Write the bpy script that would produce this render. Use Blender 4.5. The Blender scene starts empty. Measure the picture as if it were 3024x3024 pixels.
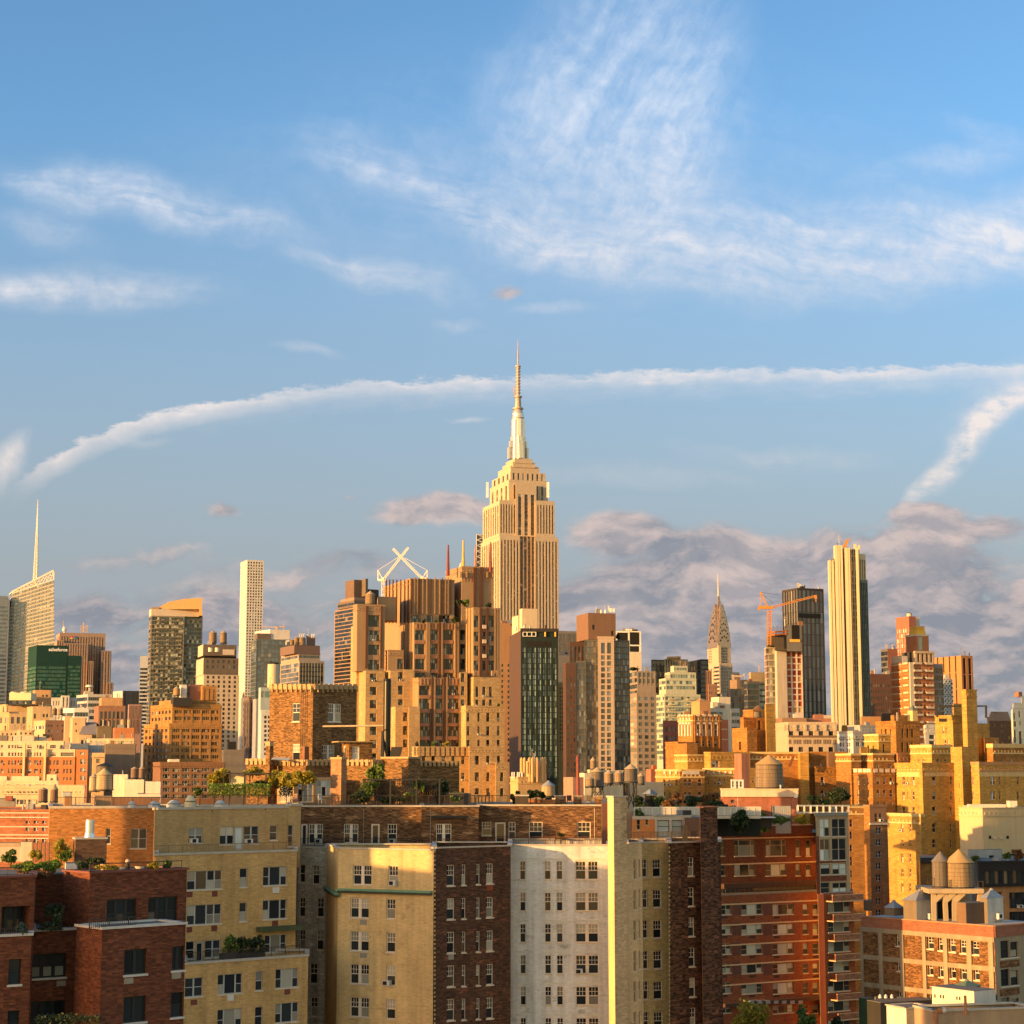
import bpy, math, random
from math import sin, cos, tan, pi, radians, sqrt, atan2, hypot
random.seed(7)
SC = bpy.context.scene
COL = SC.collection

# ------------------------------------------------------------------ camera
F_PX, HORIZON, CAMZ = 5500.0,2277.0,45.0          # focal length in photograph pixels (3024 wide)
PITCH = math.atan((HORIZON - 1512) / F_PX)
cd = bpy.data.cameras.new('camera'); cam = bpy.data.objects.new('camera', cd); COL.objects.link(cam)
cam.location = (0,0, CAMZ); cam.rotation_euler = (pi / 2 + PITCH, 0,0)
cd.sensor_width = 36.0; cd.sensor_fit = 'HORIZONTAL'; cd.lens = 36.0 * F_PX / 3024
cd.clip_start = 1.0; cd.clip_end = 60000
SC.camera = cam

# ------------------------------------------------------------------ light and exposure
SUN_BEHIND, SUN_EL = radians(31), radians(7.5)      # the sun stands to the left and behind the viewer
SDIR = (-cos(SUN_BEHIND) * cos(SUN_EL),-sin(SUN_BEHIND) * cos(SUN_EL), sin(SUN_EL))
SUN_STRENGTH, SKY_STRENGTH, EXPOSURE = 5.0,0.15,0.95
SUN_COLOR = (1.0,0.53,0.16)
vs = SC.view_settings
vs.view_transform = 'Standard'; vs.look = 'None'; vs.gamma = 1; vs.use_curve_mapping = False; vs.exposure = EXPOSURE
sl = bpy.data.lights.new('sun', 'SUN'); so = bpy.data.objects.new('sun', sl); COL.objects.link(so)
sl.energy = SUN_STRENGTH; sl.angle = radians(0.5); sl.color = SUN_COLOR
from mathutils import Vector, Matrix
so.rotation_euler = Vector(SDIR).to_track_quat('Z', 'Y').to_euler()
so.location = (-300,-200,300)

class NT:
    """tiny node-tree writer"""
    def __init__(s, nt):
        s.nt = nt; s.n = nt.nodes; s.l = nt.links
    def node(s, t, **k):
        x = s.n.new(t)
        for a, b in k.items(): setattr(x, a, b)
        return x
    def put(s, sock, val):
        if hasattr(val, 'is_output'): s.l.new(val, sock)
        elif isinstance(val, (tuple, list)) and len(val) == 3 and sock.type == 'RGBA': sock.default_value = (*val, 1)
        else: sock.default_value = val
    def math(s, op, a, b=0.0, c=0.0, clamp=False):
        x = s.node('ShaderNodeMath', operation=op, use_clamp=clamp)
        s.put(x.inputs[0], a); s.put(x.inputs[1], b); s.put(x.inputs[2], c)
        return x.outputs[0]
    def vec(s, op, a, b=(0,0,0)):
        x = s.node('ShaderNodeVectorMath', operation=op)
        s.put(x.inputs[0], a)
        if op == 'SCALE': s.put(x.inputs[3], b)
        else: s.put(x.inputs[1], b)
        return x.outputs['Value'] if op in ('DOT_PRODUCT', 'LENGTH') else x.outputs[0]
    def comb(s, x, y, z=0.0):
        n = s.node('ShaderNodeCombineXYZ')
        for i, v in enumerate((x, y, z)): s.put(n.inputs[i], v)
        return n.outputs[0]
    def sep(s, v):
        n = s.node('ShaderNodeSeparateXYZ'); s.put(n.inputs[0], v); return n.outputs
    def noise(s, v, scale, detail=4, rough=.55, dist=0.0):
        n = s.node('ShaderNodeTexNoise'); s.put(n.inputs['Vector'], v)
        n.inputs['Scale'].default_value = scale; n.inputs['Detail'].default_value = detail
        n.inputs['Roughness'].default_value = rough; n.inputs['Distortion'].default_value = dist
        return n.outputs['Fac']
    def mr(s, v, a, b, c=0.0, d=1.0, smooth=False):
        n = s.node('ShaderNodeMapRange', interpolation_type='SMOOTHSTEP' if smooth else 'LINEAR')
        for i, x in enumerate((v, a, b, c, d)): s.put(n.inputs[i], x)
        return n.outputs[0]
    def mix(s, f, a, b, mode='MIX'):
        n = s.node('ShaderNodeMix', data_type='RGBA', blend_type=mode)
        s.put(n.inputs[0], f); s.put(n.inputs[6], a); s.put(n.inputs[7], b)
        return n.outputs[2]

def make_world():
    w = bpy.data.worlds.new('World'); SC.world = w; w.use_nodes = True
    T = NT(w.node_tree); T.n.clear()
    sky = T.node('ShaderNodeTexSky', sky_type='NISHITA', sun_disc=False)
    sky.sun_elevation = SUN_EL
    sky.sun_rotation = atan2(SDIR[0], SDIR[1])
    sky.altitude = 50; sky.air_density = 1.0; sky.dust_density = 0.6; sky.ozone_density = 2.2
    d = T.node('ShaderNodeTexCoord').outputs['Generated']
    # directions round the heading the skyline lies in, flattened on a plane (units: photograph pixels)
    fw = T.vec('DOT_PRODUCT', d, (0, cos(PITCH), sin(PITCH)))
    up = T.vec('DOT_PRODUCT', d, (0,-sin(PITCH), cos(PITCH)))
    rt = T.vec('DOT_PRODUCT', d, (1,0,0))
    fs = T.math('MAXIMUM', fw, 0.05)
    U = T.math('MULTIPLY_ADD', T.math('DIVIDE', rt, fs), F_PX / 1000,1.512)      # thousands of pixels
    V = T.math('MULTIPLY_ADD', T.math('DIVIDE', up, fs),-F_PX / 1000,1.512)
    P = T.comb(U, V)
    front = T.mr(fw, 0.2,0.5)
    w1 = T.node('ShaderNodeTexNoise'); T.put(w1.inputs['Vector'], P); w1.inputs['Scale'].default_value = 2.2; w1.inputs['Detail'].default_value = 5
    warp = T.vec('SCALE', T.vec('SUBTRACT', w1.outputs['Color'], (.5,.5,.5)),0.22)
    PW = T.vec('ADD', P, warp)
    def stretched(angle, along, across, detail=7, rough=.62):
        m = T.node('ShaderNodeMapping', vector_type='POINT'); T.put(m.inputs['Vector'], PW)
        m.inputs['Rotation'].default_value = (0,0,-angle); m.inputs['Scale'].default_value = (1,1,1)
        q = T.sep(m.outputs[0])
        return T.noise(T.comb(T.math('MULTIPLY', q[0], along), T.math('MULTIPLY', q[1], across)),1.0, detail, rough)
    nA = stretched(radians(12),1.7,11)          # streaks falling slightly to one side
    nB = stretched(radians(-62),1.6,10)        # streaks of the high fan
    nC = stretched(radians(6),2.2,12)
    qw = T.sep(PW); PL = T.comb(T.math('MULTIPLY', qw[0], 3.6), T.math('MULTIPLY', qw[1], 8.0)); nD = T.noise(PL, 1.0,9,.6)               # lumps of the low banks
    fine = T.noise(PW, 16.0,6,.6)
    def blob(u, v, ru, rv, ang, src=PW):
        m = T.node('ShaderNodeMapping', vector_type='TEXTURE'); T.put(m.inputs['Vector'], src)
        m.inputs['Location'].default_value = (u / 1000, v / 1000,0)
        m.inputs['Rotation'].default_value = (0,0, radians(ang)); m.inputs['Scale'].default_value = (ru / 1000, rv / 1000,1)
        r = T.vec('LENGTH', m.outputs[0])
        return T.mr(r, 1.0,0.0,0,1, True)
    def acc(items, src=PW):
        t = None
        for (u, v, ru, rv, ang, k) in items:
            b = T.math('MULTIPLY', blob(u, v, ru, rv, ang, src), k)
            t = b if t is None else T.math('ADD', t, b)
        return t
    fan = acc([(1900,170,420,520,-18,.62),(1780,430,520,330,30,.7),(1900,40,380,330,0,.5),(2030,330,220,420,25,.5),(1650,330,300,360,-40,.35)])
    bank = acc([(1700,560,1700,560,0,.28),(1250,545,480,105,25,.9),(1560,690,480,115,17,.95),(2050,720,640,220,6,.85),(2650,730,760,230,-3,1.1),(1500,560,420,160,20,.35),
                (3000,690,480,170,-12,.9),(2200,880,700,90,3,.45),(2800,500,380,60,-5,.6),(2950,430,250,60,15,.35)])
    wisps = acc([(330,560,420,130,8,.95),(620,640,440,105,12,.9),(140,560,240,80,25,.5),(260,860,520,90,2,1.05),(60,850,240,50,3,.6),
                 (1120,800,340,70,9,.9),(1640,900,170,26,2,.55),(1350,930,110,26,0,.4),(900,1050,130,26,3,.45),(1380,1235,90,16,0,.45),
                 (2300,1340,420,50,2,.38),(1900,1400,520,50,0,.25),(420,1330,160,26,-3,.3),(150,690,230,90,20,.4),(1000,480,250,80,24,.35)])
    cir = T.math('MULTIPLY', fan, T.mr(nB, .22,.72))
    cir = T.math('ADD', cir, T.math('MULTIPLY', bank, T.mr(nA, .20,.70)))
    cir = T.math('ADD', cir, T.math('MULTIPLY', wisps, T.mr(nC, .22,.68)))
    cir = T.math('MULTIPLY', cir, T.mr(fine, .28,.68,.42,1.1))
    # long contrail: height over the heading as a curve of the sideways angle, crisp above and torn below
    fc = T.node('ShaderNodeFloatCurve')
    pts = [(-200,1560),(0,1475),(60,1425),(160,1362),(300,1292),(450,1238),(600,1208),(800,1180),(1000,1152),(1250,1140),
           (1520,1132),(1800,1121),(2100,1110),(2450,1107),(2750,1100),(3100,1092),(3300,1088)]
    cv = fc.mapping.curves[0]
    fx = lambda u: (u + 300) / 3700.0
    fy = lambda v: (v - 1000) / 700.0
    for i, (u, v) in enumerate(pts):
        if i < 2: cv.points[i].location = (fx(u), fy(v))
        else: cv.points.new(fx(u), fy(v))
    fc.mapping.update()
    T.put(fc.inputs['Value'], T.math('MULTIPLY_ADD', U, 1000 / 3700.0,300 / 3700.0))
    ragged = T.noise(T.comb(T.math('MULTIPLY', U, 9), T.math('MULTIPLY', V, 26)),1.0,7,.68)
    vc = T.math('MULTIPLY_ADD', fc.outputs[0], .7,1.0)
    dv = T.math('ADD', T.math('SUBTRACT', V, vc), T.mr(ragged, .2,.8,-.030,.030))
    thick = T.mr(U, 0.0,1.3,.066,.040)
    edge = T.mr(dv, -.026,-.006,0,1, True)
    low = T.mr(dv, -.004, T.math('MULTIPLY', thick, T.mr(ragged, .3,.7,.45,1.5)),1,0)
    tail = T.math('MULTIPLY', T.mr(dv, 0.0,.085,.38,0, True), T.mr(U, .35,1.0))
    trail = T.math('MULTIPLY', edge, T.math('MAXIMUM', low, tail))
    along = T.noise(T.comb(T.math('MULTIPLY', U, 2.4),3.3),1.0,3)
    trail = T.math('MULTIPLY', trail, T.mr(along, .3,.6,.55,1.0))
    trail = T.math('MULTIPLY', trail, T.mr(T.math('ABSOLUTE', T.math('SUBTRACT', U, 1.60)),.0,.30,.55,1.0, True))
    trail = T.math('MULTIPLY', trail, T.mr(U, .0,.20,0,1.0, True))
    second = T.math('MULTIPLY', acc([(2960,1225,200,62,-33,1.25),(2810,1370,190,55,-50,1.2),(2890,1290,150,60,-42,.9),(3080,1180,150,60,-15,1.0),(2720,1450,110,34,-55,1.0),(2960,1200,260,100,-33,.5)]), T.mr(T.math('MULTIPLY_ADD', ragged, .6, T.math('MULTIPLY', fine, .4)),.36,.60,.15,1.15))
    faintL = T.math('MULTIPLY', acc([(20,1380,150,70,-50,.7)]), T.mr(fine, .25,.6,.4,1.1))
    high = T.math('MULTIPLY', T.math('ADD', T.math('MULTIPLY', cir, .84), T.math('ADD', T.math('MULTIPLY', trail, T.mr(fine, .3,.7,.62,1.0)), T.math('ADD', T.math('MULTIPLY', second, .62), faintL))), front, clamp=True)
    # low grey-mauve banks
    lowb = acc([(1260,1520,320,85,0,1.05),(1330,1520,150,55,0,.5),(1820,1560,210,95,0,.9),(2150,1680,620,200,-3,1.1),(2700,1680,620,210,2,1.1),(2830,1530,300,70,3,1.05),
                (2300,1880,1200,260,0,1.2),(2050,1800,700,150,0,.9),(2950,1880,520,260,0,1.0),(1000,1860,900,140,0,.55),(330,1800,520,120,0,.5),(680,1525,90,36,0,.6),(1500,840,110,45,5,.5),(1000,1480,60,26,0,.4),
                (500,1980,700,120,0,.45),(900,1700,400,70,0,.35),(2500,2150,1600,160,0,1.0),(2300,2000,1500,260,0,.6),(200,2050,900,200,0,.5),(900,1900,1700,430,0,.38),(400,1640,500,60,0,.3)])
    lowd = T.mr(T.math('MULTIPLY', lowb, T.mr(nD, .25,.58,.1,1.25)),.15,.70,0,1, True)
    lowd = T.math('MULTIPLY', lowd, front)
    nS = T.noise(T.vec('ADD', PL, (-.09,-.26,0)),1.0,9,.6)
    bill = T.mr(T.math('SUBTRACT', nD, nS),-.06,.11,0,1)
    lit = T.mr(T.math('ADD', T.math('MULTIPLY', T.noise(T.vec('ADD', PW, (.03,.04,0)),4.2,7,.6),1.0), T.mr(V, 1.5,2.1,.10,-.16)),.40,.66,0,1, True)
    skyc = T.mix(1.0, sky.outputs[0], T.mix(T.mr(fw, .25,-.35,0,1, True), SKY_TINT, SUNSET_TINT), 'MULTIPLY')     # blue ahead, warm in the half where the sun stands
    # paler towards the horizon: the air there
    c = T.mix(T.math('MULTIPLY', T.mr(V, .35,1.7,0,.88), front), skyc, PALE)
    lowcol = T.mix(T.math('MULTIPLY_ADD', bill, .65, T.math('MULTIPLY', lit, .35)), LOW_DARK, LOW_LIT)
    c = T.mix(T.math('MULTIPLY', lowd, .88), c, lowcol)
    hicol = T.mix(T.mr(V, .2,1.4), HIGH_TOP, HIGH_LOW)
    c = T.mix(T.math('MULTIPLY', high, .92), c, hicol)
    bg = T.node('ShaderNodeBackground'); T.put(bg.inputs[0], c); bg.inputs[1].default_value = SKY_STRENGTH
    out = T.node('ShaderNodeOutputWorld'); T.l.new(bg.outputs[0], out.inputs[0])
SKY_TINT = (.73,.92,1.06); SUNSET_TINT = (2.05,1.46,.96)
PALE = (1.28,1.31,1.40)
LOW_DARK = (.92,.97,1.15); LOW_LIT = (2.4,1.9,1.75)
HIGH_TOP = (2.75,3.0,3.4); HIGH_LOW = (3.3,2.85,2.6)
make_world()

# ------------------------------------------------------------------ materials
MATS = {}
def mat(name, color, rough=.75, metal=0.0, var=.14, streak=.16, scale=.18, spec=.3):
    """plain masonry, paint or metal with blotches and rain streaks"""
    key = name
    if key in MATS: return MATS[key]
    m = bpy.data.materials.new(name); m.use_nodes = True
    T = NT(m.node_tree); p = T.n['Principled BSDF']
    uv = T.node('ShaderNodeUVMap').outputs[0]
    q = T.sep(uv)
    a = T.noise(uv, scale, 5,.6)
    b = T.noise(T.comb(T.math('MULTIPLY', q[0], 1.3), T.math('MULTIPLY', q[1], .07)),1.0,4,.6)
    g = T.noise(uv, 3.0,3,.6)
    k = T.math('MULTIPLY', T.mr(a, .25,.75,1 - var, 1 + var), T.mr(b, .35,.75,1 + streak * .3,1 - streak))
    k = T.math('MULTIPLY', k, T.mr(g, .2,.8,.93,1.07))
    T.put(p.inputs['Base Color'], T.vec('SCALE', color, k))
    p.inputs['Roughness'].default_value = rough; p.inputs['Metallic'].default_value = metal
    p.inputs['Specular IOR Level'].default_value = spec
    MATS[key] = m; return m

def brick(name, c1, c2, mortar, var=.25, w=.24, h=.08, patch=.0, pcol=None, soot=.25):
    if name in MATS: return MATS[name]
    m = bpy.data.materials.new(name); m.use_nodes = True
    T = NT(m.node_tree); p = T.n['Principled BSDF']
    uv = T.node('ShaderNodeUVMap').outputs[0]; q = T.sep(uv)
    bt = T.node('ShaderNodeTexBrick'); T.put(bt.inputs['Vector'], uv)
    for i, c in (('Color1', c1),('Color2', c2),('Mortar', mortar)): bt.inputs[i].default_value = (*c, 1)
    bt.inputs['Scale'].default_value = 1; bt.inputs['Brick Width'].default_value = w; bt.inputs['Row Height'].default_value = h
    bt.inputs['Mortar Size'].default_value = .010; bt.inputs['Bias'].default_value = 0
    wn = T.node('ShaderNodeTexWhiteNoise', noise_dimensions='2D')
    T.put(wn.inputs['Vector'], T.comb(T.math('FLOOR', T.math('DIVIDE', q[0], w * 1.5)), T.math('FLOOR', T.math('DIVIDE', q[1], h * 1.0))))
    a = T.noise(uv, .22,6,.65)
    b = T.noise(T.comb(T.math('MULTIPLY', q[0], 1.1), T.math('MULTIPLY', q[1], .06)),1.0,5,.6)
    k = T.math('MULTIPLY', T.mr(wn.outputs[0], 0,1,1 - var, 1 + var), T.mr(a, .25,.75,.80,1.2))
    k = T.math('MULTIPLY', k, T.mr(b, .42,.8,1.04,1 - soot))
    col = bt.outputs['Color']
    if patch:
        pm = T.mr(T.noise(T.comb(q[0], T.math('MULTIPLY', q[1], 2.2)),.5,6,.68),.60 - patch * .1,.64,0,1)
        col = T.mix(T.math('MULTIPLY', pm, .7), col, pcol)
    T.put(p.inputs['Base Color'], T.vec('SCALE', col, k))
    p.inputs['Roughness'].default_value = .85; p.inputs['Specular IOR Level'].default_value = .2
    bp = T.node('ShaderNodeBump'); bp.inputs['Strength'].default_value = .4; bp.inputs['Distance'].default_value = .01
    T.put(bp.inputs['Height'], T.math('SUBTRACT', 1.0, bt.outputs['Fac'])); T.l.new(bp.outputs[0], p.inputs['Normal'])
    MATS[name] = m; return m

def glass(name, dark=(.012,.014,.017), tint=(.03,.04,.045), blind=(.42,.40,.34), pb=.25, wob=.05, rough=.06, spec=.5, metal=0.0):
    """window glass seen from outside: dark rooms, some drawn blinds, every pane hung a hair out of true"""
    if name in MATS: return MATS[name]
    m = bpy.data.materials.new(name); m.use_nodes = True
    T = NT(m.node_tree); p = T.n['Principled BSDF']
    r = T.math('FRACT', T.math('ADD', T.node('ShaderNodeObjectInfo').outputs['Random'], T.math('MULTIPLY', T.node('ShaderNodeNewGeometry').outputs['Random Per Island'], 7.31)))
    wn = T.node('ShaderNodeTexWhiteNoise', noise_dimensions='1D'); T.put(wn.inputs['W'], T.math('MULTIPLY', r, 913.7))
    c = T.mix(T.sep(wn.outputs['Color'])[1], dark, tint)
    bl = T.vec('SCALE', blind, T.mr(T.sep(wn.outputs['Color'])[0], 0,1,.45,1.15))
    isb = T.math('LESS_THAN', r, pb)
    T.put(p.inputs['Base Color'], T.mix(isb, c, bl))
    p.inputs['Roughness'].default_value = rough; p.inputs['Specular IOR Level'].default_value = spec; p.inputs['Metallic'].default_value = metal
    nrm = T.node('ShaderNodeNewGeometry').outputs['Normal']
    tl = T.vec('SCALE', T.vec('SUBTRACT', wn.outputs['Color'], (.5,.5,.5)), wob)
    T.put(p.inputs['Normal'], T.vec('NORMALIZE', T.vec('ADD', nrm, tl)))
    MATS[name] = m; return m

def leafmat(name, c1, c2, trans=.25):
    if name in MATS: return MATS[name]
    m = bpy.data.materials.new(name); m.use_nodes = True
    T = NT(m.node_tree); p = T.n['Principled BSDF']
    r = T.node('ShaderNodeNewGeometry').outputs['Random Per Island']
    T.put(p.inputs['Base Color'], T.mix(r, c1, c2)); p.inputs['Roughness'].default_value = .6
    tr = T.node('ShaderNodeBsdfTranslucent'); T.put(tr.inputs[0], T.mix(r, c1, c2))
    ms = T.node('ShaderNodeMixShader'); ms.inputs[0].default_value = trans
    T.l.new(p.outputs[0], ms.inputs[1]); T.l.new(tr.outputs[0], ms.inputs[2])
    T.l.new(ms.outputs[0], T.n['Material Output'].inputs[0])
    MATS[name] = m; return m

def woodstave(name, col):
    if name in MATS: return MATS[name]
    m = bpy.data.materials.new(name); m.use_nodes = True
    T = NT(m.node_tree); p = T.n['Principled BSDF']
    uv = T.node('ShaderNodeUVMap').outputs[0]; q = T.sep(uv)
    wn = T.node('ShaderNodeTexWhiteNoise', noise_dimensions='1D'); T.put(wn.inputs['W'], T.math('FLOOR', T.math('MULTIPLY', q[0], 5.0)))
    n = T.noise(T.comb(T.math('MULTIPLY', q[0], 6), T.math('MULTIPLY', q[1], .5)),1.0,4)
    k = T.math('MULTIPLY', T.mr(wn.outputs[0], 0,1,.7,1.15), T.mr(n, .3,.7,.75,1.15))
    T.put(p.inputs['Base Color'], T.vec('SCALE', col, k)); p.inputs['Roughness'].default_value = .85
    MATS[name] = m; return m

# ------------------------------------------------------------------ pixel -> place
CP, SP = cos(PITCH), sin(PITCH)
def ray(u, v):
    a, b = (u - 1512) / F_PX, (1512 - v) / F_PX
    return a, CP - b * SP, SP + b * CP
def kx(u, v): r = ray(u, v); return r[0] / r[1]
def at(u, v, D):
    r = ray(u, v); t = D / r[1]
    return Vector((r[0] * t, D, CAMZ + r[2] * t))
def zv(v, D): r = ray(1512, v); return CAMZ + r[2] / r[1] * D
def px(n, D): return n * D / F_PX

# ------------------------------------------------------------------ meshes
class MB:
    def __init__(s, mats):
        s.v = []; s.f = []; s.mi = []; s.uv = []; s.mats = mats if isinstance(mats, (list, tuple)) else [mats]
    def quad(s, a, b, c, d, m=0, uv=None):
        i = len(s.v); s.v += [tuple(a), tuple(b), tuple(c), tuple(d)]; s.f.append((i, i + 1, i + 2, i + 3)); s.mi.append(m)
        if uv is None:
            w = (Vector(b) - Vector(a)).length; h = (Vector(d) - Vector(a)).length
            o = (a[0] * .7 + a[1] * .7, a[2]); uv = [o, (o[0] + w, o[1]),(o[0] + w, o[1] + h),(o[0], o[1] + h)]
        s.uv += list(uv)
    def poly(s, pts, m=0):
        i = len(s.v); s.v += [tuple(p) for p in pts]; s.f.append(tuple(range(i, i + len(pts)))); s.mi.append(m)
        s.uv += [(p[0] + p[1] * .5, p[1] + p[2]) for p in pts]
    def prism(s, xy, z0, z1, m=0, top=True, bottom=True, mtop=None, xy1=None):
        """xy counter-clockwise seen from above"""
        n = len(xy); xy1 = xy1 or xy; t = 0.0
        for i in range(n):
            j = (i + 1) % n
            L = hypot(xy[j][0] - xy[i][0], xy[j][1] - xy[i][1])
            s.quad((*xy[i][:2], z0),(*xy[j][:2], z0),(*xy1[j][:2], z1),(*xy1[i][:2], z1), m, [(t, z0),(t + L, z0),(t + L, z1),(t, z1)]); t += L
        if top: s.poly([(*p[:2], z1) for p in xy1], m if mtop is None else mtop)
        if bottom: s.poly([(*p[:2], z0) for p in reversed(xy)], m)
    def box(s, o, a, w, d, z0, z1, m=0, mtop=None):
        """o near left corner, a unit direction to the right, depth d away"""
        b = (-a[1], a[0])
        p = [(o[0], o[1]),(o[0] + a[0] * w, o[1] + a[1] * w),(o[0] + a[0] * w + b[0] * d, o[1] + a[1] * w + b[1] * d),(o[0] + b[0] * d, o[1] + b[1] * d)]
        s.prism(p, z0, z1, m, mtop=mtop)
    def cyl(s, c, r0, r1, z0, z1, n=24, m=0, top=True, bottom=True, mtop=None):
        A = [(c[0] + r0 * cos(2 * pi * i / n), c[1] + r0 * sin(2 * pi * i / n)) for i in range(n)]
        B = [(c[0] + r1 * cos(2 * pi * i / n), c[1] + r1 * sin(2 * pi * i / n)) for i in range(n)]
        s.prism(A, z0, z1, m, top and r1 > 1e-4, bottom, mtop, B)
    def bar(s, p, q, t, m=0, t2=None):
        p = Vector(p); q = Vector(q); d = q - p
        if d.length < 1e-6: return
        d.normalize(); x = d.cross(Vector((0,0,1)))
        if x.length < .05: x = d.cross(Vector((0,1,0)))
        x.normalize(); y = d.cross(x); t2 = t if t2 is None else t2
        A = [p + x * t / 2 * i + y * t / 2 * j for i, j in ((-1,-1),(1,-1),(1,1),(-1,1))]
        B = [q + x * t2 / 2 * i + y * t2 / 2 * j for i, j in ((-1,-1),(1,-1),(1,1),(-1,1))]
        for i in range(4):
            j = (i + 1) % 4; s.quad(A[j], A[i], B[i], B[j], m)
        s.quad(*A, m); s.quad(B[3], B[2], B[1], B[0], m)
    def tube(s, pts, r, n=8, m=0):
        for k in range(len(pts) - 1):
            p, q = Vector(pts[k]), Vector(pts[k + 1]); d = (q - p).normalized()
            x = d.cross(Vector((0,0,1)))
            if x.length < .05: x = d.cross(Vector((0,1,0)))
            x.normalize(); y = d.cross(x)
            ring = lambda o: [o + (x * cos(2 * pi * i / n) + y * sin(2 * pi * i / n)) * r for i in range(n)]
            A, B = ring(p), ring(q)
            for i in range(n):
                j = (i + 1) % n; s.quad(A[i], B[i], B[j], A[j], m)
            s.poly(A, m); s.poly(list(reversed(B)), m)
    def mesh(s, name, base=(0,0,0)):
        me = bpy.data.meshes.new(name)
        bx, by, bz = base
        me.from_pydata([(x - bx, y - by, z - bz) for x, y, z in s.v], [], s.f)
        for m in s.mats: me.materials.append(m)
        me.polygons.foreach_set('material_index', s.mi)
        ul = me.uv_layers.new(name='UVMap')
        flat = [c for p in s.uv for c in p[:2]]
        if len(flat) == 2 * len(me.loops): ul.data.foreach_set('uv', flat)
        me.update(); return me

def link(name, data, parent=None, loc=(0,0,0), rz=0.0, **props):
    o = bpy.data.objects.new(name, data); COL.objects.link(o)
    o.location = loc; o.rotation_euler = (0,0, rz)
    if parent: o.parent = parent
    for k, v in props.items():
        if v: o[k] = v
    return o

class Thing:
    """one top-level object: an Empty at its base, its parts parented to it"""
    def __init__(s, name, label, cat, base, group=None, rz=0.0):
        s.base = tuple(base); s.o = link(name, None, None, base, rz, label=label, category=cat, group=group, kind='thing')
        s.o.empty_display_size = 1
        s.nwin = 0; s.stuff = {}
    def part(s, name, mb, parent=None, **props):
        if not mb.f: return None
        return link(name, mb.mesh(name, s.base), parent or s.o, **props)
    def loc(s, p): return (p[0] - s.base[0], p[1] - s.base[1], p[2] - s.base[2])
    def finish(s):
        for (nm, _), mb in s.stuff.items():
            s.part(nm, mb, kind='stuff')
        bl = getattr(s, 'blocks', None)
        if not bl or not 230 < s.D < 1400 or s.o['category'] != 'building': return
        k = max(bl, key=lambda q: q['z1']); f = k['front']; dp = hypot(k['L'][0] - k['C'][0], k['L'][1] - k['C'][1])
        if f.w < 3.5 or dp < 3: return
        rnd = random.Random(int(s.base[0] * 31 + s.base[1])); z = k['z1']; sc = min(1.6, max(.7, s.D / 500))
        for i in range(min(7,2 + int(f.w / 5))):
            x, y = rnd.uniform(.08,.9) * f.w, -rnd.uniform(.1,.6) * min(dp, 8); p = f.p(x, z, y); h = rnd.uniform(.5,1.5) * sc; r = rnd.random()
            mb = MB(rnd.choice((CLUT1, CLUT2, CLUT3, STEEL)))
            if r < .45: mb.box(p[:2], f.a, rnd.uniform(.6,1.8) * sc, rnd.uniform(.6,1.4), z, z + h); s.part('roof_unit', mb)
            elif r < .75: mb.cyl(p, .16 * sc, .16 * sc, z, z + h * 1.3,8); mb.cyl(p, .26 * sc, .2 * sc, z + h * 1.3, z + h * 1.5,8); s.part('vent_pipe', mb)
            else: mb.bar(p, (p[0], p[1], z + h * 2.6),.07 * sc); mb.bar((p[0] - .5 * sc, p[1], z + h * 2.2),(p[0] + .5 * sc, p[1], z + h * 2.2),.05 * sc); s.part('antenna', mb)

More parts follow.
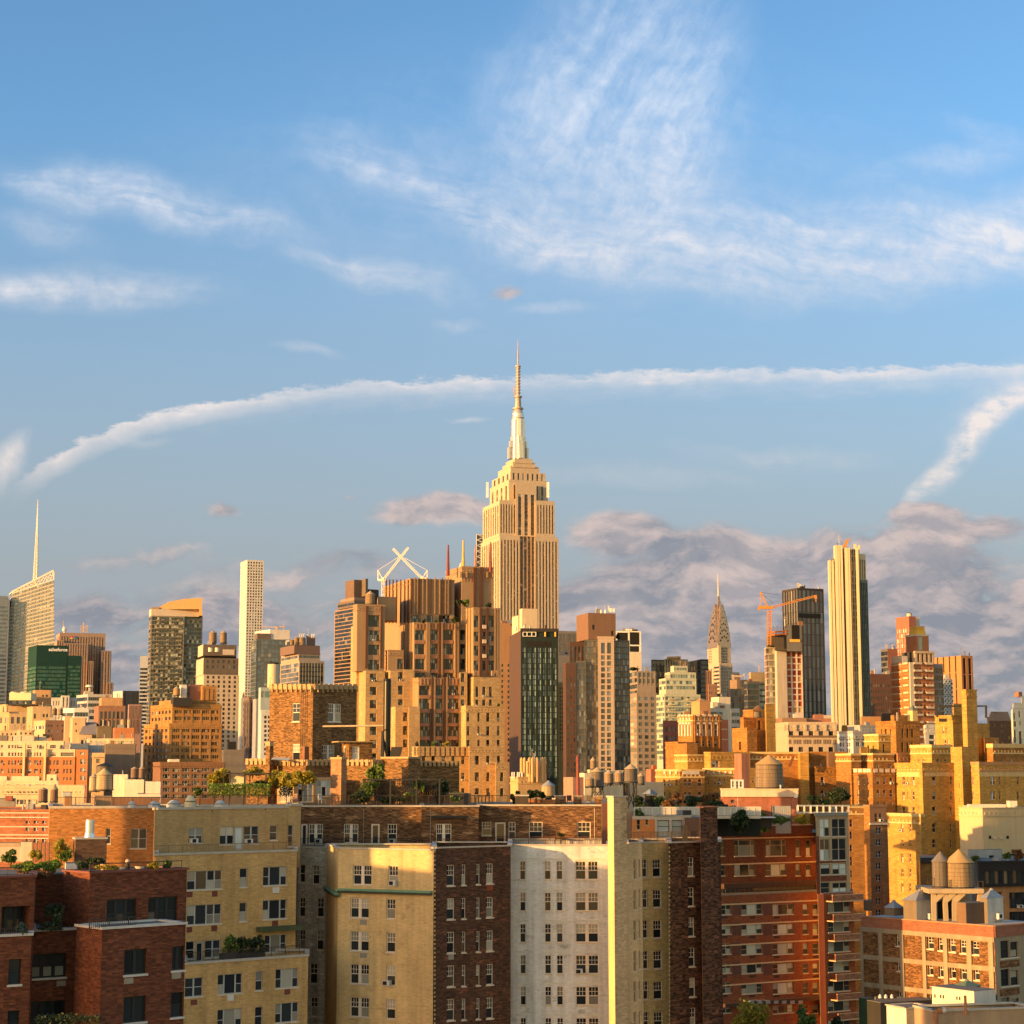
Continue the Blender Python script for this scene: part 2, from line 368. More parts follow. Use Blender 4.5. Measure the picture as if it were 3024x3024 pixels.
# ------------------------------------------------------------------ windows
WCACHE = {}
def frame_rects(w, h, st):
    """(bars, panes) of a window style: each (x0, z0, x1, z1) and a depth class"""
    bars, panes = [], []
    def outer(x0, x1, t, z0=0, z1=None):
        z1 = h if z1 is None else z1
        bars.extend([(x0, z0, x0 + t, z1,0),(x1 - t, z0, x1, z1,0),(x0 + t, z0, x1 - t, z0 + t, 0),(x0 + t, z1 - t, x1 - t, z1,0)])
    def sash(x0, x1, nv, nh, t=.075, low=False):
        outer(x0, x1, t); m = h * .5
        bars.append((x0 + t, m - .035, x1 - t, m + .035,0))
        panes.append((x0 + t, t, x1 - t, m - .035)); panes.append((x0 + t, m + .035, x1 - t, h - t))
        for i in range(1, nv):
            x = x0 + t + (x1 - x0 - 2 * t) * i / nv; bars.append((x - .02, m + .035, x + .02, h - t, 1))
        for i in range(1, nh):
            z = m + (h - t - m) * i / nh; bars.append((x0 + t, z - .02, x1 - t, z + .02,1))
    def lights(xs, t=.07, rail=None, rails=None):
        for i in range(len(xs) - 1):
            outer(xs[i], xs[i + 1], t)
            if rails and rails[i]:
                m = h * rails[i]; bars.append((xs[i] + t, m - .03, xs[i + 1] - t, m + .03,0))
                panes.append((xs[i] + t, t, xs[i + 1] - t, m - .03)); panes.append((xs[i] + t, m + .03, xs[i + 1] - t, h - t))
            else: panes.append((xs[i] + t, t, xs[i + 1] - t, h - t))
    if st == 'sash': sash(0, w, 3,2)
    elif st == 'slim': sash(0, w, 2,2,.06)
    elif st == 'one': sash(0, w, 1,1,.06)
    elif st == 'pair': sash(0, w * .5 - .08,3,2); sash(w * .5 + .08, w, 3,2); bars.append((w * .5 - .08,0, w * .5 + .08, h, 0))
    elif st == 'trip': lights([0, w * .27, w * .73, w], .06, rails=[.48, None, .48])
    elif st == 'quad': lights([0, w * .24, w * .57, w * .79, w], .06, rails=[.48, None, .48,.48])
    elif st == 'two': lights([0, w * .5, w], .07, rails=[.5,.5])
    elif st == 'dark2': lights([0, w * .5, w], .10)
    elif st == 'dark3': lights([0, w * .33, w * .66, w], .10, rails=[.48,.48,.48])
    elif st == 'door': outer(0, w, .16); panes.append((.16,.16, w - .16, h - .16))
    elif st == 'bigt': lights([0, w * .22, w * .8, w], .07, rails=[.66,.66,.66])
    elif st == 'fix': lights([0, w], .07, rails=[.62])
    elif st == 'loft': lights([0, w * .5, w], .06, rails=[.5,.5])
    elif st == 'grid':
        n = max(2, round(w / .6)); lights([w * i / n for i in range(n + 1)], .06, rails=[.6] * n)
    else: outer(0, w, .06); panes.append((.06,.06, w - .06, h - .06))
    return bars, panes

def window_mesh(w, h, st, fm, gm, level):
    key = (round(w, 2), round(h, 2), st, fm.name if fm else '', gm.name, level)
    if key in WCACHE: return WCACHE[key]
    if level == 'far':
        g = MB(gm); g.quad((0,0,0),(w, 0,0),(w, 0, h),(0,0, h))
        r = (g.mesh('window'), None)
    else:
        bars, panes = frame_rects(w, h, st)
        fb = MB([fm, gm]) if level == 'mid' else MB(fm)
        for (x0, z0, x1, z1, c) in bars:
            y = -.05 if c == 0 else -.025
            fb.quad((x0, y, z0),(x1, y, z0),(x1, y, z1),(x0, y, z1))
            if level == 'near':
                fb.quad((x0,0, z0),(x0, y, z0),(x0, y, z1),(x0,0, z1)); fb.quad((x1, y, z0),(x1,0, z0),(x1,0, z1),(x1, y, z1))
                fb.quad((x0, y, z1),(x1, y, z1),(x1,0, z1),(x0,0, z1)); fb.quad((x0,0, z0),(x1,0, z0),(x1, y, z0),(x0, y, z0))
        pb = fb if level == 'mid' else MB(gm)
        for (x0, z0, x1, z1) in panes: pb.quad((x0,0, z0),(x1,0, z0),(x1,0, z1),(x0,0, z1),1 if level == 'mid' else 0)
        r = (fb.mesh('window'), None if level == 'mid' else pb.mesh('pane'))
    WCACHE[key] = r; return r

class Face:
    """a vertical wall face: O left foot seen from outside, a direction to the right"""
    def __init__(s, A, B, z0, z1, vref=2277):
        s.O = (A[0], A[1]); s.w = hypot(B[0] - A[0], B[1] - A[1]); s.a = ((B[0] - A[0]) / s.w, (B[1] - A[1]) / s.w)
        s.n = (s.a[1], -s.a[0]); s.z0, s.z1, s.vr = z0, z1, vref; s.rz = atan2(s.a[1], s.a[0])
    def p(s, t, z, out=0.0): return (s.O[0] + s.a[0] * t + s.n[0] * out, s.O[1] + s.a[1] * t + s.n[1] * out, z)
    def s(s, u, v=None):
        k = kx(u, s.vr if v is None else v); return (k * s.O[1] - s.O[0]) / (s.a[0] - k * s.a[1])
    def z(s, u, v): return zv(v, s.O[1] + s.a[1] * s.s(u, v))
    def rect(s, u0, v0, u1, v1):
        um = (u0 + u1) / 2; vm = (v0 + v1) / 2
        return (s.s(u0, vm), s.z(um, v1), s.s(u1, vm), s.z(um, v0))

def uniq(xs, lo, hi):
    xs = sorted(x for x in xs if lo - 1e-6 <= x <= hi + 1e-6); r = []
    for x in xs:
        if not r or x - r[-1] > 1e-3: r.append(x)
    return r

def wall_holes(mb, fc, rects, dep, m=0, mrev=None):
    """the face with real openings and their reveals"""
    rects = [(max(a, .02), max(b, fc.z0 + .02), min(c, fc.w - .02), min(d, fc.z1 - .02)) for a, b, c, d in rects]
    rects = [r for r in rects if r[2] - r[0] > .05 and r[3] - r[1] > .05]
    rows = {}
    zs = uniq([fc.z0, fc.z1] + [r[1] for r in rects] + [r[3] for r in rects], fc.z0, fc.z1)
    prev = None
    for zi in range(len(zs) - 1):
        za, zb = zs[zi], zs[zi + 1]; zm = (za + zb) / 2
        act = sorted((r[0], r[2]) for r in rects if r[1] < zm < r[3])
        t = 0.0; segs = []
        for a, b in act:
            if a > t + 1e-4: segs.append((t, a))
            t = max(t, b)
        if t < fc.w - 1e-4: segs.append((t, fc.w))
        for a, b in segs:
            mb.quad(fc.p(a, za), fc.p(b, za), fc.p(b, zb), fc.p(a, zb), m, [(a, za),(b, za),(b, zb),(a, zb)])
    mr_ = m if mrev is None else mrev
    for a, za, b, zb in rects:
        d = -dep
        mb.quad(fc.p(a, za), fc.p(a, za, d), fc.p(a, zb, d), fc.p(a, zb), mr_)
        mb.quad(fc.p(b, za, d), fc.p(b, za), fc.p(b, zb), fc.p(b, zb, d), mr_)
        mb.quad(fc.p(a, zb, d), fc.p(b, zb, d), fc.p(b, zb), fc.p(a, zb), mr_)
        mb.quad(fc.p(a, za), fc.p(b, za), fc.p(b, za, d), fc.p(a, za, d), mr_)
    return rects

class Bldg(Thing):
    def __init__(s, name, label, D, alpha, wall, glass_=None, frame=None, cat='building', u=None, v=2277, level='far', dep=None, group=None, roofm=None, fd=.25):
        p = at(u if u is not None else 1512, v, D)
        Thing.__init__(s, name, label, cat, (p.x, p.y, 0), group)
        s.D, s.al, s.wm, s.gm, s.fm, s.level = D, radians(alpha), wall, glass_, frame, level
        s.roofm = roofm or ROOF; s.rd = fd; s.sink = 0.0; s.blocks = []; s.lim = 100
    def corners(s, u0, uc, u1, v, D=None, al=None, dep=None):
        D = D or s.D; al = s.al if al is None else radians(al)
        C = at(uc, v, D); a = (cos(al), sin(al)); b = (-sin(al), cos(al))
        k = kx(u1, v); w = (k * C.y - C.x) / (a[0] - k * a[1])
        R = (C.x + a[0] * w, C.y + a[1] * w); d = -1
        if u0 < uc - 2.5:
            k = kx(u0, v); d = (k * C.y - C.x) / (b[0] - k * b[1])
        if (2.0 if uc - u0 < 8 else .6) < d <= 70:
            L = (C.x + b[0] * d, C.y + b[1] * d); K = (R[0] + b[0] * d, R[1] + b[1] * d)
        else:       # side face seen edge on or foreshortened: the block runs straight back
            Y = max(C.y, R[1]) + (dep or min(30.0, w)); L = (kx(min(u0, uc), v) * Y, Y); K = (kx(u1, v) * Y * .998, Y)
        return L, (C.x, C.y), R, K
    def block(s, u0, uc, u1, vt, vb=None, front=None, left=None, wall=None, D=None, al=None, dep=None, lwall=None, z1=None, z0=None, coping=0.0, cm=None, roof=None, name='wall', roofname='roof', lab=None):
        D = D or s.D
        L, C, R, K = s.corners(u0, uc, u1, vt, D, al, dep)
        z1 = zv(vt, D) if z1 is None else z1
        z0 = (0.0 if vb is None else zv(vb, D)) if z0 is None else z0
        wm = wall or s.wm
        mb = MB([wm, lwall or wm])
        ff, lf = Face(C, R, z0, z1, vt), Face(L, C, z0, z1, vt)
        for fc, sp, mi in ((ff, front, 0),(lf, left, 1)):
            s.fill(mb, fc, sp, mi)
        rf, bf = Face(R, K, z0, z1), Face(K, L, z0, z1)
        for fc in (rf, bf): mb.quad(fc.p(0, z0), fc.p(fc.w, z0), fc.p(fc.w, z1), fc.p(0, z1),0, [(0, z0),(fc.w, z0),(fc.w, z1),(0, z1)])
        if z0 > .5: mb.poly([(*p, z0) for p in (L, K, R, C)])
        if roof is False: mb.poly([(*p, z1) for p in (C, R, K, L)])
        s.part(name, mb, label=lab)
        if roof is not False:
            rb = MB(roof or s.roofm); h = coping or .12
            i = .25
            ctr = ((C[0] + K[0]) / 2,(C[1] + K[1]) / 2)
            q = [(p[0] + (ctr[0] - p[0]) * .004, p[1] + (ctr[1] - p[1]) * .004) for p in (C, R, K, L)]
            rb.prism(q, z1 - s.sink, z1 - s.sink + .05)
            s.part(roofname, rb)
        if coping:
            cb = MB(cm or wm)
            for A, B in ((L, C),(C, R),(R, K),(K, L)):
                f2 = Face(A, B, z1, z1 + coping)
                cb.box(f2.p(-.08,0,.10)[:2], f2.a, f2.w + .16,.40, z1, z1 + coping)
            s.part('parapet', cb)
            if 230 < s.D < 720 and z1 - z0 > 6:
                tb = MB(cm or wm)
                for f2 in (ff, lf):
                    if f2.w > 2: tb.box(f2.p(-.02,0,.13)[:2], f2.a, f2.w + .04,.128, z1 - 1.25, z1 - .95); [tb.box(f2.p(x, 0,.10)[:2], f2.a, .28,.098, z1 - .95, z1 - .55) for x in [.4 + .9 * i for i in range(int((f2.w - .6) / .9))]]
                s.part('cornice', tb)
        bk = dict(L=L, C=C, R=R, K=K, z0=z0, z1=z1, front=ff, left=lf)
        s.blocks.append(bk); return bk
    def fill(s, mb, fc, sp, mi):
        if not sp:
            mb.quad(fc.p(0, fc.z0), fc.p(fc.w, fc.z0), fc.p(fc.w, fc.z1), fc.p(0, fc.z1), mi, [(0, fc.z0),(fc.w, fc.z0),(fc.w, fc.z1),(0, fc.z1)]); return
        g = sp.get; rects = []; mode = g('mode', 'grid'); gm = g('g', s.gm); fm = g('f', s.fm); lvl = g('level', s.level); dep = g('dep', s.rd)
        if 'rects' in sp:
            for r in sp['rects']:
                q = fc.rect(*r[:4]); rects.append((*q, r[4] if len(r) > 4 else g('st', 'one'), r[5] if len(r) > 5 else {}))
        elif 'cols' in sp:          # pixel columns x pixel rows
            for (ua, ub, *st) in sp['cols']:
                for (va, vb_) in sp['rows']:
                    q = fc.rect(ua, va, ub, vb_); rects.append((*q, st[0] if st else g('st', 'one'), {}))
        else:
            zt = fc.z1 - g('top', 1.2); zb = fc.z0 + g('bot', 1.0)
            if 'vt' in sp: zt = zv(sp['vt'], fc.O[1])
            if 'vb' in sp: zb = max(fc.z0 + .3, zv(sp['vb'], fc.O[1]))
            fl = g('fl', 3.6); sd = g('side', fc.w * .03)
            n = g('n', max(1, round((fc.w - 2 * sd) / g('pitch', 3.0))))
            nf = g('rows', max(1, int((zt - zb) / fl)))
            if 'rows' in sp: fl = (zt - zb) / nf
            ww, wh = g('ww', .5), g('wh', .55); cw = (fc.w - 2 * sd) / n
            if mode == 'grid':
                skip = g('skip', ())
                for i in range(n):
                    if i in skip: continue
                    for j in range(nf):
                        x = sd + cw * (i + .5); z = zt - fl * (j + .5)
                        rects.append((x - cw * ww / 2, z - fl * wh / 2, x + cw * ww / 2, z + fl * wh / 2, g('st', 'one'), {}))
            elif mode == 'strip':
                for i in range(n):
                    if i in g('skip', ()): continue
                    x = sd + cw * (i + .5); rects.append((x - cw * ww / 2, zt - fl * nf, x + cw * ww / 2, zt, 'strip', {}))
            else:
                for j in range(nf):
                    z = zt - fl * (j + .5); rects.append((sd, z - fl * wh / 2, fc.w - sd, z + fl * wh / 2, 'band', {}))
        ok = wall_holes(mb, fc, [r[:4] for r in rects], dep, mi)
        for r in rects:
            a, za, b, zb = max(r[0], .02), max(r[1], fc.z0 + .02), min(r[2], fc.w - .02), min(r[3], fc.z1 - .02)
            if b - a < .05 or zb - za < .05: continue
            if mode == 'strip' and r[4] == 'strip':
                w = MB([gm, g('sp', s.wm), g('mull', s.wm)]); wh = g('wh', .55); k = 0; n2 = g('panes', 1); gap = g('gap', .0)
                while True:
                    z = zb - fl * k
                    if z - .05 < za: break
                    zm = max(za, z - fl * wh); ze = max(za, z - fl)
                    for q in range(n2):
                        x0 = a + (b - a) * q / n2 + gap / 2; x1 = a + (b - a) * (q + 1) / n2 - gap / 2
                        w.quad(fc.p(x0, zm, -dep), fc.p(x1, zm, -dep), fc.p(x1, z, -dep), fc.p(x0, z, -dep),0)
                    if gap: w.quad(fc.p(a, zm, -dep - .03), fc.p(b, zm, -dep - .03), fc.p(b, z, -dep - .03), fc.p(a, z, -dep - .03),2)
                    if ze < zm: w.quad(fc.p(a, ze, -dep * g('spd', .8)), fc.p(b, ze, -dep * g('spd', .8)), fc.p(b, zm, -dep * g('spd', .8)), fc.p(a, zm, -dep * g('spd', .8)),1)
                    k += 1
                s.count('window_strip', w)
            elif r[4] == 'band':
                w = MB([gm, g('mull', s.fm or s.wm)]); n2 = g('panes', max(2, round((b - a) / 1.6))); gap = g('gap', .12)
                for q in range(n2):
                    x0 = a + (b - a) * q / n2 + gap / 2; x1 = a + (b - a) * (q + 1) / n2 - gap / 2
                    w.quad(fc.p(x0, za, -dep), fc.p(x1, za, -dep), fc.p(x1, zb, -dep), fc.p(x0, zb, -dep),0)
                w.quad(fc.p(a, za, -dep - .04), fc.p(b, za, -dep - .04), fc.p(b, zb, -dep - .04), fc.p(a, zb, -dep - .04),1)
                s.count('window_band', w)
            else:
                s.window(fc, a, za, b, zb, r[4], lvl, gm, fm, dep, r[5], sp)
    def count(s, name, mb):
        s.nwin += 1
        if s.nwin <= s.lim: s.part(name, mb)
        else:
            t = s.stuff.setdefault((name, tuple(m.name for m in mb.mats)), MB(mb.mats)); k = len(t.v)
            t.v += mb.v; t.f += [tuple(i + k for i in f) for f in mb.f]; t.mi += mb.mi; t.uv += mb.uv
    def window(s, fc, a, za, b, zb, st, lvl, gm, fm, dep, ex, sp):
        gm = ex.get('g', gm); fm = ex.get('f', fm); w, h = b - a, zb - za
        s.nwin += 1
        if s.nwin > s.lim:
            t = s.stuff.setdefault(('window', gm.name), MB(gm))
            t.quad(fc.p(a, za, -dep), fc.p(b, za, -dep), fc.p(b, zb, -dep), fc.p(a, zb, -dep)); return
        fmesh, pmesh = window_mesh(w, h, st, fm, gm, lvl)
        o = link('window', fmesh, s.o, s.loc(fc.p(a, za, -dep)), fc.rz)
        if pmesh: link('pane', pmesh, o)
        if lvl == 'near' and sp.get('sill', SILL) and st != 'door':
            key = ('sill', round(w, 2), round(dep, 2), sp.get('sill', SILL).name)
            if key not in WCACHE:
                q = MB(sp.get('sill', SILL)); q.prism([(-.06,-dep - .07),(w + .06,-dep - .07),(w + .06,-.06),(-.06,-.06)], -.10,0.015); WCACHE[key] = q.mesh('sill')
            link('sill', WCACHE[key], o)
        if lvl == 'mid' and h > 1.2 and AC_RND.random() < .13: ex = dict(ex, ac=.5)
        if ex.get('ac'):
            key = ('ac', ex['ac'], round(w, 1), dep)
            if key not in WCACHE:
                q = MB([ACW, DARK]); x = w * ex['ac'] - .33
                q.prism([(x, -dep - .45),(x + .66,-dep - .45),(x + .66,-.02),(x, -.02)], .05,.47)
                q.quad((x + .05,-dep - .455,.10),(x + .45,-dep - .455,.10),(x + .45,-dep - .455,.42),(x + .05,-dep - .455,.42),1)
                WCACHE[key] = q.mesh('air_conditioner')
            link('air_conditioner', WCACHE[key], o)
    def extra(s, name, m, fn, **props):
        mb = MB(m); fn(mb); return s.part(name, mb, **props)
    # add-ons on a face, in photograph pixels
    def strip(s, fc, name, m, u0, v0, u1, v1, out=.12, back=.0, **props):
        a, z0, b, z1 = fc.rect(u0, v0, u1, v1); mb = MB(m)
        mb.box(fc.p(a, 0, out)[:2], fc.a, b - a, out + max(back, .0) - .002, z0, z1); return s.part(name, mb, **props)
    def railing(s, fc, u0, u1, v0, v1, m, step=.14, t=.03, out=.0, name='railing'):
        a, z0, b, z1 = fc.rect(u0, v0, u1, v1); mb = MB(m)
        mb.bar(fc.p(a, z1, out), fc.p(b, z1, out),.05); mb.bar(fc.p(a, z0 + .1, out), fc.p(b, z0 + .1, out),.035)
        n = max(2, int((b - a) / step))
        for i in range(n + 1):
            x = a + (b - a) * i / n; mb.bar(fc.p(x, z0, out), fc.p(x, z1, out), t if i % 10 else .06)
        return s.part(name, mb)

def pyramid(mb, bk, z0, z1, inset=1.0, m=0, over=0.0, top=None):
    L, C, R, K = bk['L'], bk['C'], bk['R'], bk['K']; ctr = ((C[0] + K[0]) / 2,(C[1] + K[1]) / 2)
    A = [(p[0] + (p[0] - ctr[0]) * over, p[1] + (p[1] - ctr[1]) * over) for p in (C, R, K, L)]
    B = [(ctr[0] + (p[0] - ctr[0]) * (1 - inset), ctr[1] + (p[1] - ctr[1]) * (1 - inset)) for p in (C, R, K, L)]
    mb.prism(A, z0, z1, m, inset < .999, True, None, B)

# ------------------------------------------------------------------ plants, tanks
def leaf_cloud(mb, c, r, n, size, clumps=9, m=0, flat=1.0, seed=0):
    rnd = random.Random(seed or hash((round(c[0], 1), round(c[2], 1), n)) & 0xffff)
    cl = []; n = int(n * 2.4)
    for _ in range(clumps):
        while True:
            p = Vector((rnd.uniform(-1,1), rnd.uniform(-1,1), rnd.uniform(-1,1)))
            if p.length < 1: break
        cl.append((Vector((p.x * r[0], p.y * r[1], p.z * r[2])), rnd.uniform(.3,.56)))
    for _ in range(n):
        o, k = rnd.choice(cl); d = Vector((rnd.gauss(0,1), rnd.gauss(0,1), rnd.gauss(0,1))).normalized() * rnd.random() ** .4
        q = Vector(c) + o + Vector((d.x * r[0] * k, d.y * r[1] * k, d.z * r[2] * k * flat))
        x = Vector((rnd.gauss(0,1), rnd.gauss(0,1), rnd.gauss(0,.6))).normalized(); y = x.cross(Vector((rnd.gauss(0,1), rnd.gauss(0,1), rnd.gauss(0,1)))).normalized()
        s_ = size * rnd.uniform(.7,1.5)
        mb.quad(q - x * s_ * .5, q + y * s_ * .42, q + x * s_ * .5, q - y * s_ * .42, m, [(0,0),(1,0),(1,1),(0,1)])

def plant(name, label, u, vb, vt, wpx, D, lm, n=500, size=None, trunk=0.0, clumps=10, group=None, flat=1.0, cat='plant', dz=None):
    """foliage between image heights vt and vb; trunk: share of the height that is bare stem"""
    p = at(u, vb, D); h = zv(vt, D) - p.z; w = px(wpx, D); size = size or max(.10, w * .09)
    t = Thing(name, label, cat, p, group)
    mb = MB(lm); zc = p.z + h * (trunk + (1 - trunk) / 2); rz = h * (1 - trunk) / 2
    leaf_cloud(mb, (p.x, p.y, zc),(w / 2 * .8,(dz or w) / 2 * .8, rz * .8), n, size, clumps, flat=flat, seed=int(u * 7 + vt))
    t.part('crown' if trunk else 'foliage', mb)
    k = MB(BARK); rnd = random.Random(int(u))
    k.tube([(p.x, p.y, p.z),(p.x + w * .03, p.y, p.z + h * (trunk + .15))], max(.03, w * .022),6)
    for i in range(6):
        an = rnd.uniform(0,2 * pi); k.bar((p.x + w * .03, p.y, p.z + h * (trunk * .7 + .05 * i)),(p.x + cos(an) * w * .33, p.y + sin(an) * w * .3, p.z + h * (trunk + (1 - trunk) * rnd.uniform(.35,.8))), max(.03, w * .022),0,.015)
    t.part('trunk' if trunk else 'stem', k); return t

def water_tank(label, u0, u1, vtip, ve, vb, D, vleg=None, wood=None, roofm=None, group='wooden water tanks on the roofs', over=1.08, frame=None):
    c = at((u0 + u1) / 2, vb, D); r = px((u1 - u0) / 2, D); c.y += r
    zt, ze, zb = zv(vtip, D), zv(ve, D), c.z
    zl = zv(vleg, D) if vleg else zb - .6
    t = Thing('water_tank', label, 'water tank', (c.x, c.y, zl), group)
    b = MB(wood or STAVE); b.cyl(c, r * 1.0, r * .96, zb, ze, 28); t.part('barrel', b)
    rf = MB(roofm or TANKROOF); rf.cyl(c, r * over, .02, ze, zt, 28, top=False); t.part('cone_roof', rf)
    h = MB(HOOP); k = 7
    for i in range(k):
        z = zb + (ze - zb) * (.06 + .9 * (i / (k - 1)) ** 1.3); h.cyl(c, r * 1.012, r * 1.012, z, z + (ze - zb) * .012,28)
    hp = t.part('hoop', h)
    if vleg:
        fm = frame or STEEL
        d = MB(fm); d.cyl(c, r * 1.06, r * 1.06, zb - .25, zb - .02,20); t.part('platform', d)
        for i in range(4):
            an = pi / 4 + i * pi / 2 + .3
            g = MB(fm); g.bar((c.x + cos(an) * r * 1.0, c.y + sin(an) * r * 1.0, zl),(c.x + cos(an) * r * .85, c.y + sin(an) * r * .85, zb - .25), max(.18, r * .09)); t.part('leg', g)
        g = MB(fm)
        for i in range(4):
            A, B = pi / 4 + i * pi / 2 + .3, pi / 4 + (i + 1) * pi / 2 + .3
            g.bar((c.x + cos(A) * r, c.y + sin(A) * r, zl + .2),(c.x + cos(B) * r * .85, c.y + sin(B) * r * .85, zb - .3),.09)
        t.part('cross_brace', g)
    else:
        d = MB(STEEL); d.cyl(c, r * .9, r * .9, zl, zb - .01,16); t.part('platform', d)
    return t

AC_RND = random.Random(4)
# palette ----------------------------------------------------------
ROOF = mat('roof_felt', (.16,.15,.14),.9)
ROOFL = mat('roof_pale', (.42,.40,.37),.9)
BARK = mat('bark', (.09,.065,.045),.9)
STAVE = woodstave('tank_staves', (.26,.18,.11))
STAVED = woodstave('tank_staves_grey', (.15,.12,.095))
TANKROOF = mat('tank_roof', (.42,.30,.18),.8)
TANKGREY = mat('tank_roof_grey', (.17,.15,.14),.8)
HOOP = mat('hoop_iron', (.10,.085,.075),.6)
STEEL = mat('dark_steel', (.035,.032,.03),.6)
RAIL = mat('rail_iron', (.05,.035,.028),.6)
RUST = mat('rust_rail', (.16,.06,.03),.7)
DARK = mat('dark_void', (.012,.011,.010),.7)
ACW = mat('ac_white', (.62,.60,.56),.5)
GREYMETAL = mat('grey_metal', (.50,.48,.44),.5,.15)
ZINC = mat('zinc', (.30,.31,.32),.55,.15)
SILL = mat('sill_cream', (.66,.55,.42),.7)
WHITEPAINT = mat('white_paint', (.74,.71,.66),.6)
WFRAME = mat('sash_cream', (.80,.66,.52),.6, var=.05, streak=.05)
WGREY = mat('sash_grey', (.44,.43,.42),.5, var=.05, streak=.05)
WBLACK = mat('sash_black', (.02,.019,.018),.5, var=.05, streak=.05)
WTAN = mat('sash_tan', (.46,.34,.20),.6, var=.05, streak=.05)
GN = glass('room_glass', pb=.27, blind=(.42,.39,.32))
GD = glass('dark_room_glass', pb=.04, blind=(.12,.10,.08))
GW = glass('bright_blind_glass', pb=.80, blind=(.62,.66,.62))
GF = glass('far_window_glass', (.02,.02,.022),(.07,.07,.07),(.34,.31,.26),.14,.06)
GDK = glass('dark_tower_glass', (.010,.013,.017),(.035,.04,.045),(.16,.15,.12),.05,.05,.05,.6)
GB = glass('blue_tower_glass', (.05,.07,.09),(.12,.16,.19),(.30,.32,.32),.10,.05,.06,.7)
GG = glass('green_tower_glass', (.005,.05,.038),(.012,.085,.06),(.02,.10,.075),.2,.05,.06,.6)
GT = glass('teal_tower_glass', (.10,.19,.18),(.22,.33,.31),(.5,.55,.48),.2,.06,.08,.6)
GY = glass('pale_gold_glass', (.16,.15,.12),(.36,.34,.27),(.62,.60,.48),.3,.06,.07,.7)
def stone(n, c, **k): return mat(n, c, **k)
CLUT1 = mat('unit_cream', (.52,.46,.38),.6); CLUT2 = mat('unit_grey', (.26,.25,.25),.5); CLUT3 = mat('unit_rust', (.26,.13,.07),.7)
# ================================================================== ground
gm_ = mat('street_asphalt', (.06,.058,.055),.9)
g = MB(gm_); g.quad((-9000,-300,0),(9000,-300,0),(9000,16000,0),(-9000,16000,0)); link('ground', g.mesh('ground'), kind='structure')

# ================================================================== the towers of the skyline, far to near
UP = 18
def G(**k): k.setdefault('mode', 'grid'); return k
def S(**k): k.setdefault('mode', 'strip'); return k
def B_(**k): k.setdefault('mode', 'band'); return k

# ---- tallest art deco tower
ESB_W = stone('esb_limestone', (.48,.385,.275), var=.09, streak=.10)
ESB_S = stone('esb_spandrel', (.12,.085,.07), var=.05)
b = Bldg('art_deco_skyscraper', 'tallest limestone tower with stepped crown and needle mast', 1740, UP, ESB_W, GF, u=1530, fd=.6)
fx = dict(ww=.50, fl=3.9, wh=.5, sp=ESB_S, top=4, spd=.8)
b.lim = 100
b.block(1420,1476,1648,1583, None, front=None, left=S(n=8, vb=1900, **fx))
D0 = 1740
b.block(1476,1476,1535,1581, None, front=S(n=6, vb=1900, **fx), D=D0 - 6, dep=10, name='wing')
b.block(1579,1579,1649,1585, None, front=S(n=7, vb=1900, **fx), D=D0 - 6, dep=10, name='wing')
b.block(1533,1533,1581,1575, None, front=S(n=4, vb=1900, ww=.66, fl=3.9, wh=.55, sp=ESB_S, top=1, spd=.8), D=D0 + 3, dep=6, name='recess')
b.block(1426,1475,1638,1478,1583, left=S(n=7, **fx), D=D0 + 4, name='upper_shaft')
b.block(1475,1475,1525,1476,1583, front=S(n=6, **fx), D=D0 - 2, dep=8, name='wing')
b.block(1583,1583,1638,1478,1585, front=S(n=6, **fx), D=D0 - 2, dep=8, name='wing')
b.block(1524,1524,1584,1428,1583, front=S(n=3, ww=.55, fl=3.9, wh=.55, sp=ESB_S, top=10, spd=.8), D=D0 + 1, dep=6, name='recess')
b.block(1447,1503,1618,1416,1478, front=S(n=6, ww=.35, fl=4.5, wh=.5, sp=ESB_S, top=5, side=3), left=S(n=4, ww=.35, fl=4.5, sp=ESB_S, top=5), D=D0 + 6, name='shoulder')
b.block(1453,1507,1611,1393,1420, front=S(n=7, ww=.4, fl=9, wh=.8, sp=ESB_W, top=1), left=S(n=4, ww=.4, fl=9, wh=.8, sp=ESB_W, top=1), D=D0 + 8, name='shoulder')
E_M = mat('mast_metal', (.66,.60,.50),.30,.55, var=.05, streak=.04)
E_A = mat('antenna_steel', (.42,.33,.27),.6,.2)
for (u0, uc, u1, vt, vb) in ((1471,1508,1593,1378,1394),(1484,1515,1581,1366,1379),(1494,1520,1572,1356,1367)):
    b.block(u0, uc, u1, vt, vb, D=D0 + 12, name='step', coping=1.0)
ctr = at(1530,1350, D0 + 38); cx, cy = ctr.x, ctr.y; pd = D0 + 38
def zz(v): return zv(v, pd)
m_ = MB(E_M)
for i, (hw, vt) in enumerate(((33,1322),(28,1304),(23,1290))):      # flared wings at the foot of the mast, four ways
    for an in (radians(UP), radians(UP + 90)):
        a = (cos(an), sin(an)); w = px(hw * 2, pd) * .95
        m_.box((cx - a[0] * w / 2 + a[1] * px(7, pd), cy - a[1] * w / 2 - a[0] * px(7, pd)), a, w, px(14, pd), zz(1357), zz(vt))
b.part('mast_wing', m_)
m_ = MB(E_M); m_.cyl((cx, cy), px(20, pd), px(18, pd), zz(1357), zz(1238),16)
for i in range(8):
    an = i * pi / 4 + .3; m_.bar((cx + cos(an) * px(20, pd), cy + sin(an) * px(20, pd), zz(1357)),(cx + cos(an) * px(18, pd), cy + sin(an) * px(18, pd), zz(1240)), px(5, pd))
b.part('mast', m_)
